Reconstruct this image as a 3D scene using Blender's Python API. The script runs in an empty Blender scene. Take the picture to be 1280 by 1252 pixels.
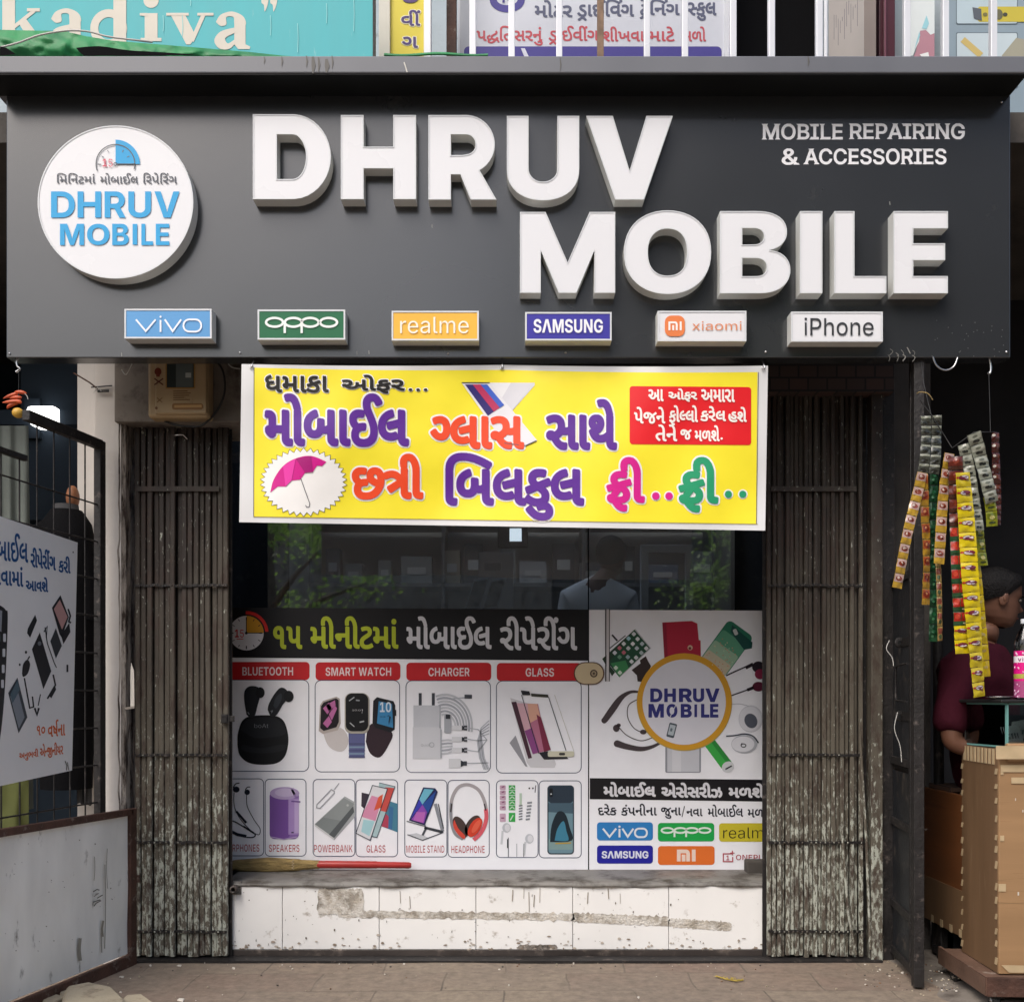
import bpy, bmesh, math, random
import numpy as np
from mathutils import Vector, Matrix, noise
from mathutils.geometry import tessellate_polygon
random.seed(7)
S = bpy.context.scene
COL = S.collection
R = math.radians
F = 1280.0; HZ = 870.0; EYE = 1.05

# ------------------------------------------------------------------ camera, sky, sun, exposure
cam = bpy.data.cameras.new('camera'); cam.sensor_width = 36; cam.sensor_fit = 'HORIZONTAL'
cam.lens = 36.0; cam.shift_x = 0; cam.shift_y = 244/1280.0; cam.clip_start = .05; cam.clip_end = 2000
camo = bpy.data.objects.new('camera', cam); COL.objects.link(camo)
camo.location = (0, 0, EYE); camo.rotation_euler = (R(90), 0, 0); S.camera = camo
W = bpy.data.worlds.new('World'); S.world = W; W.use_nodes = True
SUN_EL, SUN_AZ = R(50), R(212)          # azimuth measured from +Y, clockwise seen from above
nt = W.node_tree; bg = nt.nodes['Background']
sky = nt.nodes.new('ShaderNodeTexSky'); sky.sky_type = 'NISHITA'; sky.sun_disc = False
sky.sun_elevation = SUN_EL; sky.sun_rotation = SUN_AZ; sky.dust_density = 4; sky.air_density = 1.2; sky.ozone_density = 1
hs = nt.nodes.new('ShaderNodeHueSaturation'); hs.inputs['Saturation'].default_value = .95
nt.links.new(sky.outputs[0], hs.inputs['Color']); nt.links.new(hs.outputs[0], bg.inputs[0]); bg.inputs[1].default_value = .14
sl = bpy.data.lights.new('sun', 'SUN'); sl.energy = 1.1; sl.angle = R(35); sl.color = (1, .985, .96)
so = bpy.data.objects.new('sun', sl); COL.objects.link(so)
sd = Vector((math.sin(SUN_AZ)*math.cos(SUN_EL), math.cos(SUN_AZ)*math.cos(SUN_EL), math.sin(SUN_EL)))
so.rotation_euler = sd.to_track_quat('Z', 'Y').to_euler(); so.location = sd*30
S.view_settings.view_transform = 'Standard'; S.view_settings.look = 'None'
S.view_settings.exposure = .58; S.view_settings.gamma = 1; S.view_settings.use_curve_mapping = False

# ------------------------------------------------------------------ letter outlines (Gujarati and Latin), packed
# every outline point is dx, 2*dy+on, counted from the point before; numbers only
WORDS = {
'મિનિટમાં': [630,45,630,40,31,45,57,5],
'મોબાઈલ': [45,68,43,57,10,48],
'રિપેરિંગ': [628,47,41,65,634,47,23],
'ધમાકા': [39,45,57,21,57],
'ઓફર': [19,42,47],
'ગ્લાસ': [135,48,57,53],
'સાથે': [53,57,37,65],
'આ': [8],
'અમારા': [7,45,57,47,57],
'પેજને': [41,65,28,40,65],
'ફોલ્લો': [42,68,160,48,68],
'કરેલ': [21,47,65,48],
'હશે': [54,51,65],
'તેને': [36,65,40,65],
'જ': [28],
'મળશે': [45,49,51,65],
'છત્રી': [27,219,59],
'બિલકુલ': [632,43,48,21,60,48],
'ફ્રી': [225,59],
'૧૫': [77,81],
'મીનીટમાં': [45,59,40,59,31,45,57,5],
'રીપેરીંગ': [47,59,41,65,47,410,23],
'એસેસરીઝ': [16,53,65,53,47,59,29],
'દરેક': [38,47,65,21],
'કંપનીના': [21,5,41,40,59,40,57],
'જુના': [28,60,40,57],
'નવા': [40,50,57],
'કરી': [21,47,59],
'આપવામાં': [8,41,50,57,45,57,5],
'આવશે': [8,50,51,65],
'૧૦': [77,76],
'વર્ષના': [50,52,131,40,57],
'અનુભવી': [7,40,60,44,50,59],
'એન્જીનીયર': [16,152,443,40,59,46,47],
'મોટર': [45,68,31,47],
'ડ્રાઈવિંગ': [216,57,10,636,50,23],
'ટ્રેનિંગ': [214,65,636,40,23],
'સ્કુલ': [165,21,60,48],
'પદ્ધતિસરનું': [41,379,630,36,53,47,40,60,5],
'ડ્રાઈવીંગ': [216,57,10,50,410,23],
'શીખવા': [51,59,22,50,57],
'માટે': [45,57,31,65],
'મળો': [45,49,68],
'ઇ': [9],
'વીં': [50,410],
'ગ': [23],
}
GUJ = {
131:[0,[-183,1265,-16,54,-21,128,0,63,0,146,87,138,66,1,33,0,53,-26,20,-21,-22,-127,-17,18,-38,24,-22,1,-42,0,-40,-94,0,-71,0,-54,19,-98,16,-57]],
5:[0,[-133,1407,-24,0,-32,64,0,55,0,54,32,64,24,1,23,0,33,-64,0,-53,0,-54,-33,-64]],
135:[410,[210,357,-55,0,-100,116,-44,135,63,87,34,-102,60,-88,38,1,41,0,52,124,0,143,0,154,-59,138,-52,1,-31,0,-56,-30,-22,-23,-25,135,33,34,73,32,32,1,83,0,105,-214,0,-225,0,-128,-31,-160,-50,-88,-60,-34]],
8:[1148,[343,207,-68,0,-112,116,-42,153,-4,1,-82,0,0,121,0,40,29,58,30,1,25,0,36,-34,17,-35,44,28,56,126,0,85,0,96,-55,104,-59,1,-22,0,-55,-22,-23,-21,-27,137,24,22,70,32,36,1,91,0,100,-184,0,-165,0,-126,-84,-190,-64,-39,19,-72,70,-78,44,1,38,0,54,44,17,39,25,56,15,144,0,111,0,153,80,-19,0,-175,0,-20,0,-19,9,-32,30,-26,18,1,26,0,41,42,18,41,0,525,80,-21,0,-879,0,-54,6,-50,6,-15,11,-28,43,-10,21,1,-8,-145,-11,1,-43,0,-57,38,-17,37,-16,34,-15,100,0,89,0,209,-17,-24,-40,-24,-27,1,-19,0,-36,20,-17,25,-22,-148,-112,-146],[1122,1,-43,0,-58,38,-17,37,-16,34,-15,100,0,89,0,911,80,-21,0,-879,0,-54,6,-50,6,-15,11,-28,43,-10,21,1,-8,-145]],
7:[883,[343,207,-68,0,-112,116,-42,153,-4,1,-82,0,0,121,0,40,29,58,30,1,25,0,36,-34,17,-35,44,28,56,126,0,85,0,96,-55,104,-59,1,-22,0,-55,-22,-23,-21,-27,137,24,22,70,32,36,1,91,0,100,-184,0,-165,0,-126,-84,-190,-64,-39,19,-72,70,-78,44,1,38,0,54,44,17,39,25,56,15,144,0,111,0,153,80,-19,0,-175,0,-20,0,-19,9,-32,30,-26,18,1,26,0,41,42,18,41,0,525,80,-21,0,-879,0,-54,6,-50,6,-15,11,-28,43,-10,21,1,-8,-145,-11,1,-43,0,-57,38,-17,37,-16,34,-15,100,0,89,0,209,-17,-24,-40,-24,-27,1,-19,0,-36,20,-17,25,-22,-148,-112,-146]],
10:[634,[311,-19,-73,0,-100,98,-50,168,0,107,0,152,51,101,-41,54,-54,152,0,113,0,76,38,130,74,78,54,1,21,0,54,-12,19,-9,-14,-143,-15,8,-39,10,-17,1,-46,0,-48,-82,0,-63,0,-68,37,-108,45,-47,42,30,50,1,9,0,20,0,10,-3,-9,-143,-7,2,-14,0,-8,1,-53,0,-79,-104,0,-113,0,-110,73,-118,73,1,94,0,100,186,0,161,0,86,-15,144,-31,152,-25,99,-34,134,-42,176,-20,140,0,77,0,132,85,182,79,1,53,0,71,-78,47,-122,15,-69,-74,-53,-16,70,-53,112,-42,1,-31,0,-51,-78,0,-97,0,-92,42,-198,38,-147,38,-148,48,-268,0,-147,0,-128,-52,-226,-122,-138]],
9:[634,[311,-19,-73,0,-100,98,-50,168,0,107,0,152,51,101,-41,54,-54,152,0,113,0,76,38,130,74,78,54,1,21,0,54,-12,19,-9,-14,-143,-15,8,-39,10,-17,1,-46,0,-48,-82,0,-63,0,-68,37,-108,45,-47,42,30,50,1,9,0,20,0,10,-3,-9,-143,-7,2,-14,0,-8,1,-53,0,-79,-104,0,-113,0,-110,73,-118,73,1,90,0,104,186,0,161,0,104,-31,154,-20,75,-28,102,-29,140,0,89,0,94,44,156,50,73,53,-133,-35,-50,-29,-84,0,-61,0,-62,26,-116,29,-107,20,-74,32,-178,0,-115,0,-128,-53,-226,-122,-138]],
16:[883,[343,207,-68,0,-112,116,-42,153,-4,1,-82,0,0,121,0,40,29,58,30,1,25,0,36,-34,17,-35,44,28,56,126,0,85,0,96,-55,104,-59,1,-22,0,-55,-22,-23,-21,-27,137,24,22,70,32,36,1,91,0,100,-184,0,-165,0,-126,-84,-190,-64,-39,19,-72,70,-78,44,1,38,0,54,44,17,39,25,56,15,144,0,111,0,153,80,-19,0,-175,0,-20,0,-19,9,-32,30,-26,18,1,26,0,41,42,18,41,0,525,80,-21,0,-879,0,-54,6,-50,6,-15,11,-28,43,-10,21,1,-8,-145,-11,1,-43,0,-57,38,-17,37,-16,34,-15,100,0,89,0,209,-17,-24,-40,-24,-27,1,-19,0,-36,20,-17,25,-22,-148,-112,-146],[710,1283,-28,198,-61,168,-52,1,-11,0,-28,-8,-13,-9,-24,139,21,14,42,10,18,1,47,0,75,-80,61,-220,24,-209]],
19:[1148,[343,207,-68,0,-112,116,-42,153,-4,1,-82,0,0,121,0,40,29,58,30,1,25,0,36,-34,17,-35,44,28,56,126,0,85,0,96,-55,104,-59,1,-22,0,-55,-22,-23,-21,-27,137,24,22,70,32,36,1,91,0,100,-184,0,-165,0,-126,-84,-190,-64,-39,19,-72,70,-78,44,1,38,0,54,44,17,39,25,56,15,144,0,111,0,153,80,-19,0,-175,0,-20,0,-19,9,-32,30,-26,18,1,26,0,41,42,18,41,0,525,80,-21,0,-879,0,-54,6,-50,6,-15,11,-28,43,-10,21,1,-8,-145,-11,1,-43,0,-57,38,-17,37,-16,34,-15,100,0,89,0,209,-17,-24,-40,-24,-27,1,-19,0,-36,20,-17,25,-22,-148,-112,-146],[1122,1,-43,0,-58,38,-17,37,-16,34,-15,100,0,89,0,911,80,-21,0,-879,0,-54,6,-50,6,-15,11,-28,43,-10,21,1,-8,-145],[975,1283,-28,198,-61,168,-52,1,-11,0,-28,-8,-13,-9,-24,139,21,14,42,10,18,1,47,0,75,-80,61,-220,24,-209]],
21:[511,[65,423,-27,143,142,103,-36,54,-41,120,0,83,0,126,95,158,79,1,32,0,58,-14,27,-13,-15,-143,-26,12,-41,12,-26,1,-51,0,-50,-80,0,-69,0,-48,34,-90,40,-47,205,155,32,-139,-165,-113,60,-72,62,-162,0,-103,0,-74,-37,-140,-85,-90,-72,1,-78,0,-118,98,-45,69,45,125,49,-76,93,-68,49,1,61,0,56,84,0,79,0,40,-19,82,-52,96,-49,59]],
22:[746,[261,323,-79,0,-42,85,-25,50,-22,130,0,117,0,179,0,54,-6,50,-6,17,-10,28,-44,10,-21,1,8,147,10,1,44,0,57,-38,17,-35,17,-34,14,-100,0,-89,0,-183,0,-80,13,-88,14,-27,22,-40,40,1,20,0,33,24,12,27,11,24,11,80,0,83,0,261,80,-19,0,-217,10,-32,29,-24,18,1,27,0,40,42,18,39,0,459,80,-21,0,-879,0,-54,7,-48,6,-17,10,-28,43,-10,21,1,-8,-145,-10,1,-43,0,-57,40,-17,35,-17,34,-15,100,0,89,0,275,-17,-22,-41,-24,-27,1,-17,0,-32,14,-14,19,-14,-106,-87,-128]],
23:[654,[210,357,-55,0,-100,116,-44,135,63,87,34,-102,60,-88,38,1,41,0,52,124,0,143,0,154,-59,138,-52,1,-31,0,-56,-30,-22,-23,-25,135,33,34,73,32,32,1,83,0,105,-214,0,-225,0,-128,-31,-160,-50,-88,-60,-34],[627,1,-43,0,-57,38,-17,37,-16,34,-15,100,0,89,0,911,80,-21,0,-879,0,-54,6,-50,6,-15,11,-28,43,-10,21,1,-8,-145]],
152:[352,[140,429,-24,0,-54,86,-38,124,0,59,0,46,27,58,33,1,288,1,0,-143,-181,1,0,-113,0,-58,-28,-56]],
410:[265,[239,1,-35,0,-61,30,-21,45,-20,40,-12,108,0,75,0,927,-15,200,-69,226,-47,1,-30,0,-41,-90,0,-99,0,-28,2,-64,3,-29,-77,1,-3,28,-4,82,0,33,0,148,80,166,70,1,61,0,87,-158,54,-258,9,-147,0,-923,0,-56,6,-44,7,-19,11,-28,43,-10,20,1,-8,-145],[207,1513,-23,0,-32,68,0,49,0,48,32,68,23,1,23,0,32,-68,0,-47,0,-48,-32,-68]],
27:[738,[318,-19,-117,0,-113,208,0,165,0,152,51,101,-41,54,-54,152,0,113,0,76,38,130,74,78,54,1,53,0,41,-21,-14,-143,-15,8,-34,10,-22,1,-46,0,-48,-82,0,-63,0,-68,37,-108,45,-47,42,30,50,1,9,0,20,-2,10,-1,-9,-143,-7,2,-14,0,-8,1,-53,0,-79,-104,0,-113,0,-226,148,1,79,0,115,118,74,192,35,222,0,105,0,126,-31,126,-43,44,-19,1,-36,0,-35,-88,0,-61,0,-80,65,-118,76,-35,-25,-141,-49,30,-89,92,-57,150,0,117,0,76,33,128,68,80,51,1,42,0,79,-84,52,-200,0,-171,0,-140,-47,-274,-96,-224,-144,-132]],
28:[822,[549,-19,-64,0,-78,98,-35,156,0,87,0,146,75,242,76,125,-41,80,-96,110,-56,25,11,-38,15,-94,0,-57,0,-76,-31,-146,-72,-94,-62,1,-76,0,-82,186,0,135,0,94,48,158,92,94,67,1,103,0,169,-146,69,-137,45,68,94,136,62,83,45,-129,-57,-74,-96,-128,-44,-61,42,-108,49,-238,0,-129,0,-170,-93,-188],[113,859,0,-86,44,-86,34,1,46,0,39,96,0,87,0,56,-17,100,-14,43,-6,0,-5,1,-65,0,-56,-126],[454,323,0,-92,44,-104,49,1,42,0,50,102,0,113,0,112,-35,190,-33,85,-50,-78,-50,-138,-17,-128]],
29:[698,[215,-19,-55,0,-102,104,-47,147,63,87,31,-90,58,-100,50,1,44,0,59,156,0,189,0,178,-64,190,-64,1,-37,0,-49,-30,-24,-23,-26,137,32,28,77,36,34,1,120,0,51,-203,20,18,45,24,25,3,0,383,80,-21,0,-379,58,-34,62,-190,0,-143,0,-128,-55,-216,-64,-103,-56,123,51,76,44,152,0,105,0,112,-59,128,-50,1,-41,0,-36,-41,8,-80,0,-95,0,-150,-34,-190,-55,-104,-64,-40]],
31:[451,[249,-19,-96,0,-107,188,0,157,0,136,86,178,76,81,62,64,53,86,0,67,0,68,-48,58,-38,1,-35,0,-59,-24,-30,-27,-25,137,33,28,75,34,43,1,83,0,81,-150,0,-117,0,-84,-34,-114,-57,-86,-37,-39,-55,-60,-64,-90,-27,-92,0,-63,0,-80,64,-102,58,1,48,0,78,54,40,51,37,-141,-47,-52,-93,-56]],
160:[463,[279,211,-107,0,-128,248,0,217,0,202,133,276,122,55,20,-149,-93,-38,-100,-186,0,-165,0,-156,86,-152,64,1,32,0,50,20,22,21,31,-133,-27,-26,-67,-28],[244,609,-18,147,244,99,15,-145]],
36:[572,[209,25,-45,72,-75,158,-46,172,0,97,0,78,26,120,24,43,30,52,95,52,88,1,92,1,0,341,80,-21,0,-879,0,-54,6,-50,6,-15,11,-28,43,-10,20,1,-7,-145,-11,1,-43,0,-57,38,-17,37,-16,34,-15,100,0,89,0,425,-98,1,-45,0,-54,-12,-32,-26,-13,-19,-31,-50,0,-89,0,-104,73,-178,64,-103]],
37:[625,[275,293,-89,0,-109,184,-29,167,95,56,97,146,0,111,0,58,-35,58,-26,1,-29,0,-33,-50,0,-41,0,-34,19,-56,26,-27,-46,-107,-40,44,-36,114,0,73,0,90,71,134,67,1,51,0,61,-76,28,-118,0,-63,0,-132,-87,-186,-80,-67,18,-58,59,-68,48,1,60,0,83,86,31,63,0,623,80,-21,0,-879,0,-54,6,-50,6,-15,11,-28,43,-10,21,1,-8,-145,-10,1,-43,0,-58,38,-17,37,-16,34,-15,100,0,89,0,107,-30,-44,-82,-66]],
38:[467,[298,-19,-99,0,-112,208,0,165,0,76,29,128,26,47,-42,56,-56,148,0,109,0,76,39,132,84,84,66,1,28,0,64,-18,18,-9,-14,-141,-16,8,-46,14,-23,1,-64,0,-55,-92,0,-63,0,-64,39,-106,47,-47,45,34,52,1,23,0,37,-8,15,-3,-14,-143,-27,10,-32,1,-37,0,-65,-46,-40,-96,0,-77,0,-112,67,-114,64,1,20,0,30,8,12,9,-4,18,0,29,0,52,32,56,26,1,29,0,29,-70,0,-45,0,-68,-49,-90,-80,-42]],
39:[606,[273,215,-90,0,-100,174,0,135,0,112,31,77,-29,44,-41,124,0,85,0,110,80,170,82,51,29,-143,-48,-26,-47,-70,-15,-72,0,-31,0,-96,47,-59,37,30,50,1,14,0,34,-8,13,-3,-12,-143,-23,10,-28,1,-40,0,-53,-70,0,-77,0,-170,109,1,45,0,76,62,37,69,0,719,80,-21,0,-879,0,-54,6,-50,6,-15,11,-28,43,-10,21,1,-8,-145,-10,1,-43,0,-58,38,-17,37,-16,34,-15,100,0,89,0,13,-28,-38,-75,-56]],
40:[546,[140,429,-24,0,-54,86,-38,124,0,59,0,46,27,58,33,1,288,1,0,407,80,-21,0,-879,0,-54,6,-50,6,-15,11,-28,42,-10,21,1,-8,-145,-10,1,-35,0,-61,30,-21,45,-19,40,-12,98,0,85,0,361,-181,1,0,-113,0,-58,-28,-56]],
41:[568,[264,323,-39,0,-62,48,-20,39,-25,50,-25,132,0,111,0,181,0,54,-6,50,-6,17,-10,28,-44,10,-21,1,8,147,10,1,44,0,57,-38,17,-35,17,-34,14,-100,0,-89,0,-171,0,-92,16,-90,13,-25,21,-40,49,1,35,0,63,62,23,45,0,635,80,-21,0,-879,0,-54,6,-50,6,-15,11,-28,43,-10,21,1,-8,-145,-10,1,-43,0,-58,38,-17,37,-16,34,-15,100,0,89,0,103,-26,-34,-63,-42]],
42:[511,[65,423,-27,143,142,103,-36,54,-41,120,0,85,0,124,95,158,79,1,32,0,58,-14,27,-13,-15,-143,-26,12,-41,12,-26,1,-51,0,-50,-80,0,-67,0,-48,34,-92,40,-47,205,155,32,-139,-165,-113,60,-72,62,-162,0,-103,0,-74,-37,-140,-85,-90,-72,1,-15,0,-18,3,37,-102,69,-86,46,1,26,1,-9,-149,-16,1,-59,0,-85,94,-66,160,-29,97,-41,12,-42,52,-14,64,0,25,0,46,31,52,22,1,27,0,45,-56,23,-51,28,-14,38,1,57,0,57,88,0,79,0,38,-19,84,-52,96,-49,59]],
43:[734,[233,303,-55,0,-85,98,-49,184,0,125,0,186,112,250,103,63,23,-143,-88,-56,-68,-184,0,-115,0,-96,32,-114,50,-50,26,1,54,0,26,71,13,34,10,96,0,93,0,157,80,-19,0,-203,0,-8,0,-3,10,-32,30,-26,18,1,26,0,41,40,18,39,0,529,80,-21,0,-879,0,-54,6,-50,6,-15,11,-28,42,-10,21,1,-8,-145,-10,1,-35,0,-61,30,-21,45,-19,40,-12,98,0,85,0,209,-17,-24,-41,-24,-27,1,-20,0,-37,20,-16,25,-19,-90,-83,-108]],
44:[809,[234,97,-54,96,-85,202,-50,232,0,143,0,132,53,196,95,110,62,1,44,0,65,-48,25,-45,29,-54,31,-166,0,-137,0,-23,185,1,0,475,80,-19,0,-879,0,-56,6,-48,9,-19,11,-26,37,-8,24,1,-8,-145,-10,1,-43,0,-56,38,-18,37,-17,34,-15,100,0,89,0,291,-185,1,0,-59,0,-68,-28,-56,-18,1,-26,0,-53,80,-35,114,0,51,0,34,26,50,30,1,24,1,0,15,0,172,-28,73,-13,34,-42,38,-31,1,-46,0,-57,-86,-26,-136,0,-73,0,-120,44,-194,75,-166,45,-79]],
45:[594,[166,305,-26,0,-54,80,-35,114,0,51,0,34,26,50,30,1,24,1,0,249,0,56,-6,48,-6,17,-10,28,-44,12,-21,1,8,145,11,1,83,0,34,-71,17,-34,14,-102,0,-87,0,-255,209,1,0,575,80,-21,0,-879,0,-54,6,-50,6,-15,11,-28,43,-10,20,1,-7,-145,-11,1,-43,0,-57,38,-17,37,-16,34,-15,100,0,89,0,193,-209,1,0,-57,0,-68,-28,-58]],
46:[594,[271,323,-85,0,-113,186,-30,159,60,34,71,112,0,93,0,74,-49,84,-42,1,-18,0,-21,-6,-12,-3,-18,137,11,6,35,12,28,1,77,0,90,-158,0,-141,0,-108,-59,-152,-49,-47,15,-54,63,-78,44,1,52,0,74,78,24,53,0,611,80,-19,0,-881,0,-56,6,-48,9,-19,11,-26,39,-8,22,1,-8,-145,-10,1,-43,0,-56,38,-18,37,-17,34,-15,100,0,89,0,121,-27,-42,-70,-52]],
47:[445,[412,1,-65,0,-101,110,-77,174,-30,95,-9,-2,-9,1,-46,0,-46,56,0,67,0,50,34,54,27,1,20,0,38,-24,22,-35,38,18,65,74,40,118,0,83,0,112,-68,114,-56,1,-68,0,-66,-61,-26,139,37,32,83,38,42,1,92,0,113,-186,0,-183,0,-110,-49,-172,-81,-118,-49,-29,38,-102,63,-110,65,-44,39,1,14,1,-9,-149]],
48:[651,[279,211,-107,0,-128,248,0,217,0,202,133,276,122,55,20,-149,-93,-38,-100,-186,0,-165,0,-156,86,-152,64,1,32,0,50,20,22,21,31,-133,-27,-26,-67,-28],[244,609,-18,147,251,103,0,351,80,-21,0,-879,0,-54,6,-50,6,-15,11,-28,42,-10,21,1,-8,-145,-10,1,-35,0,-61,30,-21,45,-19,40,-12,98,0,85,0,409]],
49:[750,[724,1,-43,0,-58,38,-17,37,-16,34,-15,100,0,89,0,501,0,92,-10,90,-14,29,-17,38,-31,1,-15,0,-24,-22,-9,-15,-14,-26,-10,-90,0,-93,0,-45,0,-116,-18,-192,-35,-65,-22,-42,-66,-52,-48,1,-57,0,-90,100,-51,192,0,135,0,176,110,254,105,69,23,-145,-87,-58,-69,-186,0,-115,0,-102,33,-120,53,-52,29,1,30,0,41,36,13,31,14,34,12,96,0,91,0,109,0,82,12,154,37,63,18,32,51,36,34,1,33,0,52,-36,18,-31,26,-44,23,-122,0,-105,0,-541,0,-54,6,-50,6,-15,11,-28,43,-10,21,1,-8,-145]],
50:[577,[244,323,-88,0,-112,198,0,171,0,126,57,172,99,90,63,1,22,0,56,-12,18,-9,-13,-139,-17,6,-38,10,-25,1,-67,0,-74,-124,0,-115,0,-116,68,-110,50,1,54,0,72,70,34,63,0,609,80,-21,0,-879,0,-54,6,-50,6,-15,11,-28,43,-10,20,1,-7,-145,-11,1,-43,0,-57,38,-17,37,-16,34,-15,100,0,89,0,119,-30,-38,-72,-54]],
51:[677,[651,1,-43,0,-56,38,-18,37,-17,34,-15,100,0,89,0,911,81,-21,0,-879,0,-54,6,-48,6,-17,10,-28,43,-10,21,1,-8,-145],[387,1,-54,0,-89,106,-73,168,-30,93,-8,0,-7,1,-47,0,-48,58,0,65,0,46,34,54,26,1,20,0,41,-24,24,-37,66,34,72,152,0,123,0,86,-31,100,-46,42,-25,1,-37,0,-31,-64,0,-33,0,-34,17,-62,50,-50,47,-19,-26,-133,-83,40,-83,146,0,119,0,60,32,108,66,68,50,1,46,0,83,-82,53,-168,0,-127,0,-108,-47,-172,-80,-122,-50,-29,42,-114,82,-130,55,1,13,1,-9,-149]],
52:[578,[264,325,-39,0,-62,48,-20,39,-25,50,-25,132,0,111,0,205,0,38,-3,44,-6,17,-8,22,-34,14,-36,1,8,147,7,1,35,0,42,-16,33,-38,21,-31,188,-277,20,-30,29,-46,14,-23,0,483,80,-19,0,-879,0,-56,6,-48,9,-19,11,-26,36,-8,25,1,-8,-145,-10,1,-43,0,-56,38,-18,37,-17,34,-15,100,0,89,0,119,-26,-38,-67,-52],[202,509,21,-40,49,1,35,0,64,56,29,51,-128,189,-30,44,-45,72,-29,53,5,-62,0,-89,0,-61,0,-92,16,-90]],
53:[711,[413,1,-66,0,-101,110,-77,174,-30,95,-9,-2,-9,1,-46,0,-46,58,0,65,0,50,34,54,27,1,19,0,37,-24,22,-31,35,18,60,74,37,114,0,81,0,112,-64,116,-53,1,-34,0,-59,-28,-35,-33,-26,139,37,32,80,38,40,1,88,0,107,-186,0,-183,0,-54,-6,-49,13,-8,29,-10,15,1,34,0,48,24,23,29,0,441,80,-21,0,-879,0,-54,6,-50,6,-15,11,-28,42,-10,21,1,-8,-145,-10,1,-35,0,-61,30,-21,45,-19,40,-12,98,0,85,0,317,-20,-20,-49,-20,-33,1,-48,0,-40,33,-23,-70,-68,-98,-40,-27,38,-102,64,-112,64,-44,40,1,14,1,-9,-149]],
54:[633,[422,323,-63,0,-120,120,-50,141,68,83,70,-198,96,1,32,0,42,46,0,57,0,54,-39,68,-58,43,-64,46,-63,120,0,89,0,100,78,118,76,1,25,0,54,-14,20,-9,-15,-143,-43,24,-53,1,-62,0,0,-71,0,-34,34,-52,49,-35,81,-58,60,-140,0,-97,0,-120,-84,-128],[396,-19,-119,0,-155,166,-76,272,0,161,0,112,20,176,19,71,76,-69,-14,-62,-17,-142,0,-83,0,-134,63,-204,118,-114,83,1,55,0,97,42,49,45,33,-141,-40,-32,-70,-40,-74,-18]],
57:[265,[239,1,-43,0,-56,38,-18,37,-17,34,-15,100,0,89,0,911,80,-19,0,-881,0,-56,6,-48,9,-19,11,-26,39,-8,22,1,-8,-145]],
59:[265,[239,1,-35,0,-61,30,-21,45,-20,40,-12,108,0,75,0,927,-15,200,-69,226,-47,1,-30,0,-41,-90,0,-99,0,-28,2,-64,3,-29,-77,1,-3,28,-4,82,0,33,0,148,80,166,70,1,61,0,87,-158,54,-258,9,-147,0,-923,0,-56,6,-44,7,-19,11,-28,43,-10,20,1,-8,-145]],
60:[0,[-162,-535,-97,0,-143,182,-59,155,62,87,58,-146,106,-132,73,1,56,0,49,70,0,69,0,60,-45,58,-35,1,-27,0,-42,-22,-21,-21,-26,135,54,46,57,1,77,0,82,-148,0,-121,0,-116,-90,-150]],
443:[992,[557,75,-58,0,-72,96,-33,158,0,91,0,126,61,228,56,105,-77,126,-104,45,11,-38,15,-94,0,-57,0,-76,-30,-146,-72,-94,-63,1,-76,0,-82,186,0,135,0,96,48,156,92,94,67,1,95,0,168,-122,66,-113,36,58,81,106,50,53,28,1,81,-152,101,-380,0,-237,0,-232,-94,-316,-169,-158,-112,1,-129,0,-212,224,-80,247,72,89,67,-210,169,-200,110,1,137,0,161,276,0,279,0,182,-69,300,-62,125,-33,-38,-58,-74,-25,-35,56,-120,43,-228,0,-123,0,-156,-87,-168],[113,859,0,-86,44,-86,34,1,46,0,39,96,0,87,0,56,-17,100,-14,43,-6,0,-5,1,-65,0,-56,-126],[475,421,0,-92,39,-110,41,1,39,0,44,96,0,99,0,84,-33,186,-44,95,-86,-160]],
165:[529,[413,1,-66,0,-101,110,-77,174,-30,95,-9,-2,-9,1,-46,0,-46,58,0,65,0,50,34,54,27,1,19,0,37,-24,22,-31,35,18,60,74,37,114,0,81,0,112,-64,116,-53,1,-34,0,-59,-28,-35,-33,-26,139,37,32,80,38,40,1,88,0,107,-186,0,-183,0,-52,-6,-49,13,-8,29,-10,15,1,31,0,51,28,15,21,21,-139,-27,-32,-58,-20,-30,1,-48,0,-40,33,-23,-70,-68,-98,-40,-27,38,-102,64,-112,64,-44,40,1,14,1,-9,-149]],
65:[0,[-173,1283,-28,198,-61,168,-52,1,-11,0,-28,-8,-13,-9,-24,139,21,14,42,10,18,1,47,0,75,-80,61,-220,24,-209]],
68:[265,[239,1,-43,0,-56,38,-18,37,-17,34,-15,100,0,89,0,911,80,-19,0,-881,0,-56,6,-48,9,-19,11,-26,39,-8,22,1,-8,-145],[92,1283,-28,198,-61,168,-52,1,-11,0,-28,-8,-13,-9,-24,139,21,14,42,10,18,1,47,0,75,-80,61,-220,24,-209]],
76:[551,[276,197,-62,0,-96,106,-53,188,0,123,0,120,54,186,95,108,61,1,63,0,95,-106,52,-188,0,-121,0,-122,-55,-186,-94,-106],[273,345,58,0,72,154,0,119,0,118,-68,142,-58,1,-57,0,-73,-150,0,-117,0,-116,69,-148]],
77:[551,[484,1,-43,0,-57,38,-17,37,-16,34,-15,100,0,89,0,291,-18,-14,-39,-16,-23,1,-48,0,-78,82,-45,148,0,99,0,86,39,146,75,90,52,1,36,0,53,-36,19,-31,29,-48,28,-150,0,-117,0,-517,0,-54,6,-50,6,-15,11,-28,43,-10,20,1,-7,-145],[166,875,0,-82,51,-90,41,1,43,0,35,45,0,43,0,86,-12,112,-16,33,-10,20,-27,22,-19,1,-40,0,-46,-100]],
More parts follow.
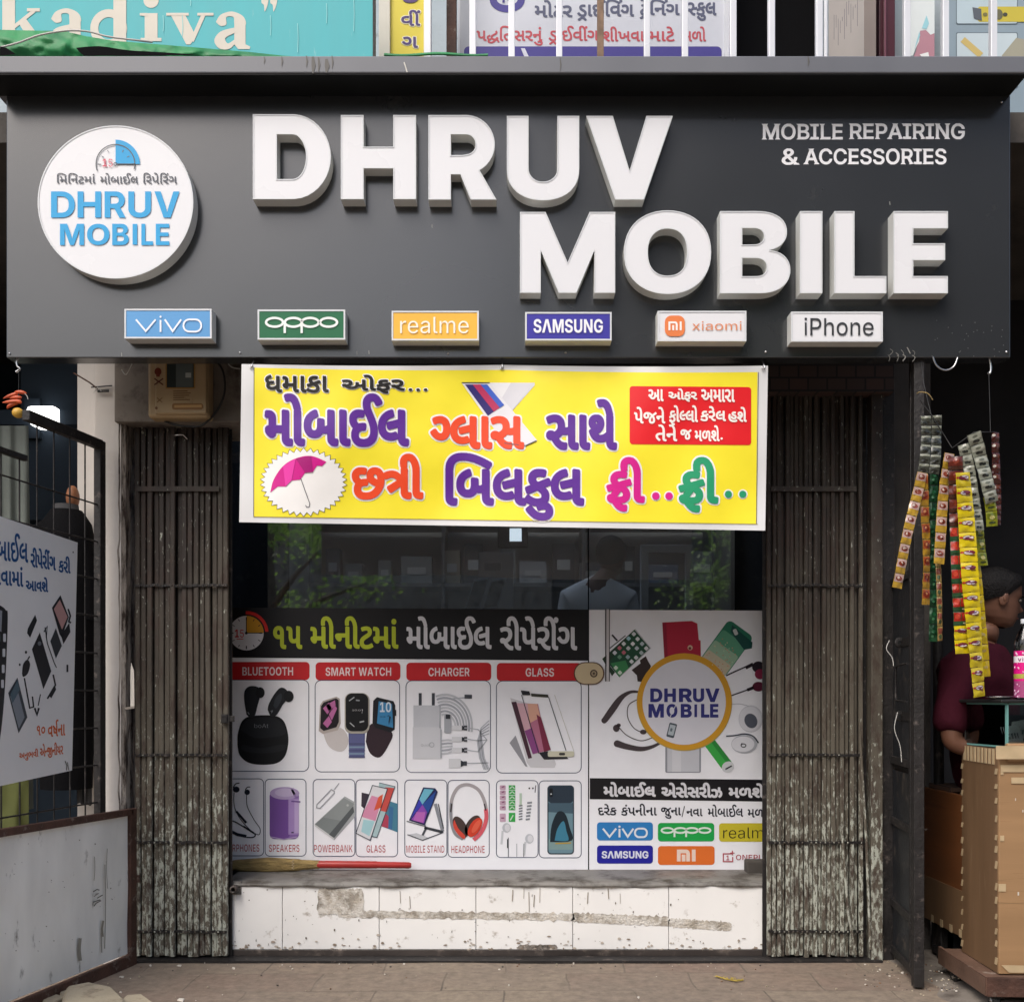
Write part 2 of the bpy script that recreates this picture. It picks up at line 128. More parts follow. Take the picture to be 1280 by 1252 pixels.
81:[551,[248,323,-70,0,-38,81,-22,46,-22,130,0,105,0,199,0,54,-6,50,-6,17,-10,28,-43,10,-21,1,8,147,10,1,43,0,57,-38,17,-35,17,-34,14,-100,0,-89,0,-195,0,-84,14,-82,11,-21,18,-36,41,1,31,0,56,56,20,47,0,639,80,-21,0,-879,0,-54,6,-50,6,-15,11,-28,43,-10,21,1,-8,-145,-10,1,-43,0,-58,38,-17,37,-16,34,-15,100,0,89,0,95,-24,-32,-57,-36]],
214:[451,[249,-19,-96,0,-107,188,0,157,0,136,86,178,76,81,62,64,53,86,0,67,0,68,-48,58,-38,1,-35,0,-59,-24,-30,-27,-25,137,33,28,75,34,43,1,83,0,81,-150,0,-117,0,-84,-34,-114,-57,-86,-37,-39,-55,-60,-64,-90,-27,-92,0,-63,0,-80,64,-102,58,1,48,0,78,54,40,51,37,-141,-47,-52,-93,-56],[72,-459,-51,125,236,313,29,1,146,-359,-59,-75,-111,283]],
216:[481,[264,-19,-90,0,-121,176,-44,135,70,87,47,-142,86,-108,49,1,48,0,56,90,0,85,0,58,-22,88,-54,90,-48,57,-73,88,-56,152,0,101,0,118,91,156,83,1,26,0,52,-10,27,-13,-15,-139,-26,12,-42,6,-23,1,-45,0,-47,-70,0,-61,0,-42,20,-62,47,-66,40,-49,77,-94,73,-178,0,-129,0,-146,-95,-180],[88,-459,-51,125,236,313,29,1,146,-359,-59,-75,-111,283]],
219:[582,[146,271,-50,141,242,289,-33,92,-57,94,-54,32,-29,1,-37,0,-56,-36,-32,-33,-29,141,39,40,78,40,33,1,52,0,75,-58,69,-128,42,-109,8,11,0,427,80,-21,0,-879,0,-56,6,-44,7,-19,11,-28,44,-10,19,1,-8,-145,-10,1,-43,0,-58,38,-17,37,-16,34,-15,100,0,89,0,321]],
225:[517,[196,251,-65,85,112,263,-3,5,-186,-125,-22,147,142,79,-27,46,-32,112,0,69,0,124,95,158,80,1,32,0,57,-14,27,-13,-15,-143,-26,12,-41,12,-26,1,-51,0,-50,-80,0,-67,0,-42,27,-82,31,-41,221,135,26,-139,-175,-89,70,-84,68,-170,0,-109,0,-74,-37,-140,-85,-90,-72,1,-19,0,-27,3,38,-102,69,-86,46,1,26,1,-9,-149,-16,1,-59,0,-85,92,-66,160,-29,99,-41,12,-42,52,-14,64,0,25,0,46,31,52,22,1,27,0,45,-56,22,-51,33,-14,46,1,58,0,56,88,0,79,0,50,-33,106,-53,79]],
628:[265,[238,1,-35,0,-61,30,-21,45,-19,40,-12,98,0,85,0,1049,0,118,27,182,39,65,23,40,70,44,43,1,89,0,153,-196,78,-175,-59,-89,-39,86,-84,144,-87,88,-45,1,-27,0,-44,-24,-17,-29,-22,-38,-18,-140,0,-129,0,-981,0,-54,6,-50,6,-15,11,-28,42,-10,21,1,-8,-145]],
630:[265,[239,1,-36,0,-61,30,-21,45,-19,40,-12,98,0,85,0,979,0,164,38,186,37,63,64,106,119,1,113,0,215,-196,105,-155,-49,-109,-96,140,-187,176,-95,1,-42,0,-66,-32,-23,-39,-27,-48,-26,-158,0,-157,0,-905,0,-54,5,-48,7,-17,11,-28,42,-10,21,1,-8,-145]],
632:[265,[239,1,-43,0,-57,38,-18,37,-16,34,-15,100,0,89,0,911,0,182,44,206,41,69,40,66,115,64,71,1,134,0,275,-184,142,-155,-42,-121,-132,142,-247,174,-122,1,-58,0,-87,-42,-29,-49,-21,-36,-29,-96,-15,-154,0,-125,0,-837,0,-56,6,-48,7,-17,11,-26,41,-10,22,1,-8,-145]],
634:[265,[238,1,-35,0,-61,30,-21,45,-19,40,-12,98,0,85,0,1049,0,118,27,182,39,65,23,40,70,44,43,1,89,0,153,-196,78,-175,-59,-89,-39,86,-84,144,-87,88,-45,1,-27,0,-44,-24,-17,-29,-22,-38,-18,-140,0,-129,0,-981,0,-54,6,-50,6,-15,11,-28,42,-10,21,1,-8,-145],[646,1513,-23,0,-32,68,0,49,0,48,32,68,23,1,23,0,32,-68,0,-47,0,-48,-32,-68]],
379:[716,[260,-277,-85,0,-93,150,0,119,0,84,23,67,-67,102,0,139,0,110,80,170,82,51,28,-139,-49,-26,-47,-70,-15,-70,0,-31,0,-48,20,-72,19,-25,35,34,43,1,11,0,22,-4,6,-1,-6,-133,-12,4,-10,1,-40,0,-45,-66,0,-59,0,-68,58,-72,43,1,65,0,110,126,46,109,-5,0,-5,1,-62,0,-91,90,-49,152,0,97,0,96,37,132,69,102,46,49,53,56,54,68,19,56,0,39,0,28,-13,54,-11,21,67,79,18,-42,22,-96,0,-59,0,-64,-30,-100,-65,-92,-53,-55,-65,-68,-66,-108,0,-91,0,-88,65,-106,61,1,45,0,37,21,-3,24,0,29,0,52,34,60,28,1,32,0,31,-72,0,-51,0,-36,-14,-54,-13,-21,97,-289,-61,-71,-96,303,-6,-4,-6,-1,-30,-94,-92,-182,-123,-118]],
636:[265,[239,1,-36,0,-61,30,-21,45,-19,40,-12,98,0,85,0,979,0,164,38,186,37,63,64,106,119,1,113,0,215,-196,105,-155,-49,-109,-96,140,-187,176,-95,1,-42,0,-66,-32,-23,-39,-27,-48,-26,-158,0,-157,0,-905,0,-54,5,-48,7,-17,11,-28,42,-10,21,1,-8,-145],[830,1513,-23,0,-32,68,0,49,0,48,32,68,23,1,23,0,32,-68,0,-47,0,-48,-32,-68]],
}
LATIN = {'b': {}, 'm': {}, 'k': {}}
LATIN['b'] = {
65:[747,[24,1,249,1457,195,1,255,-1455,-166,1,-116,703,-22,136,-43,324,-24,191,33,1,-24,-192,-40,-324,-20,-133,-113,-701],[179,339,0,235,388,1,0,-233]],
66:[662,[66,1,0,1457,289,1,80,0,106,-98,54,-168,0,-107,0,-86,-35,-128,-59,-82,-37,-17,0,-13,41,-4,73,-86,45,-156,0,-107,0,-114,-56,-182,-112,-104,-82,1],[215,247,129,1,65,0,61,100,0,85,0,60,-30,96,-55,54,-38,1,-132,1],[215,845,117,1,32,0,51,46,29,84,0,61,0,78,-56,100,-53,1,-120,1]],
67:[740,[384,-19,-97,0,-153,176,-88,334,0,237,0,238,89,334,153,176,96,1,62,0,107,-68,83,-134,53,-192,8,-121,-151,1,-5,60,-28,92,-41,66,-54,34,-31,1,-57,0,-86,-114,-47,-216,0,-153,0,-156,48,-216,85,-108,56,1,31,0,54,34,42,64,28,94,6,61,150,1,-6,-102,-48,-186,-80,-146,-111,-84]],
68:[722,[322,1,-189,1,0,257,182,1,70,0,95,100,48,210,0,163,0,164,-48,206,-95,100,-70,1,-185,1,0,259,194,1,110,0,157,-176,85,-326,0,-225,0,-226,-85,-328,-159,-174],[215,1457,0,-1455,-149,1,0,1457]],
69:[607,[66,1,0,1457,487,1,0,-247,-338,1,0,-351,312,1,0,-241,-312,1,0,-365,339,1,0,-247]],
71:[751,[388,-19,-102,0,-154,182,-86,334,0,231,0,236,90,334,153,178,96,1,61,0,106,-70,83,-132,52,-178,8,-107,-152,1,-7,52,-28,84,-40,58,-50,30,-31,1,-56,0,-86,-112,-48,-216,0,-153,0,-154,48,-216,86,-112,58,1,53,0,75,76,40,140,0,97,32,-9,-189,1,0,229,302,1,0,-181,0,-192,-81,-274,-141,-148]],
72:[747,[66,1,0,1457,149,1,0,-587,317,1,0,589,149,1,0,-1455,-149,1,0,621,-317,1,0,-619]],
73:[477,[36,1,0,249,128,1,0,961,-128,1,0,249,405,1,0,-247,-128,1,0,-959,128,1,0,-247]],
75:[719,[176,331,0,271,22,82,43,136,52,138,33,83,178,419,183,1,-308,-711,-12,11],[66,1,0,1457,149,1,0,-397,-3,-371,3,-143,0,-541],[518,1,-216,657,94,223,298,-877]],
76:[565,[66,1,0,1457,149,1,0,-1207,314,1,0,-247]],
77:[932,[66,1,0,1457,229,1,117,-667,8,-48,19,-148,19,-172,18,-162,5,-59,-29,1,6,58,17,162,19,172,19,150,8,49,116,669,229,1,0,-1455,-150,1,0,687,0,48,2,142,2,164,2,168,0,75,10,1,-9,-82,-23,-172,-23,-162,-20,-136,-8,-43,-120,-685,-126,1,-122,687,-7,44,-21,134,-23,162,-23,174,-11,83,12,1,0,-70,2,-166,2,-166,2,-146,0,-47,0,-685]],
78:[762,[66,1,0,1457,166,1,230,-737,17,-56,37,-132,37,-162,19,-101,-15,1,-4,82,-5,182,-4,168,0,59,0,701,152,1,0,-1455,-166,1,-209,669,-23,76,-39,140,-43,172,-29,119,19,1,3,-104,6,-194,3,-158,0,-49,0,-667]],
79:[770,[385,-19,-96,0,-154,176,-89,334,0,237,0,238,89,334,154,176,96,1,97,0,153,-176,90,-334,0,-237,0,-236,-90,-334,-153,-176],[385,247,57,0,84,110,47,216,0,155,0,158,-47,216,-84,110,-57,1,-56,0,-85,-112,-47,-214,0,-157,0,-154,47,-216,85,-110]],
80:[648,[66,1,0,1457,284,1,82,0,117,-128,61,-220,0,-143,0,-144,-62,-220,-118,-124,-84,1,-182,1,0,241,158,1,46,0,59,64,29,110,0,75,0,74,-29,110,-59,62,-46,1,-107,1,0,-1209]],
82:[657,[66,1,0,1457,284,1,82,0,117,-118,61,-214,0,-141,0,-144,-62,-208,-118,-110,-84,1,-192,1,0,241,168,1,46,0,59,50,29,98,0,75,0,74,-29,100,-59,54,-46,1,-107,1,0,-1209],[471,1,-177,663,161,1,181,-661]],
83:[655,[333,-21,-88,0,-129,108,-72,210,-3,157,145,1,3,-74,38,-98,64,-50,40,1,40,0,59,46,33,84,0,57,0,50,-29,68,-56,48,-40,19,-80,41,-92,46,-105,192,0,159,0,132,71,198,124,108,79,1,80,0,120,-110,68,-196,1,-127,-144,1,-5,88,-66,96,-56,1,-38,0,-53,-44,-28,-76,0,-47,0,-54,32,-70,54,-46,30,-13,66,-31,46,-20,79,-72,59,-102,33,-140,0,-91,0,-132,-66,-196,-126,-108]],
84:[668,[37,1209,0,249,594,1,0,-247,-222,1,0,-1207,-150,1,0,1209]],
85:[732,[366,-19,-90,0,-135,132,-75,240,0,159,0,947,149,1,0,-919,0,-86,38,-132,67,-74,46,1,46,0,68,74,37,132,0,87,0,921,149,1,0,-945,0,-158,-75,-240,-135,-132]],
86:[747,[279,1,-255,1457,165,1,117,-701,21,-134,43,-320,23,-187,-32,1,24,190,41,318,20,135,112,703,165,1,-250,-1455]],
87:[1038,[219,1,-195,1457,163,1,84,-715,10,-90,17,-204,17,-206,8,-95,-27,1,9,96,18,206,18,204,11,91,89,717,155,1,89,-715,11,-90,19,-204,17,-206,9,-95,-27,1,8,96,16,206,18,204,10,91,85,717,163,1,-196,-1455,-170,1,-97,745,-15,124,-23,290,-13,153,37,1,-15,-148,-19,-286,-17,-131,-96,-743]],
100:[630,[262,-17,-63,0,-101,130,-58,250,0,183,0,186,60,250,101,126,60,1,46,0,62,-62,38,-92,10,-43,4,1,0,549,147,1,0,-1455,-144,1,0,175,-7,1,-10,-44,-39,-88,-61,-60],[307,217,37,0,53,82,28,148,0,99,0,100,-28,146,-52,80,-38,1,-38,0,-52,-82,-27,-148,0,-95,0,-94,27,-150,52,-84]],
105:[242,[77,1,-9,1093,97,1,29,-1069],[122,1271,-25,0,-36,68,0,49,0,50,36,66,25,1,25,0,36,-66,1,-49,-1,-34,-50,-82]],
107:[580,[195,321,0,353,22,1,179,421,169,1,-236,-547,-34,1],[62,1,0,1457,147,1,0,-1455],[403,1,-164,479,98,209,239,-685]],
110:[622,[209,633,0,-631,-147,1,0,1093,139,1,2,-271,-9,1,22,136,87,150,69,1,57,0,84,-100,47,-184,0,-127,0,-693,-146,1,0,645,0,102,-53,114,-46,1,-31,0,-48,-54,-27,-102]],
114:[407,[62,1,0,1093,142,1,0,-189,6,1,15,100,71,104,46,1,11,0,26,-4,10,-5,0,-261,-10,8,-37,8,-16,1,-34,0,-53,-58,-30,-102,0,-67,0,-621]],
116:[366,[334,1093,0,-223,-324,1,0,225],[85,1353,146,1,0,-1031,0,-52,24,-50,26,1,9,0,30,8,8,5,21,-219,-25,-14,-48,-12,-22,1,-82,0,-87,160,0,151]],
118:[600,[216,1,-201,1093,156,1,92,-565,16,-106,25,-218,13,-115,-31,1,13,116,24,216,17,109,90,567,154,1,-201,-1091]],
48:[646,[323,-19,-92,0,-123,178,-63,332,0,237,0,236,63,334,124,178,91,1,92,0,124,-178,62,-334,0,-235,0,-236,-62,-332,-123,-178],[323,229,44,0,58,110,29,222,0,167,0,170,-29,222,-58,110,-44,1,-44,0,-58,-110,-29,-222,0,-169,0,-166,29,-222,58,-110]],
49:[646,[87,1,0,243,491,1,0,-241],[427,1457,0,-1455,-149,1,0,1193,-5,1,-167,-235,0,275,161,227]],
53:[648,[301,-15,-50,-4,-103,102,-59,174,-2,107,90,-61,3,-62,38,-36,61,-30,36,-27,51,-4,62,18,41,146,-2,159,0,62,-41,180,-71,80,-45,-61,-34,2,-69,24,-20,-29,-89,17,45,727,381,-71,0,-161,-305,69,-25,-427,4,3,23,40,68,-22,4,1,83,66,91,-140,56,-62,37,-180,-2,-91,0,-152,-61,-220,-110,-126]],
57:[648,[306,1479,85,-2,102,-124,62,-17024,0,16697,0,-17010,-45,9154,-58,7397,-165,-17439,-100,21267,256,-3665,-4,-16889,-8,17984,-39,-1200,-51,-16932,-29,21265,-66,-4320,-99,716,-54,2766,0,-2563,5,-404,55,750,106,120],[324,1857,-42,-136,-64,56,-37,-410,0,183,0,-496,37,-236,30,-16922,76,16815,48,-16814,59,16970,37,-16754,-1,16899,0,-16718,-35,16966,-65,-16746]],
32:[269],
}
LATIN['m'] = {
65:[699,[25,1,262,1457,122,1,265,-1455,-109,1,-148,837,-15,90,-39,254,-26,187,20,1,-26,-188,-39,-258,-14,-83,-143,-835],[162,395,0,175,376,1,0,-173]],
66:[656,[84,1,0,1457,263,1,77,0,100,-104,50,-174,0,-105,0,-94,-34,-122,-55,-74,-33,-17,0,-13,36,-4,68,-86,46,-156,0,-113,0,-110,-51,-178,-108,-102,-86,1],[186,179,164,1,82,0,70,126,0,93,0,72,-36,118,-66,70,-45,1,-169,1],[186,821,153,1,38,0,62,60,35,108,0,73,0,92,-64,126,-68,1,-156,1]],
67:[732,[383,-19,-94,0,-147,180,-85,336,0,231,0,234,85,334,147,180,94,1,56,0,100,-64,78,-126,53,-180,9,-113,-102,1,-8,74,-35,110,-53,76,-63,38,-35,1,-64,0,-102,-130,-59,-250,0,-181,0,-180,59,-250,103,-128,63,1,35,0,63,38,53,76,36,110,7,73,102,1,-8,-110,-52,-176,-78,-128,-101,-70]],
69:[602,[84,1,0,1457,451,1,0,-177,-349,1,0,-453,325,1,0,-177,-325,1,0,-467,353,1,0,-177]],
71:[747,[386,-19,-98,0,-148,182,-83,334,0,231,0,232,84,336,146,180,93,1,59,0,101,-68,79,-128,53,-176,9,-105,-105,1,-11,68,-35,106,-50,78,-62,40,-37,1,-63,0,-101,-130,-59,-250,0,-181,0,-180,59,-248,103,-130,66,1,60,0,91,100,50,184,0,125,28,-9,-211,1,0,173,283,1,0,-161,0,-182,-78,-268,-136,-146]],
73:[447,[43,1,0,179,130,1,0,1101,-130,1,0,179,360,1,0,-177,-128,1,0,-1099,128,1,0,-177]],
76:[565,[84,1,0,1457,102,1,0,-1277,333,1,0,-177]],
77:[908,[84,1,0,1457,148,1,169,-877,7,-34,16,-106,19,-122,16,-120,7,-49,-22,1,6,46,17,120,18,124,17,108,7,35,166,879,149,1,0,-1455,-101,1,0,807,0,46,1,120,1,134,2,136,0,65,8,1,-10,-70,-23,-144,-22,-136,-20,-112,-7,-37,-155,-805,-88,1,-158,807,-7,36,-19,110,-22,134,-23,146,-12,75,9,1,1,-58,1,-132,1,-136,2,-126,0,-47,0,-805]],
78:[755,[84,1,0,1457,119,1,285,-899,13,-38,33,-118,39,-146,18,-83,-13,1,-4,84,-5,158,-1,136,0,47,0,863,103,1,0,-1455,-120,1,-255,803,-18,60,-38,126,-46,168,-33,123,17,1,3,-108,4,-186,2,-140,0,-39,0,-803]],
79:[766,[383,-19,-94,0,-147,180,-85,336,0,231,0,234,85,334,147,180,94,1,94,0,147,-180,84,-334,0,-233,0,-230,-84,-336,-147,-180],[383,169,64,0,101,128,60,250,0,181,0,182,-60,250,-101,130,-64,1,-64,0,-102,-130,-59,-250,0,-181,0,-180,59,-248,102,-130]],
80:[640,[84,1,0,1457,255,1,85,0,111,-126,54,-210,0,-131,0,-132,-55,-214,-110,-124,-85,1,-177,1,0,177,169,1,56,0,68,76,32,134,0,85,0,84,-32,130,-69,76,-56,1,-144,1,0,-1277]],
81:[767,[350,463,102,1,79,-205,27,-69,121,-319,-104,1,-79,213,-24,65],[383,-19,-94,0,-147,180,-85,336,0,231,0,234,85,334,147,180,94,1,94,0,147,-180,84,-334,0,-233,0,-230,-84,-336,-147,-180],[383,169,64,0,101,128,60,250,0,181,0,182,-60,250,-101,130,-64,1,-64,0,-102,-130,-59,-250,0,-181,0,-180,59,-248,102,-130]],
82:[646,[84,1,0,1457,255,1,85,0,111,-118,54,-204,0,-131,0,-132,-55,-202,-110,-112,-85,1,-197,1,0,179,189,1,56,0,68,66,32,118,0,85,0,84,-32,124,-69,68,-56,1,-144,1,0,-1277],[500,1,-176,657,114,1,179,-655]],
83:[644,[323,-23,-80,0,-118,102,-67,188,-4,127,104,1,3,-80,47,-106,72,-50,43,1,47,0,76,62,43,110,0,75,0,68,-37,84,-64,54,-40,23,-86,49,-89,50,-99,186,0,147,0,126,68,186,115,102,71,1,74,0,112,-102,64,-178,2,-113,-100,1,-6,104,-85,112,-63,1,-46,0,-68,-58,-37,-102,0,-63,0,-74,45,-88,63,-50,27,-15,72,-37,32,-16,72,-58,64,-92,40,-140,0,-99,0,-122,-63,-192,-119,-110]],
97:[565,[227,-23,-51,0,-84,76,-50,150,0,109,0,94,37,118,61,68,75,34,38,11,49,12,61,14,29,34,0,39,0,7,0,66,-24,88,-49,48,-36,1,-37,0,-54,-46,-33,-70,-8,-37,-93,55,20,98,70,116,88,52,45,1,30,0,72,-30,65,-80,42,-150,0,-123,0,-721,-95,1,0,149,-6,1,-10,-40,-41,-80,-65,-52],[247,139,46,0,65,74,35,116,0,67,0,147,-6,-12,-35,-20,-44,-16,-41,-10,-13,-1,-31,-8,-52,-38,-32,-70,0,-59,0,-54,28,-74,49,-38]],
98:[615,[337,-21,-51,0,-63,68,-35,92,-9,33,-10,1,0,-169,-94,1,0,1457,97,1,0,-539,7,1,9,32,34,88,63,70,52,1,67,0,103,-136,59,-252,0,-173,0,-176,-58,-254,-104,-136],[318,149,49,0,67,106,33,180,0,111,0,112,-33,176,-66,104,-50,1,-48,0,-66,-98,-33,-176,0,-117,0,-116,34,-180,66,-100]],
99:[574,[301,-23,-76,0,-113,142,-63,254,0,169,0,170,63,254,113,142,76,1,41,0,72,-44,59,-80,42,-116,10,-71,-93,-47,-5,42,-24,70,-33,50,-43,28,-26,1,-52,0,-68,-110,-33,-178,0,-107,0,-106,33,-180,68,-108,52,1,26,0,44,30,34,52,24,74,5,45,93,-47,-10,-76,-42,-118,-60,-84,-73,-44]],
101:[585,[307,-23,-80,0,-116,140,-62,252,0,171,0,168,61,256,112,144,75,1,45,0,86,-60,69,-130,41,-208,0,-149,0,-73,-429,1,0,155,378,1,-46,-53,0,104,-32,160,-64,90,-48,1,-47,0,-67,-92,-36,-150,0,-85,0,-103,0,-116,40,-162,73,-84,48,1,31,0,51,36,37,72,10,55,92,-47,-12,-84,-62,-126,-91,-72]],
104:[597,[172,651,0,-649,-97,1,0,1457,97,1,0,-629,-15,1,25,148,91,132,63,1,56,0,83,-92,47,-184,0,-135,0,-693,-98,1,0,673,0,122,-64,138,-55,1,-38,0,-60,-66,-35,-126]],
105:[242,[77,1,-1,1093,89,1,5,-1087],[122,1271,-25,0,-36,68,0,49,0,50,36,66,25,1,25,0,36,-66,0,-49,0,-46,-38,-70]],
107:[554,[166,381,0,241,17,1,224,473,119,1,-250,-523,-14,1],[75,1,0,1457,97,1,0,-1455],[419,1,-201,525,68,139,256,-661]],
108:[281,[204,-7,-65,0,-64,134,0,125,0,1207,97,1,0,-1163,0,-72,18,-58,27,1,14,0,14,4,6,5,19,-159,-12,-6,-35,-12]],
109:[882,[75,1,0,1093,94,1,1,-247,-7,1,11,90,49,118,65,58,35,1,60,0,73,-146,12,-125,-13,1,11,86,52,122,74,64,43,1,48,0,78,-82,46,-166,0,-125,0,-735,-97,1,0,723,0,114,-64,100,-43,1,-35,0,-51,-58,-28,-104,0,-67,0,-705,-96,1,0,739,0,90,-59,108,-45,1,-30,0,-54,-56,-33,-114,0,-83,0,-681]],
110:[596,[172,651,0,-649,-97,1,0,1093,93,1,1,-265,-12,1,25,148,91,132,63,1,56,0,83,-92,46,-184,0,-135,0,-693,-97,1,0,673,0,122,-64,138,-55,1,-38,0,-60,-66,-35,-126]],
111:[602,[301,-23,-76,0,-113,142,-63,254,0,169,0,170,63,254,113,142,76,1,76,0,113,-142,63,-254,0,-169,0,-168,-63,-254,-113,-142],[301,147,52,0,68,110,33,178,0,107,0,106,-33,180,-68,110,-52,1,-53,0,-67,-110,-33,-180,0,-105,0,-106,33,-178,67,-110]],
114:[382,[75,1,0,1093,94,1,0,-171,6,1,15,86,77,102,48,1,10,0,27,-4,8,1,0,-191,-5,4,-32,6,-18,1,-38,0,-60,-64,-35,-112,0,-71,0,-673]],
116:[334,[299,1093,0,-161,-289,1,0,163],[91,1353,97,1,0,-1061,0,-70,29,-64,33,1,9,0,26,8,10,3,19,-159,-15,-10,-37,-10,-18,1,-73,0,-80,152,0,137]],
117:[597,[260,-13,-55,0,-84,92,-46,184,0,137,0,695,97,1,0,-673,0,-120,64,-140,56,1,38,0,59,66,35,128,0,91,0,651,98,1,0,-1091,-94,1,0,267,11,1,-25,-150,-92,-130]],
120:[552,[30,1,215,637,-1,-149,-203,607,112,1,65,-205,25,-82,39,-146,20,-67,-47,1,21,68,35,146,26,83,66,207,110,1,-204,-613,0,147,213,-623,-112,1,-76,239,-26,82,-38,142,-20,67,48,1,-20,-66,-34,-142,-26,-81,-78,-237]],
48:[648,[324,-19,-83,0,-116,176,-60,334,0,237,0,236,61,334,116,178,82,1,82,0,116,-178,61,-334,0,-235,0,-236,-60,-334,-116,-176],[324,157,52,0,71,134,37,254,0,183,0,184,-37,256,-71,134,-52,1,-52,0,-71,-134,-37,-256,0,-183,0,-182,37,-254,71,-134]],
49:[648,[106,1,0,171,457,1,0,-169],[401,1457,0,-1455,-101,1,0,1269,-5,1,-174,-255,0,211,159,235]],
57:[648,[321,1477,70,-2,104,-122,60,-3018,0,2665,0,-2920,-45,1332,-58,1089,-165,-3309,-100,3545,245,-19,7,-2813,-9,2962,-38,-256,-51,-2854,-29,3543,-66,-720,-99,212,-54,628,0,-313,1,46,59,300,105,120],[324,1407,-42,-24,-64,-56,-37,-184,0,-43,0,-158,37,-156,59,-2884,47,2803,43,-2802,64,2892,36,-2678,0,2891,0,-2710,-36,2944,-65,-2724]],
38:[649,[283,-19,-72,0,-106,108,-56,180,0,113,0,94,38,138,68,118,43,65,113,163,13,20,31,54,20,74,0,49,0,66,-44,86,-39,1,-26,0,-40,-44,-22,-76,0,-49,0,-54,24,-98,43,-106,27,-65,337,-809,-114,1,-278,659,-37,92,-61,148,-36,148,0,89,0,98,45,152,81,86,55,1,55,0,80,-86,44,-144,0,-89,0,-66,-25,-114,-43,-96,-29,-41,-146,-215,-42,-62,-36,-110,0,-65,0,-68,33,-104,59,-58,39,1,42,0,80,70,63,132,37,188,0,115,91,1,0,-142,-33,-190,-44,-116,-17,-29,-21,-43,-36,-76,-106,-74]],
58:[269,[132,-11,-27,-4,-35,80,0,57,0,54,39,76,27,1,22,0,44,-74,0,-55,0,-54,-38,-78],[136,779,-27,0,-39,76,0,57,0,54,39,78,27,1,26,0,40,-78,0,-53,0,1554,-38,-1660]],
}
LATIN['k'] = {
66:[667,[51,1,0,1457,310,1,82,0,112,-92,57,-164,0,-109,0,-82,-35,-132,-62,-86,-42,-17,0,-13,46,-4,76,-86,45,-154,0,-103,0,-118,-60,-186,-114,-106,-80,1],[238,301,100,1,53,0,52,82,0,75,0,54,-24,76,-46,40,-32,1,-103,1],[238,863,89,1,27,0,42,36,24,66,0,49,0,68,-50,78,-40,1,-92,1]],
68:[723,[326,1,-197,1,0,321,189,1,58,0,80,74,42,180,0,153,0,156,-42,178,-82,76,-60,1,-188,1,0,321,198,1,112,0,162,-176,88,-326,0,-227,0,-226,-88,-326,-161,-174],[238,1457,0,-1455,-187,1,0,1457]],
69:[612,[51,1,0,1457,516,1,0,-303,-329,1,0,-267,302,1,0,-295,-302,1,0,-283,328,1,0,-303]],
76:[565,[51,1,0,1457,187,1,0,-1151,298,1,0,-303]],
79:[774,[387,-19,-98,0,-160,174,-92,332,0,241,0,242,92,334,160,172,98,1,99,0,159,-172,93,-334,0,-241,0,-240,-93,-334,-159,-172],[387,309,51,0,71,96,36,188,0,135,0,136,-36,188,-71,98,-51,1,-50,0,-71,-98,-37,-188,0,-135,0,-134,37,-188,71,-96]],
82:[666,[51,1,0,1457,307,1,82,0,120,-118,66,-220,0,-151,0,-154,-67,-214,-124,-110,-83,1,-189,1,0,295,152,1,38,0,51,38,27,80,0,67,0,64,-27,82,-51,42,-38,1,-77,1,0,-1153],[447,1,-178,667,200,1,182,-665]],
85:[724,[362,-17,-93,0,-140,132,-78,242,0,165,0,937,187,1,0,-903,0,-72,32,-110,55,-62,37,1,36,0,56,62,32,110,0,73,0,905,187,1,0,-935,0,-164,-78,-242,-140,-132]],
}

def plain(o):
    r = []
    for c in o:
        x = y = 0; q = []
        for i in range(0, len(c), 2):
            x += c[i]; y += c[i+1] >> 1; q += [x, y*2+(c[i+1] & 1)]
        r.append(q)
    return r
def contours(cs, st=3):
    out = []
    for c in cs:
        Pn = [(c[i], c[i+1] >> 1, c[i+1] & 1) for i in range(0, len(c), 2)]
        Q = []; n = len(Pn)
        for i in range(n):
            a = Pn[i]; b = Pn[(i+1) % n]; Q.append(a)
            if not a[2] and not b[2]: Q.append(((a[0]+b[0])/2, (a[1]+b[1])/2, 1))
        k = next(i for i, p in enumerate(Q) if p[2]); Q = Q[k:]+Q[:k]
        r = []; i = 0
        while i < len(Q):
            a = Q[i]; r.append((a[0], a[1]))
            if i+1 < len(Q) and not Q[i+1][2]:
                m = Q[i+1]; b = Q[(i+2) % len(Q)]
                for k in range(1, st+1):
                    s = k/(st+1)
                    r.append(((1-s)**2*a[0]+2*s*(1-s)*m[0]+s*s*b[0], (1-s)**2*a[1]+2*s*(1-s)*m[1]+s*s*b[1]))
                i += 2
            else: i += 1
        if len(r) > 2: out.append(r)
    return out

def area(c):
    return sum(c[i-1][0]*c[i][1]-c[i][0]*c[i-1][1] for i in range(len(c)))/2

def clean(c):
    r = []
    for p in c:
        if not r or (p[0]-r[-1][0])**2+(p[1]-r[-1][1])**2 > 1e-6: r.append(p)
    if len(r) > 1 and (r[0][0]-r[-1][0])**2+(r[0][1]-r[-1][1])**2 < 1e-6: r.pop()
    return r

def inset(c, d):
    """moves a closed outline d to the right of its direction of travel (positive d = towards the right-hand normal)"""
    n = len(c); out = []
    for i in range(n):
        a, b, e = c[i-1], c[i], c[(i+1) % n]
        d1 = Vector((b[0]-a[0], b[1]-a[1])).normalized(); d2 = Vector((e[0]-b[0], e[1]-b[1])).normalized()
        n1 = Vector((d1.y, -d1.x)); n2 = Vector((d2.y, -d2.x)); m = n1+n2
        if m.length < .3: m = n1
        m.normalize(); k = max(.5, m.dot(n1))
        out.append((b[0]+m.x*d/k, b[1]+m.y*d/k))
    return out

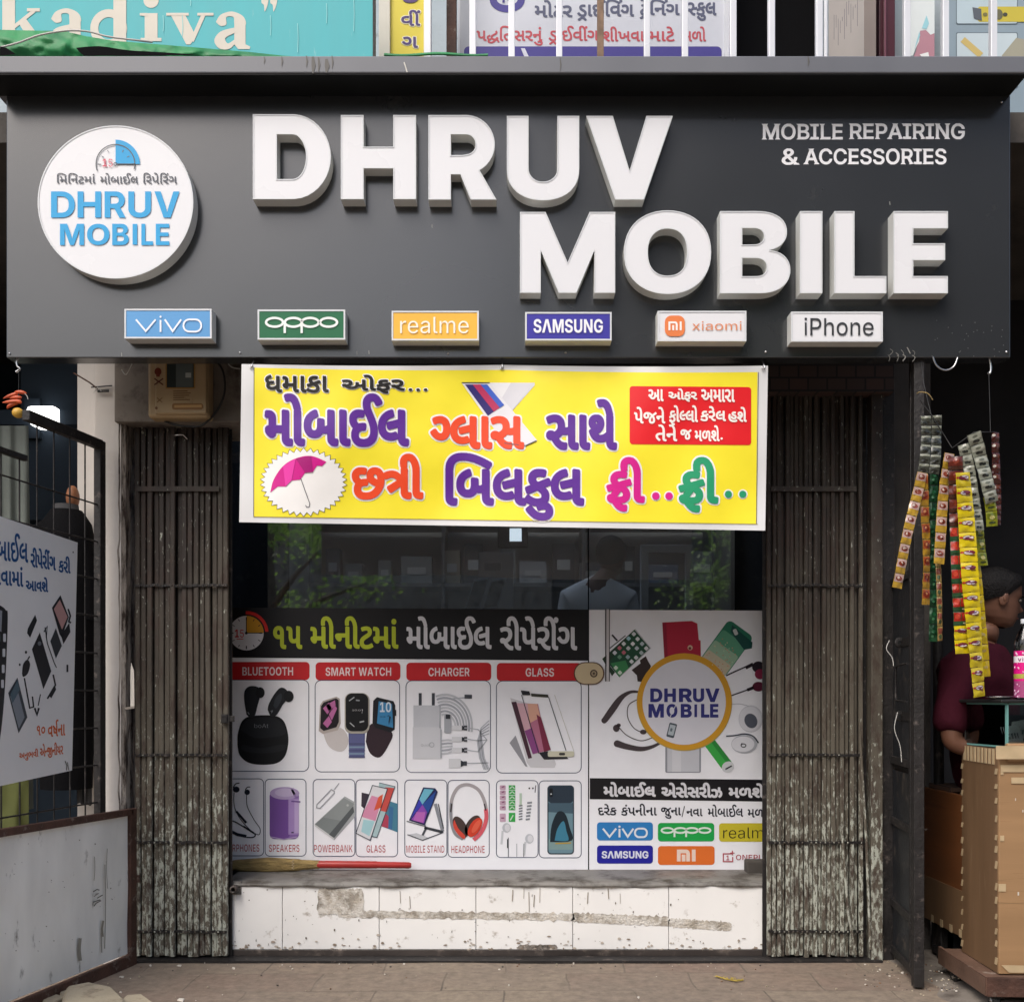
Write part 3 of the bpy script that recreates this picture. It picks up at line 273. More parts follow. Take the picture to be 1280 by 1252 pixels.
def pts_in(p, c):
    x, y = p; r = False
    for i in range(len(c)):
        (x1, y1), (x2, y2) = c[i-1], c[i]
        if (y1 > y) != (y2 > y) and x < (x2-x1)*(y-y1)/(y2-y1)+x1: r = not r
    return r

USED = set()
def line_outlines(s, font):
    """all outlines of one line of writing, x right, y up, in em/1000"""
    X = 0; cs = []
    if font == 'g':
        for wi, w in enumerate(s.split(' ')):
            if wi: X += 260
            for g in WORDS[w]:
                a, *o = GUJ[g]
                cs += [[(x+X, y) for x, y in c] for c in contours(plain(o))]; X += a
    else:
        for ch in s:
            flip = ch == '^'
            a, *o = LATIN[font][ord('V' if flip else ch)]; USED.add((font, 'V' if flip else ch))
            for c in contours(plain(o)):
                cs.append([(x+X, (727-y) if flip else y) for x, y in (c[::-1] if flip else c)])
            X += a
    return cs

def fit_outlines(cs, x0, y0, x1, y1):
    """scaled so that the ink fills the box (y down, as in a picture)"""
    ax = min(p[0] for c in cs for p in c); bx = max(p[0] for c in cs for p in c)
    ay = min(p[1] for c in cs for p in c); by = max(p[1] for c in cs for p in c)
    sx = (x1-x0)/(bx-ax); sy = (y1-y0)/(by-ay)
    return [clean([(x0+(x-ax)*sx, y1-(y-ay)*sy) for x, y in c]) for c in cs]

def grouped(cs):
    """[(outer, [holes])]"""
    cs = [c for c in cs if len(c) > 2 and abs(area(c)) > 1e-9]
    big = max(cs, key=lambda c: abs(area(c))); sg = area(big) > 0
    outs = [[c, []] for c in cs if (area(c) > 0) == sg]
    for h in cs:
        if (area(h) > 0) == sg: continue
        cand = [o for o in outs if pts_in(h[0], o[0])]
        if cand: min(cand, key=lambda o: abs(area(o[0])))[1].append(h)
    return outs, sg

def simplify(p, tol):
    if len(p) < 3: return p
    q = np.array(p, float); a = q[0]; d = q[-1]-a; L = math.hypot(*d)
    e = np.hypot(*(q-a).T) if L < 1e-9 else np.abs(d[0]*(q[:, 1]-a[1])-d[1]*(q[:, 0]-a[0]))/L
    i = int(e.argmax())
    if e[i] <= tol: return [p[0], p[-1]]
    return simplify(p[:i+1], tol)[:-1]+simplify(p[i:], tol)

def spread(M, r):
    """grows a mask by a disc of r cells"""
    h, w = M.shape; out = np.zeros_like(M); k = int(r); C = np.cumsum(np.pad(M.astype(np.int32), ((0, 0), (1, 0))), 1); x = np.arange(w)
    for dy in range(-k, k+1):
        q = int(math.sqrt(max(0, r*r-dy*dy))); row = (C[:, np.minimum(x+q+1, w)]-C[:, np.maximum(x-q, 0)]) > 0
        if dy >= 0: out[dy:] |= row[:h-dy]
        else: out[:dy] |= row[-dy:]
    return out

def weld(cs, bold=0, K=None):
    """overlapping outlines joined into one clean shape, made bolder or lighter by bold"""
    xs = [p[0] for c in cs for p in c]; ys = [p[1] for c in cs for p in c]
    K = K or max(7, min(26, 420/(max(ys)-min(ys)+1)))
    pad = 4+int(abs(bold)*K); x0, y0 = min(xs)-pad/K, min(ys)-pad/K
    w = int((max(xs)-x0)*K)+pad+2; h = int((max(ys)-y0)*K)+pad+2; Wn = np.zeros((h, w+1), np.int32)
    for c in cs:
        q = (np.array(c)-(x0, y0))*K
        for (xa, ya), (xb, yb) in zip(q, np.roll(q, -1, 0)):
            if ya == yb: continue
            lo, hi = (ya, yb) if ya < yb else (yb, ya); r = np.arange(math.ceil(lo-.5), math.ceil(hi-.5))
            if len(r): Wn[r, np.clip(np.ceil(xa+(xb-xa)*(r+.5-ya)/(yb-ya)-.5).astype(int), 0, w)] += 1 if yb > ya else -1
    M = np.cumsum(Wn, 1)[:, :w] != 0
    if bold > 0: M = spread(M, bold*K)
    elif bold < 0:
        n = M.sum()
        for k in (1, .6, .35, .15, 0):
            T = ~spread(~M, -bold*K*k)
            if T.sum() > .55*n: M = T; break
    Q = np.pad(M, 1); E = {}
    def add(r, c, a, b):
        for i, j in zip(r.tolist(), c.tolist()): E.setdefault((j+a[0], i+a[1]), []).append((j+b[0], i+b[1]))
    add(*np.nonzero(M & ~Q[:-2, 1:-1]), (0, 0), (1, 0)); add(*np.nonzero(M & ~Q[2:, 1:-1]), (1, 1), (0, 1))
    add(*np.nonzero(M & ~Q[1:-1, :-2]), (0, 1), (0, 0)); add(*np.nonzero(M & ~Q[1:-1, 2:]), (1, 0), (1, 1))
    out = []
    while E:
        s0 = cur = next(iter(E)); loop = [s0]; pd = None
        while True:
            o = E[cur]
            if len(o) > 1 and pd:                     # two cells touch at a corner: turn right, keep them apart
                o.sort(key=lambda n: pd[0]*(n[1]-cur[1])-pd[1]*(n[0]-cur[0]))
            nx = o.pop()
            if not o: del E[cur]
            if nx == s0: break
            pd = (nx[0]-cur[0], nx[1]-cur[1]); loop.append(nx); cur = nx
        if len(loop) < 10: continue
        k = min(range(len(loop)), key=lambda i: loop[i][0]+loop[i][1]); loop = loop[k:]+loop[:k]
        j = max(range(len(loop)), key=lambda i: loop[i][0]+loop[i][1])
        g = simplify(loop[:j+1], .95)[:-1]+simplify(loop[j:]+loop[:1], .95)[:-1]
        if len(g) > 2 and abs(area(g)) > 6: out.append([(x0+x/K, y0+y/K) for x, y in g])
    return out

# ------------------------------------------------------------------ materials
def lin(h):
    if not isinstance(h, str): return tuple(h)
    h = h.lstrip('#'); v = [int(h[i:i+2], 16)/255 for i in (0, 2, 4)]
    return tuple(c/12.92 if c <= .04045 else ((c+.055)/1.055)**2.4 for c in v)

MATS = {}
def base_mat(name):
    m = bpy.data.materials.new(name); m.use_nodes = True
    return m, m.node_tree, m.node_tree.nodes['Principled BSDF']

def rgba(c): return (*lin(c), 1)

def mk(name, col, rough=.6, metal=0, var=.12, vs=4.0, dirt=None, bump=0, bs=60, spec=.5, stretch=(1, 1, 1), rvar=.1, coat=0):
    """painted/weathered surface: colour drifting with noise, optional patches of dirt (colour, amount 0-1, scale), fine bump"""
    m, t, b = base_mat(name); N = t.nodes; L = t.links
    tc = N.new('ShaderNodeTexCoord'); mp = N.new('ShaderNodeMapping'); mp.inputs['Scale'].default_value = stretch
    L.new(tc.outputs['Object'], mp.inputs[0])
    n1 = N.new('ShaderNodeTexNoise'); n1.inputs['Scale'].default_value = vs; n1.inputs['Detail'].default_value = 6
    L.new(mp.outputs[0], n1.inputs['Vector'])
    c = lin(col)
    rp = N.new('ShaderNodeValToRGB'); e = rp.color_ramp.elements
    e[0].position = .3; e[1].position = .7
    e[0].color = (*[max(0, x*(1-var)) for x in c], 1); e[1].color = (*[min(1, x*(1+var)) for x in c], 1)
    L.new(n1.outputs['Fac'], rp.inputs[0]); out = rp.outputs[0]
    if dirt:
        dc, amt, ds = dirt[:3]
        n2 = N.new('ShaderNodeTexNoise'); n2.inputs['Scale'].default_value = ds; n2.inputs['Detail'].default_value = 10; n2.inputs['Roughness'].default_value = .68
        L.new(mp.outputs[0], n2.inputs['Vector'])
        r2 = N.new('ShaderNodeMapRange'); r2.inputs[1].default_value = .72-amt*.4; r2.inputs[2].default_value = .80-amt*.3
        L.new(n2.outputs['Fac'], r2.inputs[0])
        mx = N.new('ShaderNodeMix'); mx.data_type = 'RGBA'
        L.new(r2.outputs[0], mx.inputs['Factor']); L.new(out, mx.inputs['A']); mx.inputs['B'].default_value = rgba(dc); out = mx.outputs['Result']
    L.new(out, b.inputs['Base Color'])
    rr = N.new('ShaderNodeMapRange'); rr.inputs[3].default_value = max(.02, rough-rvar); rr.inputs[4].default_value = min(1, rough+rvar)
    L.new(n1.outputs['Fac'], rr.inputs[0]); L.new(rr.outputs[0], b.inputs['Roughness'])
    b.inputs['Metallic'].default_value = metal; b.inputs['Specular IOR Level'].default_value = spec
    if coat: b.inputs['Coat Weight'].default_value = coat; b.inputs['Coat Roughness'].default_value = .15
    if bump:
        n3 = N.new('ShaderNodeTexNoise'); n3.inputs['Scale'].default_value = bs; n3.inputs['Detail'].default_value = 5
        L.new(mp.outputs[0], n3.inputs['Vector'])
        bp = N.new('ShaderNodeBump'); bp.inputs['Strength'].default_value = bump; bp.inputs['Distance'].default_value = .01
        L.new(n3.outputs['Fac'], bp.inputs['Height']); L.new(bp.outputs[0], b.inputs['Normal'])
    MATS[name] = m
    return name

def ink(h, rough=.42):
    """printed or dyed colour"""
    key = 'ink_'+h.lstrip('#')
    if key not in MATS: mk(key, h, rough, var=.03, vs=9, rvar=.05, spec=.35)
    return key

def getm(k):
    if k.startswith('#'): k = ink(k)
    return MATS[k]

# ------------------------------------------------------------------ mesh builder
class MB:
    def __init__(s): s.v = []; s.f = []; s.m = []; s.k = []; s.sm = []
    def mi(s, mat):
        if mat.startswith('#'): mat = ink(mat)
        if mat not in s.k: s.k.append(mat)
        return s.k.index(mat)
    def face(s, pts, mat, smooth=False):
        i = len(s.v); s.v += [tuple(p) for p in pts]; s.f.append(tuple(range(i, i+len(pts)))); s.m.append(s.mi(mat)); s.sm.append(smooth)
    def mesh(s, verts, faces, mat, smooth=False):
        i = len(s.v); s.v += [tuple(p) for p in verts]; k = s.mi(mat)
        for f in faces: s.f.append(tuple(i+j for j in f)); s.m.append(k); s.sm.append(smooth)
    def box(s, a, b, mat):
        (x0, y0, z0), (x1, y1, z1) = [min(p, q) for p, q in zip(a, b)], [max(p, q) for p, q in zip(a, b)]
        V = [(x0, y0, z0), (x1, y0, z0), (x1, y1, z0), (x0, y1, z0), (x0, y0, z1), (x1, y0, z1), (x1, y1, z1), (x0, y1, z1)]
        s.mesh(V, [(0, 3, 2, 1), (4, 5, 6, 7), (0, 1, 5, 4), (1, 2, 6, 5), (2, 3, 7, 6), (3, 0, 4, 7)], mat)
    def obox(s, c, u, v, w, mat):
        """box from centre and three half-axis vectors"""
        c, u, v, w = Vector(c), Vector(u), Vector(v), Vector(w)
        V = [c-u-v-w, c+u-v-w, c+u+v-w, c-u+v-w, c-u-v+w, c+u-v+w, c+u+v+w, c-u+v+w]
        s.mesh(V, [(0, 3, 2, 1), (4, 5, 6, 7), (0, 1, 5, 4), (1, 2, 6, 5), (2, 3, 7, 6), (3, 0, 4, 7)], mat)
    def bar(s, a, b, wx, wy, mat, up=(0, 1, 0)):
        """rectangular bar from a to b; wx, wy full widths across"""
        a, b = Vector(a), Vector(b); d = (b-a); L = d.length; d = d/L
        u = Vector(up); u = (u-d*u.dot(d)).normalized(); w = d.cross(u)
        s.obox((a+b)/2, w*wx/2, u*wy/2, d*L/2, mat)
    def tube(s, path, r, mat, n=8, caps=True, smooth=True):
        path = [Vector(p) for p in path]; rs = r if isinstance(r, (list, tuple)) else [r]*len(path)
        V = []; prev = None
        for i, p in enumerate(path):
            d = (path[min(i+1, len(path)-1)]-path[max(i-1, 0)]).normalized()
            if prev is None:
                u = Vector((0, 0, 1)) if abs(d.z) < .9 else Vector((1, 0, 0))
            else: u = prev
            u = (u-d*u.dot(d)).normalized(); w = d.cross(u); prev = u
            V += [p+(u*math.cos(2*math.pi*k/n)+w*math.sin(2*math.pi*k/n))*rs[i] for k in range(n)]
        Fc = [(i*n+k, i*n+(k+1) % n, (i+1)*n+(k+1) % n, (i+1)*n+k) for i in range(len(path)-1) for k in range(n)]
        s.mesh(V, Fc, mat, smooth)
        if caps: s.face(V[:n][::-1], mat); s.face(V[-n:], mat)
    def lathe(s, c, prof, mat, n=24, axis='Z', smooth=True):
        """prof: list of (radius, height) around an axis through c"""
        c = Vector(c); V = []
        for r, h in prof:
            for k in range(n):
                a = 2*math.pi*k/n; x, y = r*math.cos(a), r*math.sin(a)
                V.append(c+(Vector((x, y, h)) if axis == 'Z' else Vector((x, -h, y)) if axis == 'Y' else Vector((h, x, y))))
        s.mesh(V, [(i*n+k, i*n+(k+1) % n, (i+1)*n+(k+1) % n, (i+1)*n+k) for i in range(len(prof)-1) for k in range(n)], mat, smooth)
    def ell(s, c, r, mat, nu=16, nv=10, rot=None):
        c = Vector(c); V = []
        for j in range(nv+1):
            t = math.pi*j/nv
            for i in range(nu):
                p = Vector((r[0]*math.sin(t)*math.cos(2*math.pi*i/nu), r[1]*math.sin(t)*math.sin(2*math.pi*i/nu), r[2]*math.cos(t)))
                if rot: p = rot @ p
                V.append(c+p)
        s.mesh(V, [(j*nu+i, j*nu+(i+1) % nu, (j+1)*nu+(i+1) % nu, (j+1)*nu+i) for j in range(nv) for i in range(nu)], mat, True)
    def grid(s, fn, nu, nv, mat, smooth=True):
        V = [fn(i/nu, j/nv) for j in range(nv+1) for i in range(nu+1)]
        s.mesh(V, [(j*(nu+1)+i, j*(nu+1)+i+1, (j+1)*(nu+1)+i+1, (j+1)*(nu+1)+i) for j in range(nv) for i in range(nu)], mat, smooth)
    def build(s, name, parent=None, bevel=0, seg=2, merge=False):
        me = bpy.data.meshes.new(name); me.from_pydata([tuple(p) for p in s.v], [], s.f)
        for k in s.k: me.materials.append(getm(k))
        me.polygons.foreach_set('material_index', s.m); me.polygons.foreach_set('use_smooth', s.sm)
        if bevel or merge:
            bm = bmesh.new(); bm.from_mesh(me)
            bmesh.ops.remove_doubles(bm, verts=bm.verts, dist=1e-5)
            if bevel:
                ed = [e for e in bm.edges if len(e.link_faces) == 2 and e.calc_face_angle(0) > .6]
                bmesh.ops.bevel(bm, geom=ed, offset=bevel, segments=seg, affect='EDGES', clamp_overlap=True, profile=.5)
            bm.to_mesh(me); bm.free()
        me.update()
        o = bpy.data.objects.new(name, me); COL.objects.link(o)
        if parent: adopt(o, parent)
        return o

def wmat(o):
    m = Matrix.Translation(o.location)
    return m
def adopt(o, parent):
    o.parent = parent
    p = parent; M = Matrix.Identity(4)
    while p: M = Matrix.Translation(p.location) @ M if p.parent is None else M; p = p.parent
    o.matrix_parent_inverse = M.inverted() if parent.parent is None else Matrix.Identity(4)

def thing(name, label, cat, loc=(0, 0, 0), group=None):
    o = bpy.data.objects.new(name, None); o.empty_display_size = .1; COL.objects.link(o); o.location = loc
    return tag(o, label, cat, group)
def tag(o, label, cat, group=None):
    o['label'] = label; o['category'] = cat
    if group: o['group'] = group
    return o
def struct(o, label=None, cat=None, kind='structure'):
    o['kind'] = kind
    if label: o['label'] = label
    if cat: o['category'] = cat
    return o

# ------------------------------------------------------------------ planes seen in the photograph, and printing on them
def P(px, py, d): return Vector(((px-640)/F*d, d, EYE+(HZ-py)/F*d))

class Plane:
    def __init__(s, p0, n, eps=.0007): s.p0 = Vector(p0); s.n = Vector(n).normalized(); s.eps = eps
    def __call__(s, px, py, l=0):
        c = Vector((0, 0, EYE)); d = Vector(((px-640)/F, 1, (HZ-py)/F))
        t = (s.p0-c).dot(s.n)/d.dot(s.n)
        return c+d*t+s.n*(l*s.eps)
def front(d, eps=.0007): return Plane((0, d, 0), (0, -1, 0), eps)

class Pr:
    """prints flat artwork on a surface; fn(x, y, layer) gives the place in the room"""
    def __init__(s, fn, fine=0): s.mb = MB(); s.fn = fn; s.fine = fine
    def poly(s, pts, mat, l=1, holes=()):
        pts = clean(pts)
        if len(pts) < 3: return
        if len(pts) <= 3 and not holes and not s.fine: s.mb.face([s.fn(x, y, l) for x, y in pts], mat); return
        loops = [pts]+[clean(h) for h in holes]
        fl = [p for q in loops for p in q]
        tri = tessellate_polygon([[Vector((x, y, 0)) for x, y in q] for q in loops])
        if s.fine:                                    # follow a waving cloth: cut long triangles
            todo = [tuple(fl[i] for i in t) for t in tri]; done = []
            while todo:
                t = todo.pop(); e = [(t[i][0]-t[i-1][0])**2+(t[i][1]-t[i-1][1])**2 for i in range(3)]; i = e.index(max(e))
                if e[i] > s.fine**2:
                    a, b, c = t[i-1], t[i], t[(i+1) % 3]; m = ((a[0]+b[0])/2, (a[1]+b[1])/2); todo += [(a, m, c), (m, b, c)]
                else: done.append(t)
            ix = {}; fs = []
            for t in done: fs.append(tuple(ix.setdefault(p, len(ix)) for p in t))
            s.mb.mesh([s.fn(x, y, l) for x, y in ix], fs, mat); return
        s.mb.mesh([s.fn(x, y, l) for x, y in fl], [tuple(t) for t in tri], mat)
    def rect(s, x0, y0, x1, y1, mat, l=1): s.poly([(x0, y0), (x1, y0), (x1, y1), (x0, y1)], mat, l)
    def rr_pts(s, x0, y0, x1, y1, r, n=5):
        q = []
        for cx, cy, a in ((x1-r, y0+r, -90), (x1-r, y1-r, 0), (x0+r, y1-r, 90), (x0+r, y0+r, 180)):
            q += [(cx+r*math.cos(R(a+90*k/n)), cy+r*math.sin(R(a+90*k/n))) for k in range(n+1)]
        return q
    def rrect(s, x0, y0, x1, y1, r, mat, l=1): s.poly(s.rr_pts(x0, y0, x1, y1, r), mat, l)
    def rframe(s, x0, y0, x1, y1, r, w, mat, l=1):
        s.poly(s.rr_pts(x0, y0, x1, y1, r), mat, l, [s.rr_pts(x0+w, y0+w, x1-w, y1-w, max(.2, r-w))])
    def ell(s, cx, cy, rx, ry, mat, l=1, n=28, rot=0):
        c, q = math.cos(R(rot)), math.sin(R(rot))
        s.poly([(cx+rx*math.cos(a)*c-ry*math.sin(a)*q, cy+rx*math.cos(a)*q+ry*math.sin(a)*c) for a in [2*math.pi*k/n for k in range(n)]], mat, l)
    def ring(s, cx, cy, rx, ry, w, mat, l=1, n=32):
        e = lambda d: [(cx+(rx+d)*math.cos(2*math.pi*k/n), cy+(ry+d)*math.sin(2*math.pi*k/n)) for k in range(n)]
        s.poly(e(0), mat, l, [e(-w)])
    def sector(s, cx, cy, r, a0, a1, mat, l=1, r0=0, n=14):
        q = [(cx+r*math.cos(R(a0+(a1-a0)*k/n)), cy+r*math.sin(R(a0+(a1-a0)*k/n))) for k in range(n+1)]
        q += [(cx+r0*math.cos(R(a1+(a0-a1)*k/n)), cy+r0*math.sin(R(a1+(a0-a1)*k/n))) for k in range(n+1)] if r0 else [(cx, cy)]
        s.poly(q, mat, l)
    def rot(s, pts, cx, cy, a):
        c, q = math.cos(R(a)), math.sin(R(a))
        return [(cx+x*c-y*q, cy+x*q+y*c) for x, y in pts]
    def rrot(s, cx, cy, w, h, a, r, mat, l=1):
        s.poly(s.rot(s.rr_pts(-w/2, -h/2, w/2, h/2, r), cx, cy, a), mat, l)
    def line(s, pts, w, mat, l=1, closed=False):
        n = len(pts); L_, R_ = [], []
        ws = w if isinstance(w, (list, tuple)) else [w]*n
        for i in range(n):
            a = pts[i-1] if (i or closed) else None; b = pts[i]; e = pts[(i+1) % n] if (i < n-1 or closed) else None
            d1 = Vector((b[0]-a[0], b[1]-a[1])).normalized() if a else None
            d2 = Vector((e[0]-b[0], e[1]-b[1])).normalized() if e else None
            d1 = d1 or d2; d2 = d2 or d1
            m = Vector((-d1.y-d2.y, d1.x+d2.x)); m = m.normalized() if m.length > .2 else Vector((-d1.y, d1.x))
            k = max(.55, m.dot(Vector((-d1.y, d1.x)))); h = ws[i]/2/k
            L_.append((b[0]+m.x*h, b[1]+m.y*h)); R_.append((b[0]-m.x*h, b[1]-m.y*h))
        for i in range(n if closed else n-1):
            j = (i+1) % n
            s.mb.face([s.fn(*q, l) for q in (L_[i], L_[j], R_[j], R_[i])], mat)
    def text(s, t, x0, y0, x1, y1, mat, l=1, font='b', bold=0, skew=0, wav=None):
        cs = fit_outlines(line_outlines(t, font), x0, y0, x1, y1)
        if skew: cs = [[(x, y+(x-x0)*skew) for x, y in c] for c in cs]
        for o, hs_ in grouped(weld(cs, bold))[0]: s.poly(o, mat, l, hs_)
    def build(s, name, parent=None): return s.mb.build(name, parent)
def bez(p0, p1, p2, n=10):
    return [((1-t)**2*p0[0]+2*t*(1-t)*p1[0]+t*t*p2[0], (1-t)**2*p0[1]+2*t*(1-t)*p1[1]+t*t*p2[1]) for t in [k/n for k in range(n+1)]]
def spline(pts, n=6):
    """smooth curve through points (Catmull-Rom)"""
    q = [pts[0]]+list(pts)+[pts[-1]]; out = []
    for i in range(1, len(q)-2):
        for k in range(n):
            t = k/n
            out.append(tuple(.5*((2*b)+(-a+c)*t+(2*a-5*b+4*c-d)*t*t+(-a+3*b-3*c+d)*t**3) for a, b, c, d in zip(q[i-1], q[i], q[i+1], q[i+2])))
    out.append(tuple(pts[-1])); return out

# ------------------------------------------------------------------ named materials
mk('plaster_white', (.58, .545, .51), .8, var=.08, vs=2.5, dirt=((.10, .07, .05), .12, 7), bump=.25, bs=35)
mk('plaster_chipped', (.36, .32, .28), .85, var=.3, vs=6, dirt=((.035, .022, .016), .72, 12), bump=.6, bs=40, stretch=(2.5, 2.5, .6))
mk('concrete', (.20, .175, .15), .85, var=.25, vs=4, dirt=((.07, .055, .045), .5, 5), bump=.4, bs=30)
mk('dark_concrete', (.07, .062, .055), .85, var=.3, vs=5, bump=.4, bs=30)
mk('ledge_stone', (.20, .19, .175), .55, var=.3, vs=7, dirt=((.07, .06, .05), .6, 9), bump=.25, bs=50)
mk('mortar', (.26, .23, .20), .95, var=.35, vs=25, dirt=((.09, .075, .06), .6, 30), bump=.9, bs=90)
mk('tile_white', (.85, .845, .83), .32, var=.05, vs=3, dirt=((.40, .36, .31), .30, 15), bump=.05, bs=12)
mk('grout', (.10, .09, .08), .9)
mk('old_glue', (.38, .34, .285), .9, var=.5, vs=14, dirt=((.66, .63, .58), .72, 24), bump=.6, bs=120)
mk('skirting_dark', (.045, .036, .032), .5, var=.3, vs=6, dirt=((.16, .13, .11), .45, 9), bump=.2, bs=40)
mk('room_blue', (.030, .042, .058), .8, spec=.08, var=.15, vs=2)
mk('room_dark', (.030, .030, .033), .85, spec=.08, var=.3, vs=2)  # near black, so the colour itself makes the rooms look unlit
mk('shop_inside', (.50, .51, .53), .7, var=.1, vs=2)
mk('upper_wall', (.42, .48, .52), .8, var=.1, vs=3, dirt=((.2, .2, .19), .2, 6), bump=.2)
mk('black_void', (.006, .006, .007), .9, spec=.08)
mk('acp_grey', (.026, .028, .031), .22, var=.06, vs=1.2, dirt=((.050, .049, .047), .2, 3), spec=1.0, rvar=.05, bump=.10, bs=1.6)
mk('acp_edge', (.150, .156, .175), .38, var=.08, vs=3, dirt=((.20, .19, .175), .25, 14), spec=.5, stretch=(1, 1, .35))
mk('acrylic_white', (.79, .795, .82), .28, var=.006, vs=2, spec=.5)
mk('return_white', (.66, .67, .65), .45, var=.06, vs=6, dirt=((.35, .33, .29), .12, 25))
mk('trim_cap', (.70, .72, .74), .35, var=.04)
mk('rust_frame', (.075, .035, .024), .7, .15, var=.4, vs=12, dirt=((.22, .18, .15), .35, 20), bump=.4, bs=80)
mk('panel_white', (.80, .80, .765), .5, var=.12, vs=3, dirt=((.20, .19, .175), .3, 9), bump=.12, bs=14, stretch=(2.2, 2.2, .8))
mk('dark_iron', (.014, .012, .012), .6, .1, var=.4, vs=9, dirt=((.11, .09, .08), .35, 26), bump=.3, bs=60)
mk('door_iron', (.016, .018, .022), .45, .1, var=.3, vs=5, dirt=((.085, .07, .06), .4, 14), bump=.25, bs=50)
mk('steel', (.55, .55, .56), .25, .95, var=.06)
mk('rail_white', (.74, .75, .78), .3, .15, var=.05, dirt=((.35, .31, .27), .12, 30))
mk('rail_rusty', (.22, .14, .09), .7, .1, var=.3, vs=30)
mk('meter_plastic', (.38, .27, .145), .5, var=.12, vs=6, dirt=((.2, .12, .06), .35, 10))
mk('cable_black', (.012, .012, .012), .5, var=.05)
mk('cable_white', (.5, .49, .46), .5, var=.1)
mk('banner_back', (.70, .70, .70), .55, var=.03)
mk('tarp_green', (.012, .20, .055), .55, var=.3, vs=8, bump=.5, bs=18)
mk('teal_board', (.055, .44, .48), .55, var=.07, vs=2, dirt=((.2, .5, .52), .2, 18), stretch=(3, 3, .4))
mk('cream_paint', (.68, .63, .54), .6, var=.06, vs=8)
mk('cloth_grey', (.17, .19, .175), .9, spec=.08, var=.15, vs=5, bump=.2)
mk('cloth_black', (.004, .004, .005), .85, spec=.08, var=.15, vs=6, bump=.2)
mk('cloth_greytrouser', (.06, .06, .063), .9, spec=.08, var=.15, vs=5)
mk('cloth_maroon', (.050, .008, .016), .85, spec=.08, var=.12, vs=8, bump=.2)  # colour lowered for the shade inside the kiosk
mk('cloth_white', (.80, .81, .84), .85, spec=.08, var=.06, vs=8, bump=.2)
mk('amber', (.20, .075, .03), .6, var=.3, vs=20)
mk('cloth_olive', (.075, .085, .022), .9, var=.2)
mk('cloth_navy', (.012, .010, .014), .85, spec=.08, var=.1)
mk('skin', (.15, .068, .042), .5, var=.08, vs=20, spec=.4)  # kept dark in colour for the man in the shaded kiosk
mk('hair', (.006, .005, .005), .6, spec=.2, var=.3, vs=60, bump=.6, bs=160)
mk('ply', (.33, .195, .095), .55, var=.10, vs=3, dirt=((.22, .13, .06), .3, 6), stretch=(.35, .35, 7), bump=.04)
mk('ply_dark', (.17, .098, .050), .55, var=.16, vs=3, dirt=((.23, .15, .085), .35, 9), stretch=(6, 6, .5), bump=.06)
mk('ply_red', (.17, .062, .022), .4, var=.18, vs=2, stretch=(.6, .6, 5), dirt=((.10, .035, .015), .4, 4))
mk('ply_edge', (.16, .085, .045), .7, var=.3, vs=15)
mk('tape', (.50, .38, .23), .4, var=.12, vs=14, spec=.5)
mk('base_wood', (.13, .075, .052), .6, var=.25, vs=8, dirt=((.3, .24, .2), .25, 20), bump=.2)
mk('rubber', (.02, .02, .02), .6)
mk('lemon', (.62, .36, .05), .5, var=.15, vs=40, bump=.2, bs=150)
mk('chilli', (.52, .085, .025), .4, var=.3, vs=25)
mk('straw', (.30, .21, .08), .8, var=.35, vs=60, stretch=(.3, 1, 1), bump=.8, bs=200)
mk('handle_red', (.42, .030, .026), .4, var=.12, vs=12)
mk('slab_stone', (.37, .32, .235), .85, var=.15, vs=7, dirt=((.22, .18, .13), .4, 12), bump=.4, bs=50)
mk('paper_bit', (.62, .58, .52), .8, var=.1)
mk('leaf_yellow', (.45, .33, .05), .7, var=.3)
mk('bark', (.10, .075, .055), .9, var=.3, vs=6, bump=.6, bs=20)
mk('petplastic', (.55, .58, .62), .12, var=.05, spec=.6)
mk('bottle_liquid', (.55, .07, .26), .15, var=.1)
mk('foil_green', (.012, .055, .022), .25, .35, var=.5, vs=40)
mk('foil_silver', (.30, .31, .27), .3, .45, var=.35, vs=60)

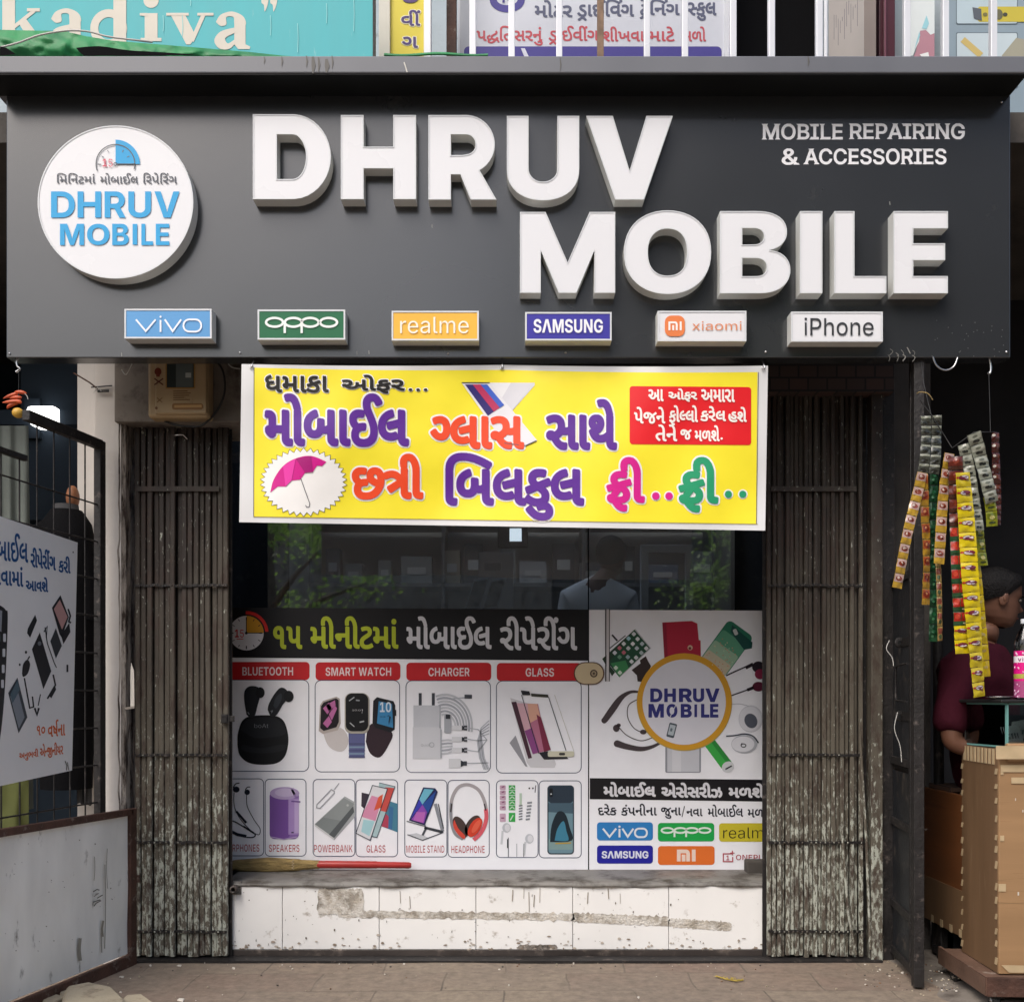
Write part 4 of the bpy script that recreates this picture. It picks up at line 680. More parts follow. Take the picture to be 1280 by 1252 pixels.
def glass_mat(name, tint, gl_rough=.02, refl=1.0, ior=1.5):
    m = bpy.data.materials.new(name); m.use_nodes = True; t = m.node_tree; N = t.nodes; L = t.links
    N.remove(N['Principled BSDF'])
    tr = N.new('ShaderNodeBsdfTransparent'); tr.inputs[0].default_value = (*tint, 1)
    g = N.new('ShaderNodeBsdfGlossy'); g.inputs['Roughness'].default_value = gl_rough; g.inputs[0].default_value = (refl, refl, refl, 1)
    f = N.new('ShaderNodeFresnel'); f.inputs[0].default_value = ior
    mx = N.new('ShaderNodeMixShader'); L.new(f.outputs[0], mx.inputs[0]); L.new(tr.outputs[0], mx.inputs[1]); L.new(g.outputs[0], mx.inputs[2])
    L.new(mx.outputs[0], N['Material Output'].inputs[0]); MATS[name] = m
glass_mat('window_glass', (.92, .95, .93), ior=2.7)
def leaf_mat(name, col, tr):
    m, t, b = base_mat(name); N = t.nodes; L = t.links
    tc = N.new('ShaderNodeTexCoord'); n = N.new('ShaderNodeTexNoise'); n.inputs['Scale'].default_value = 1.7; n.inputs['Detail'].default_value = 5; L.new(tc.outputs['Object'], n.inputs['Vector'])
    r = N.new('ShaderNodeValToRGB'); r.color_ramp.elements[0].position = .35; r.color_ramp.elements[1].position = .65
    r.color_ramp.elements[0].color = (*[c*.6 for c in col], 1); r.color_ramp.elements[1].color = (*[c*1.4 for c in col], 1); L.new(n.outputs['Fac'], r.inputs[0]); L.new(r.outputs[0], b.inputs['Base Color']); b.inputs['Roughness'].default_value = .5
    tl = N.new('ShaderNodeBsdfTranslucent'); tl.inputs[0].default_value = (*tr, 1); mx = N.new('ShaderNodeMixShader'); mx.inputs[0].default_value = .5
    L.new(b.outputs[0], mx.inputs[1]); L.new(tl.outputs[0], mx.inputs[2]); L.new(mx.outputs[0], N['Material Output'].inputs[0]); MATS[name] = m
leaf_mat('leaf_green', (.10, .18, .05), (.26, .42, .10))
glass_mat('case_glass', (.88, .93, .91), ior=1.8)

def emit(name, col, st):
    m, t, b = base_mat(name); b.inputs['Emission Color'].default_value = (*col, 1); b.inputs['Emission Strength'].default_value = st; MATS[name] = m
emit('lamp_glow', (1, .98, .95), 2.2)

def ground_mat():
    m, t, b = base_mat('paving'); N = t.nodes; L = t.links
    tc = N.new('ShaderNodeTexCoord'); ns = N.new('ShaderNodeTexNoise'); ns.inputs['Scale'].default_value = 3; ns.inputs['Detail'].default_value = 4
    L.new(tc.outputs['Object'], ns.inputs['Vector'])
    ad = N.new('ShaderNodeVectorMath'); ad.operation = 'MULTIPLY_ADD'; ad.inputs[1].default_value = (.05, .05, 0)
    L.new(ns.outputs['Color'], ad.inputs[0]); L.new(tc.outputs['Object'], ad.inputs[2])
    br = N.new('ShaderNodeTexBrick'); br.inputs['Scale'].default_value = 1; br.inputs['Brick Width'].default_value = .46; br.inputs['Row Height'].default_value = .23
    br.inputs['Mortar Size'].default_value = .004; br.inputs['Mortar Smooth'].default_value = .4; br.inputs['Bias'].default_value = -.1
    br.inputs['Color1'].default_value = (.265, .215, .16, 1); br.inputs['Color2'].default_value = (.21, .145, .115, 1); br.inputs['Mortar'].default_value = (.135, .11, .088, 1)
    L.new(ad.outputs[0], br.inputs['Vector'])
    n2 = N.new('ShaderNodeTexNoise'); n2.inputs['Scale'].default_value = 1.6; n2.inputs['Detail'].default_value = 9; n2.inputs['Roughness'].default_value = .65
    L.new(tc.outputs['Object'], n2.inputs['Vector'])
    rp = N.new('ShaderNodeMapRange'); rp.inputs[1].default_value = .38; rp.inputs[2].default_value = .58; L.new(n2.outputs['Fac'], rp.inputs[0])
    mx = N.new('ShaderNodeMix'); mx.data_type = 'RGBA'; mx.inputs['B'].default_value = (.225, .18, .14, 1)
    ml = N.new('ShaderNodeMath'); ml.operation = 'MULTIPLY'; ml.inputs[1].default_value = .9; L.new(rp.outputs[0], ml.inputs[0])
    L.new(ml.outputs[0], mx.inputs['Factor']); L.new(br.outputs['Color'], mx.inputs['A'])
    n3 = N.new('ShaderNodeTexNoise'); n3.inputs['Scale'].default_value = 24; n3.inputs['Detail'].default_value = 8; n3.inputs['Roughness'].default_value = .7
    L.new(tc.outputs['Object'], n3.inputs['Vector'])
    r3 = N.new('ShaderNodeMapRange'); r3.inputs[1].default_value = .35; r3.inputs[2].default_value = .7; r3.inputs[3].default_value = .72; r3.inputs[4].default_value = 1.2
    L.new(n3.outputs['Fac'], r3.inputs[0])
    m2 = N.new('ShaderNodeMix'); m2.data_type = 'RGBA'; m2.blend_type = 'MULTIPLY'; m2.inputs['Factor'].default_value = 1
    L.new(mx.outputs['Result'], m2.inputs['A']); L.new(r3.outputs[0], m2.inputs['B']); L.new(m2.outputs['Result'], b.inputs['Base Color'])
    b.inputs['Roughness'].default_value = .85
    bp = N.new('ShaderNodeBump'); bp.inputs['Strength'].default_value = .5; bp.inputs['Distance'].default_value = .008
    mm = N.new('ShaderNodeMath'); mm.operation = 'MULTIPLY_ADD'; mm.inputs[1].default_value = -.8; L.new(br.outputs['Fac'], mm.inputs[0]); L.new(n3.outputs['Fac'], mm.inputs[2])
    L.new(mm.outputs[0], bp.inputs['Height']); L.new(bp.outputs[0], b.inputs['Normal']); MATS['paving'] = m
ground_mat()

def slat_mat(name, seed):
    """old gate paint: brown rust above, darkened for the shade under the sign, greenish grey below, pale paint flaking off in small chips"""
    m, t, b = base_mat(name); N = t.nodes; L = t.links
    tc = N.new('ShaderNodeTexCoord'); mp = N.new('ShaderNodeMapping'); mp.inputs['Location'].default_value = (seed, 0, 0); mp.inputs['Scale'].default_value = (1, 1, .38)
    L.new(tc.outputs['Object'], mp.inputs[0])
    sx = N.new('ShaderNodeSeparateXYZ'); L.new(tc.outputs['Object'], sx.inputs[0])
    def noise_(sc, det=8, ro=.65):
        n = N.new('ShaderNodeTexNoise'); n.inputs['Scale'].default_value = sc; n.inputs['Detail'].default_value = det; n.inputs['Roughness'].default_value = ro
        L.new(mp.outputs[0], n.inputs['Vector']); return n.outputs['Fac']
    def mrange(x, a, b_, c=0, d=1):
        r = N.new('ShaderNodeMapRange'); r.inputs[1].default_value = a; r.inputs[2].default_value = b_; r.inputs[3].default_value = c; r.inputs[4].default_value = d
        L.new(x, r.inputs[0]); return r.outputs[0]
    def math_(op, a, b_):
        q = N.new('ShaderNodeMath'); q.operation = op
        for i, x in enumerate((a, b_)):
            if isinstance(x, (int, float)): q.inputs[i].default_value = x
            else: L.new(x, q.inputs[i])
        return q.outputs[0]
    def mix(f, a, b_):
        q = N.new('ShaderNodeMix'); q.data_type = 'RGBA'; L.new(f, q.inputs['Factor'])
        for k, x in (('A', a), ('B', b_)):
            if isinstance(x, tuple): q.inputs[k].default_value = (*x, 1)
            else: L.new(x, q.inputs[k])
        return q.outputs['Result']
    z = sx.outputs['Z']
    worn = mrange(z, 1.75, .75)                                   # paint worn lower down; upper tone darkened for shade beneath the sign
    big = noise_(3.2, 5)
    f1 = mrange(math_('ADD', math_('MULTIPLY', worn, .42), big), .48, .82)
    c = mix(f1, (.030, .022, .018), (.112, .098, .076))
    pale = mrange(z, 1.05, .30)
    f2 = mrange(math_('ADD', math_('MULTIPLY', pale, .125), noise_(75, 9, .72)), .61, .65)
    c = mix(f2, c, (.42, .44, .38))
    f3 = mrange(noise_(17, 9, .75), .50, .60)
    c = mix(math_('MULTIPLY', f3, .8), c, (.050, .031, .024))
    L.new(c, b.inputs['Base Color']); b.inputs['Roughness'].default_value = .6; b.inputs['Specular IOR Level'].default_value = .4
    bp = N.new('ShaderNodeBump'); bp.inputs['Strength'].default_value = .35; bp.inputs['Distance'].default_value = .004; L.new(f2, bp.inputs['Height']); L.new(bp.outputs[0], b.inputs['Normal'])
    MATS[name] = m
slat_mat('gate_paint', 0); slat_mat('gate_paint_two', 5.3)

def brickdark():
    m, t, b = base_mat('shutter_box'); N = t.nodes; L = t.links
    tc = N.new('ShaderNodeTexCoord'); mp = N.new('ShaderNodeMapping'); mp.inputs['Rotation'].default_value = (R(90), 0, 0); L.new(tc.outputs['Object'], mp.inputs[0])
    br = N.new('ShaderNodeTexBrick'); br.inputs['Brick Width'].default_value = .075; br.inputs['Row Height'].default_value = .05; br.inputs['Mortar Size'].default_value = .004; br.inputs['Scale'].default_value = 1
    br.inputs['Color1'].default_value = (.06, .032, .025, 1); br.inputs['Color2'].default_value = (.04, .026, .022, 1); br.inputs['Mortar'].default_value = (.012, .01, .01, 1)
    L.new(mp.outputs[0], br.inputs['Vector']); L.new(br.outputs['Color'], b.inputs['Base Color']); b.inputs['Roughness'].default_value = .8; MATS['shutter_box'] = m
brickdark()

# ------------------------------------------------------------------ ground
mb = MB()
def gz(x, y): return .006*noise.noise((x*2, y*2, 0))
mb.grid(lambda u, v: (-3+6*u, 2.2+2.4*v, gz(-3+6*u, 2.2+2.4*v)), 60, 24, 'paving')
far = [(-400, -400), (400, -400), (400, 400), (-400, 400)]
for a, b_ in (((-400, -400), (400, 2.2)), ((-400, 4.6), (400, 400)), ((-400, 2.2), (-3, 4.6)), ((3, 2.2), (400, 4.6))):
    mb.face([(a[0], a[1], -.004), (b_[0], a[1], -.004), (b_[0], b_[1], -.004), (a[0], b_[1], -.004)], 'paving')
struct(mb.build('pavement'), 'worn brown stone paving in front of the shop', 'pavement')

# ------------------------------------------------------------------ the building
bld = thing('shop_building', 'two storey shop building with an open ground floor and grey blue upper wall', 'building', (0, 6, 0))
G = 4.08        # plane of the folding gates
GL = 4.40       # plane of the window glass
PL = 4.12       # front of the plinth
# upper storey
mb = MB(); mb.box((-5, 3.72, 3.06), (5, 4.8, 3.17), 'dark_concrete'); mb.box((-5, 4.8, 3.06), (-1.5, 9, 3.17), 'dark_concrete'); mb.box((1.5, 4.8, 3.06), (5, 9, 3.17), 'dark_concrete'); mb.box((-1.5, 7.0, 3.06), (1.5, 9, 3.17), 'dark_concrete'); mb.build('floor_slab', bld)  # slab left open above the shop, an added light well brightening the interior
mb = MB()
mb.box((-5, 4.55, 3.17), (.965, 4.75, 6.2), 'upper_wall'); mb.box((1.42, 4.55, 3.17), (5, 4.75, 6.2), 'upper_wall'); mb.box((.965, 4.55, 5.3), (1.42, 4.75, 6.2), 'upper_wall')
mb.build('upper_wall', bld)
mb = MB(); mb.box((.5, 4.95, 3.17), (2.0, 5.0, 5.3), 'black_void'); mb.build('doorway_dark_sheet', bld)  # black sheet in place of the unlit room beyond the doorway
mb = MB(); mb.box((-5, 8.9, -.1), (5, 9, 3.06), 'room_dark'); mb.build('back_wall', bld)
# lintel over the gates, dark shutter box behind the banner
mb = MB(); mb.box((-1.55, 3.99, P(0, 528, 4.0).z), (-1.02, 4.3, 3.06), 'concrete'); mb.build('lintel', bld, .004)
mb = MB(); mb.box((-1.02, 4.02, P(0, 490, 4.02).z), (1.50, 4.3, 3.06), 'shutter_box'); mb.build('shutter_box', bld)
# pillar on the left, its right edge broken and dirty
mb = MB(); mb.box((-1.636, 4.02, 0), (-1.535, 4.3, 3.06), 'plaster_white'); mb.box((-1.812, 4.27, 0), (-1.637, 4.5, 3.06), 'plaster_white'); mb.build('pillar', bld)
mb = MB()
zs = [0]+[i*.045 for i in range(1, 69)]
prof = [(-1.536-.012*abs(noise.noise((0, 0, z*5)))-.016*abs(noise.noise((3, 1, z*17))), z) for z in zs]
V = []; Fc = []
for i, (x, z) in enumerate(prof): V += [(x-.004, 4.017, z), (-1.520+.006*noise.noise((7, z*9, 0)), 4.030, z), (-1.514, 4.30, z)]
for i in range(len(prof)-1):
    a = 3*i; Fc += [(a, a+1, a+4, a+3), (a+1, a+2, a+5, a+4)]
mb.mesh(V, Fc, 'plaster_chipped'); mb.build('broken_edge', bld)
# right hand pier behind the gate channel
mb = MB(); mb.box((1.50, 4.16, 0), (1.70, 4.5, 3.06), 'dark_concrete'); mb.build('pier', bld)
# rooms
mb = MB()
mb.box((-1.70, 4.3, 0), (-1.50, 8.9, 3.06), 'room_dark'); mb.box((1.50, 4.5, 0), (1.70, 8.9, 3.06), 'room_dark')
mb.build('party_wall', bld)
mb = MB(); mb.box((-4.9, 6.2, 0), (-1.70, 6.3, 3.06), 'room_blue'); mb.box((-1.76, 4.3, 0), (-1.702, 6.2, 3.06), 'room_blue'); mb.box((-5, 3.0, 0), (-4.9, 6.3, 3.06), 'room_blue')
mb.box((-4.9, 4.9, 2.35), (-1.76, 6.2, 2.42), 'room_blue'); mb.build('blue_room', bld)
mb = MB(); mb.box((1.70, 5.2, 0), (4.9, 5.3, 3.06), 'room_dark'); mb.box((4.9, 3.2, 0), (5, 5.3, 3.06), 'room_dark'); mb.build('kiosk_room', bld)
# shop interior
mb = MB(); mb.box((-1.50, 6.9, 0), (1.50, 7.0, 3.06), 'shop_inside'); mb.box((-1.50, 4.45, 2.70), (1.50, 4.8, 2.75), 'shop_inside'); mb.box((-1.50, 4.76, 2.70), (1.50, 4.8, 3.06), 'shop_inside'); mb.build('shop_room', bld)  # ceiling stops short for the added light well
# plinth under the window
zt = P(0, 1103.5, PL).z
pl = MB(); pl.box((-1.16, PL+.012, 0), (1.10, GL+.3, zt-.03), 'mortar'); plo = pl.build('plinth', bld)
xs = [P(x, 0, PL).x for x in (281, 353, 474, 595, 716, 836, 962)]
mb = MB(); zb = P(0, 1186, PL).z
for a, b_ in zip(xs, xs[1:]): mb.box((a+.0012, PL, zb), (b_-.0012, PL+.012, zt-.012), 'tile_white')
mb.build('tile_facing', plo, .0012, 1)
mb = MB(); mb.box((-1.16, PL-.004, -.01), (1.10, PL+.011, zb-.001), 'skirting_dark'); mb.build('skirting', plo, .002)
mb = MB()
def ledge(u, v):
    x = -1.16+2.26*u
    e = .012*noise.noise((x*7, 0, 2))+.007*noise.noise((x*23, 4, 0))
    e2 = max(0, noise.noise((x*5, 9, 0)))*.02
    prof = [(PL+.006, zt-.016-e2), (PL-.007+e*.7, zt-.012-e2+e*.4), (PL-.004+e*1.2, zt+e*.2), (GL-.06, zt+.008), (GL+.2, zt+.010)]
    i = min(3, int(v*4)); t = v*4-i; a, b_ = prof[i], prof[i+1]
    return (x, a[0]+(b_[0]-a[0])*t, a[1]+(b_[1]-a[1])*t)
mb.grid(ledge, 150, 8, 'ledge_stone', True); mb.build('stone_ledge', plo)
# old glue marks and broken spots on the tiles
pr = Pr(front(PL-.0008)); rnd = random.Random(3)
def ragged(x0, x1, yt, yb, sl, n=40, amp=2.2):
    top = [(x0+(x1-x0)*k/n, yt+sl*k/n+amp*noise.noise((k*.9, yt, 0))*1.4) for k in range(n+1)]
    bot = [(x0+(x1-x0)*k/n, yb+sl*k/n+amp*noise.noise((k*.7, yb, 5))*1.4) for k in range(n, -1, -1)]
    for q in (top, bot):
        for i, (x, y) in enumerate(q): q[i] = (x+1.6*noise.noise((y*.8, x*.05, 7)), y)
    side = lambda x, a, b, sg: [(x+sg*(2.2+3*noise.noise((t*9, x, 3))), a+(b-a)*t) for t in (.2, .35, .5, .65, .8)]
    return top+side(x1, top[-1][1], bot[0][1], 1)+bot+side(x0, bot[-1][1], top[0][1], -1)
pr.poly(ragged(424, 716, 1137, 1146, 4, 60, 2.8), 'old_glue'); pr.poly(ragged(717.5, 835, 1140, 1152, 5), 'old_glue'); pr.poly(ragged(838, 912, 1147, 1158, 5), 'old_glue')
pr.poly(ragged(399, 452, 1110, 1142, 0, 30, 2.5), 'old_glue', 2)
pr.poly(ragged(650, 694, 1180, 1188, 0, 14, 3), 'mortar', 2)
for k in range(70):
    x = rnd.uniform(290, 955); y = rnd.uniform(1110, 1180); w = rnd.choice([.5, .7, 1, 1.6]); h = rnd.choice([.5, .8, 1.2, 3])
    pr.poly([(x, y), (x+w, y+rnd.uniform(-.4, .4)), (x+w*.8, y+h), (x-.3, y+h*.8)], '#5a4f44', 3)
for k in range(120):
    x = rnd.uniform(288, 957); y = 1187-abs(rnd.gauss(0, 7)); w = rnd.uniform(.8, 3.2); h = rnd.uniform(.5, 1.8)
    pr.poly([(x-w, y), (x-w*.4, y-h), (x+w*.5, y-h*.8), (x+w, y+.2), (x+w*.3, y+h*.7), (x-w*.5, y+h*.6)], rnd.choice(['#a2968a', '#8a7c6e', '#b8aea2']), 3.2+.01*k)
for x in (500, 512, 641, 655, 661, 668, 675, 735, 760, 775):
    y0 = rnd.uniform(1108, 1120); pr.line([(x, y0), (x+rnd.uniform(-1, 1), y0+rnd.uniform(10, 28))], rnd.uniform(.5, 1), '#8d8172', 3)
pr.build('tile_stains', plo)
mb = MB(); c = P(294, 1110, PL-.012); mb.lathe(c, [(.016, 0), (.016, .03), (.009, .032), (.009, -.01)], 'skirting_dark', 16, 'Y')
mb.obox(c+Vector((0, .016, 0)), (.022, 0, 0), (0, .006, 0), (0, 0, .026), 'ledge_stone'); mb.build('pipe_stub', plo)

# ------------------------------------------------------------------ window front
win = thing('shop_window', 'wide dark shop window reflecting trees, below the yellow banner', 'window', (0, GL, 0))
x0, x1 = -1.22, 1.12
mb = MB(); mb.box((x0, GL+.002, .25), (x1, GL+.008, 2.75), 'window_glass'); mb.build('glass_pane', win)
mb = MB()
mb.box((x0-.05, GL-.01, .25), (x0, GL+.05, 2.75), 'door_iron'); mb.box((x1, GL-.01, .25), (x1+.05, GL+.05, 2.75), 'door_iron'); mb.box((x0, GL-.01, 2.6), (x1, GL+.05, 2.75), 'door_iron')
mb.build('window_frame', win, .003)
mb = MB(); mb.box((P(735.4, 0, GL).x-.002, GL-.002, .25), (P(735.4, 0, GL).x+.003, GL+.001, 2.6), 'black_void'); mb.build('sliding_joint', win)

def foil(h):
    key = 'foil_'+h.lstrip('#')
    if key not in MATS: c = lin(h); mk(key, tuple(x*.72 for x in c), .24, 0, var=.12, vs=30, spec=.7, rvar=.08)  # sachet colours dimmed to carry the shade around the kiosk
    return key
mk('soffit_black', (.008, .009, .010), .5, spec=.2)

# ------------------------------------------------------------------ the big signboard
SG = 3.64; SF = SG-.055
zb_, zt_ = P(0, 447, SG).z, P(0, 118, SG).z-.006
sign = thing('shop_signboard', 'long dark grey shop signboard with white raised letters across the facade', 'signboard', (0, SG, zb_))
mb = MB(); mb.box((P(8, 0, SG).x, SG, zb_), (P(1263, 0, SG).x, SG+.07, zt_+.002), 'acp_grey'); mb.build('fascia_panel', sign, .003)
mb = MB(); mb.box((-1.83, 3.51, zt_+.003), (P(1263, 0, SG).x, SG+.07, P(0, 70, 3.51).z), 'acp_edge'); mb.build('canopy', sign, .004)
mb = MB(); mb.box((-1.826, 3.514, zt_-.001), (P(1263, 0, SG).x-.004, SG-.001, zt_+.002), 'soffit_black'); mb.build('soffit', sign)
# soiling on the canopy edge
pr = Pr(front(3.509)); 
for x, y0, y1, w in ((383, 70, 84, 2), (391, 71, 92, 5), (398, 72, 90, 3), (408, 74, 91, 6), (415, 70, 86, 2), (330, 71, 80, 1.5), (352, 71, 83, 2), (700, 72, 90, 1.5), (1010, 71, 83, 2)):
    pr.line([(x, y0), (x+1, (y0+y1)/2), (x, y1)], [w*.5, w, w*.3], '#5d5b57', 1)
pr.line(spline([(505, 78), (507, 84), (509, 91)]), [.5]+[1.6]*11+[.6], '#c9c6bd', 2); pr.build('canopy_stains', sign)

def channel(name, ch, x0, y0, x1, y1, parent, depth=.055, inset_px=1.3, face='acrylic_white', font='k', cs=None):
    """a built-up sign letter: side walls with a thin rim, and an acrylic face inside the rim"""
    fr = front(SG-depth)
    cs = cs or weld(fit_outlines(line_outlines(ch, font), x0, y0, x1, y1), 0, 9)
    outs, sg = grouped(cs)
    # join overlapping pieces of a letter by giving every piece its own walls a hair apart
    mb = MB(); pf = Pr(fr)
    for k, (o, hs_) in enumerate(outs):
        for c in [o]+hs_:
            d = -inset_px if sg else inset_px
            ci = inset(c, d)
            n = len(c)
            A = [fr(x, y, .0) for x, y in c]; B = [Vector((p.x, SG-.0005, p.z)) for p in A]; C = [fr(x, y, 0) for x, y in ci]
            for i in range(n):
                j = (i+1) % n
                mb.face([A[i], A[j], B[j], B[i]], 'return_white'); mb.face([A[i], A[j], C[j], C[i]], 'trim_cap')
        d = -inset_px if sg else inset_px
        pf.poly(inset(o, d), face, -2.2-.3*k, [inset(h, d) for h in hs_])
    o = mb.build(name, parent); pf.build('letter_face', o); return o
for ch, b in zip('DHRUVMOBILE', ((316, 143, 413.5, 249), (426, 144, 520, 249), (535.5, 144, 620.5, 249.5), (633.5, 145, 724, 250.5), (733, 145, 841, 249.5),
        (650, 265, 769, 366), (780, 263, 889, 367.5), (900, 264, 988, 366.5), (1000, 264, 1028, 366.5), (1043, 264, 1108, 366.5), (1117, 264, 1185, 366.5))):
    if ch == 'I':
        w = 28; cs = [[(b[0], b[3]), (b[0], b[1]), (b[2], b[1]), (b[2], b[3])]]
        channel('channel_letter', ch, *b, sign, cs=cs)
    elif ch == 'V':
        x0, y0, x1, y1 = b; s_ = 33
        cs = [[(x0, y0), (x0+s_, y0), ((x0+x1)/2, y1-36), (x1-s_, y0), (x1, y0), ((x0+x1)/2+18, y1), ((x0+x1)/2-18, y1)]]
        channel('channel_letter', ch, *b, sign, cs=cs)
    elif ch == 'M':
        x0, y0, x1, y1 = b; c = (x0+x1)/2
        cs = [[(x0, y1), (x0, y0), (x0+32, y0), (c, y1-38), (x1-32, y0), (x1, y0), (x1, y1), (x1-26, y1), (x1-26, y0+48), (c+11, y1), (c-11, y1), (x0+26, y0+48), (x0+26, y1)]]
        channel('channel_letter', ch, *b, sign, cs=cs)
    elif ch == 'D':
        x0, y0, x1, y1 = b; s_ = 30; cy = (y0+y1)/2; rx = 48; xo = x1-rx; ry = (y1-y0)/2
        arc = lambda r_, q_, a0, a1: [(xo+r_*math.cos(R(a0+(a1-a0)*k/18)), cy+q_*math.sin(R(a0+(a1-a0)*k/18))) for k in range(19)]
        cs = [[(x0, y1), (x0, y0), (xo-6, y0)]+arc(rx, ry, -86, 86)+[(xo-6, y1)], ([(x0+s_, y0+25)]+[(x0+s_, y1-25), (xo-8, y1-25)]+arc(rx-31, ry-25, 84, -84)+[(xo-8, y0+25)])]
        channel('channel_letter', ch, *b, sign, cs=cs)
    elif ch == 'R':
        x0, y0, x1, y1 = b; s_ = 28; rx = 36; ry = 36.5; xo = x1-rx-2; cy = y0+ry
        arc = lambda r_, q_, a0, a1: [(xo+r_*math.cos(R(a0+(a1-a0)*k/16)), cy+q_*math.sin(R(a0+(a1-a0)*k/16))) for k in range(17)]
        cs = [[(x0, y1), (x0, y0), (xo-4, y0)]+arc(rx, ry, -86, 62)+[(x1, y1), (x1-32, y1), (xo-7, y0+2*ry+1), (x0+s_, y0+2*ry+1), (x0+s_, y1)], ([(x0+s_, y0+24), (x0+s_, y0+2*ry-23), (xo-5, y0+2*ry-23)]+arc(rx-24, ry-24, 84, -84)+[(xo-5, y0+24)])]
        channel('channel_letter', ch, *b, sign, cs=cs)
    elif ch == 'H':
        x0, y0, x1, y1 = b; s_ = 28.5; cy = (y0+y1)/2
        cs = [[(x0, y1), (x0, y0), (x0+s_, y0), (x0+s_, cy-13), (x1-s_, cy-13), (x1-s_, y0), (x1, y0), (x1, y1), (x1-s_, y1), (x1-s_, cy+14), (x0+s_, cy+14), (x0+s_, y1)]]
        channel('channel_letter', ch, *b, sign, cs=cs)
    else: channel('channel_letter', ch, *b, sign)
# round sign
circ = [(144.3+97.3*math.cos(2*math.pi*k/96), 252.6-95.6*math.sin(2*math.pi*k/96)) for k in range(96)]
rs = channel('round_sign', '', 0, 0, 0, 0, sign, cs=[circ[::-1]], inset_px=1.6)
fp = front(SF-.0005)
pr = Pr(fp)
q = lambda x, y: (40+x/5.82, 150+y/5.82)
cx, cy = q(608, 322)
pr.sector(cx, cy, 30.5, -90, 0, '#2aa3dc', 1)
pr.poly([(cx+24.9*math.cos(R(a)), cy+24.9*math.sin(R(a))) for a in range(-200, 17, 6)]+[(cx+23.6*math.cos(R(a)), cy+23.6*math.sin(R(a))) for a in range(16, -201, -6)], '#555a60', 2)
for a in (-120, -150, -60, -30): pr.line([(cx+17*math.cos(R(a)), cy+17*math.sin(R(a))), (cx+20*math.cos(R(a)), cy+20*math.sin(R(a)))], 1, '#6c7076', 2)
pr.line([(cx-22, cy+.4), (cx-18, cy+.4)], 1.3, '#555a60', 2); pr.line([(cx+2, cy), (cx+25, cy)], 1.0, '#44484e', 2); pr.ring(cx, cy+.3, 2.3, 2.3, 1, '#44484e', 3)
pr.text('15', *q(515, 285), *q(588, 342), '#d0596b', 3, 'b'); pr.build('clock_print', rs)
pr = Pr(fp)
pr.text('મિનિટમાં', *q(183, 388), *q(460, 462), '#555860', 1, 'g', .22)
pr.text('મોબાઈલ', *q(498, 388), *q(772, 464), '#555860', 1, 'g', .22)
pr.text('રિપેરિંગ', *q(812, 386), *q(1055, 464), '#555860', 1, 'g', .22)
for ch, a, b in zip('DHRUV', (140, 333, 530, 702, 893), (310, 502, 680, 865, 1072)): pr.text(ch, *q(a, 522), *q(b, 710), '#2aa3dc', 1, 'b', .25)
for ch, a, b in zip('MOBILE', (205, 402, 585, 732, 797, 902), (378, 562, 703, 766, 880, 998)):
    if ch == 'I': pr.rect(*q(a, 757), *q(b, 908), '#2aa3dc', 1)
    else: pr.text(ch, *q(a, 757), *q(b, 910), '#2aa3dc', 1, 'b', .25)
pr.build('lettering', rs)
# small brand boxes
def brandbox(x0, y0, x1, y1, face, draw):
    cs = [[(x0, y1), (x0, y0), (x1, y0), (x1, y1)]]
    o = channel('brand_light_box', '', 0, 0, 0, 0, sign, cs=cs, inset_px=2.0, face=face)
    pr = Pr(fp); draw(pr); pr.build('brand_lettering', o)
def vivo(pr, x0, y0, x1, y1, w, c, l=1):
    X = lambda u: x0+(x1-x0)*u; Y = lambda v: y0+(y1-y0)*v
    pr.line([(X(0), Y(.22)), (X(.15), Y(.95)), (X(.30), Y(.22))], w, c, l); pr.line([(X(.375), Y(.25)), (X(.375), Y(1))], w, c, l); pr.ell(X(.375), Y(.05), w*.62, w*.62, c, l, 10)
    pr.line([(X(.44), Y(.22)), (X(.56), Y(.95)), (X(.69), Y(.22))], w, c, l)
    rx, ry = (x1-x0)*.135, (y1-y0)*.38
    pts = pr.rr_pts(X(.86)-rx, Y(.60)-ry, X(.86)+rx, Y(.60)+ry, ry*.95, 6); pr.line(pts, w, c, l, True)
def oppo(pr, x0, y0, x1, y1, w, c, l=1):
    W_ = (x1-x0); h = (y1-y0)*.68; rx = W_*.118; ry = h/2-w/2; cy = y0+h/2
    for u in (.125, .385, .62, .875): pr.line([(x0+W_*u+rx*math.cos(2*math.pi*k/24), cy+ry*math.sin(2*math.pi*k/24)) for k in range(24)], w, c, l, True)
    for u in (.385, .62): pr.line([(x0+W_*u-rx, cy-1), (x0+W_*u-rx, y1)], w, c, l+.4)
def mi_logo(pr, x0, y0, x1, y1, w, c, l=1):
    W_ = x1-x0
    pr.line([(x0+w/2, y1), (x0+w/2, y0+w/2), (x0+W_*.5, y0+w/2)], w, c, l); pr.line(bez((x0+W_*.48, y0+w/2), (x0+W_*.70-w/2, y0+w/2), (x0+W_*.70-w/2, y0+(y1-y0)*.4), 6)+[(x0+W_*.70-w/2, y1)], w, c, l+.2)
    pr.line([(x0+W_*.36, y0+(y1-y0)*.42), (x0+W_*.36, y1)], w, c, l+.2); pr.line([(x1-w/2, y0), (x1-w/2, y1)], w, c, l)
brandbox(155.5, 386, 264.5, 423, '#5f9fd6', lambda p: vivo(p, 170, 395, 252, 415, 2.2, '#f2f6fb'))
brandbox(322, 387, 431.5, 424.5, '#1d6b45', lambda p: oppo(p, 332, 396, 422, 416.5, 3.0, '#eef4f0'))
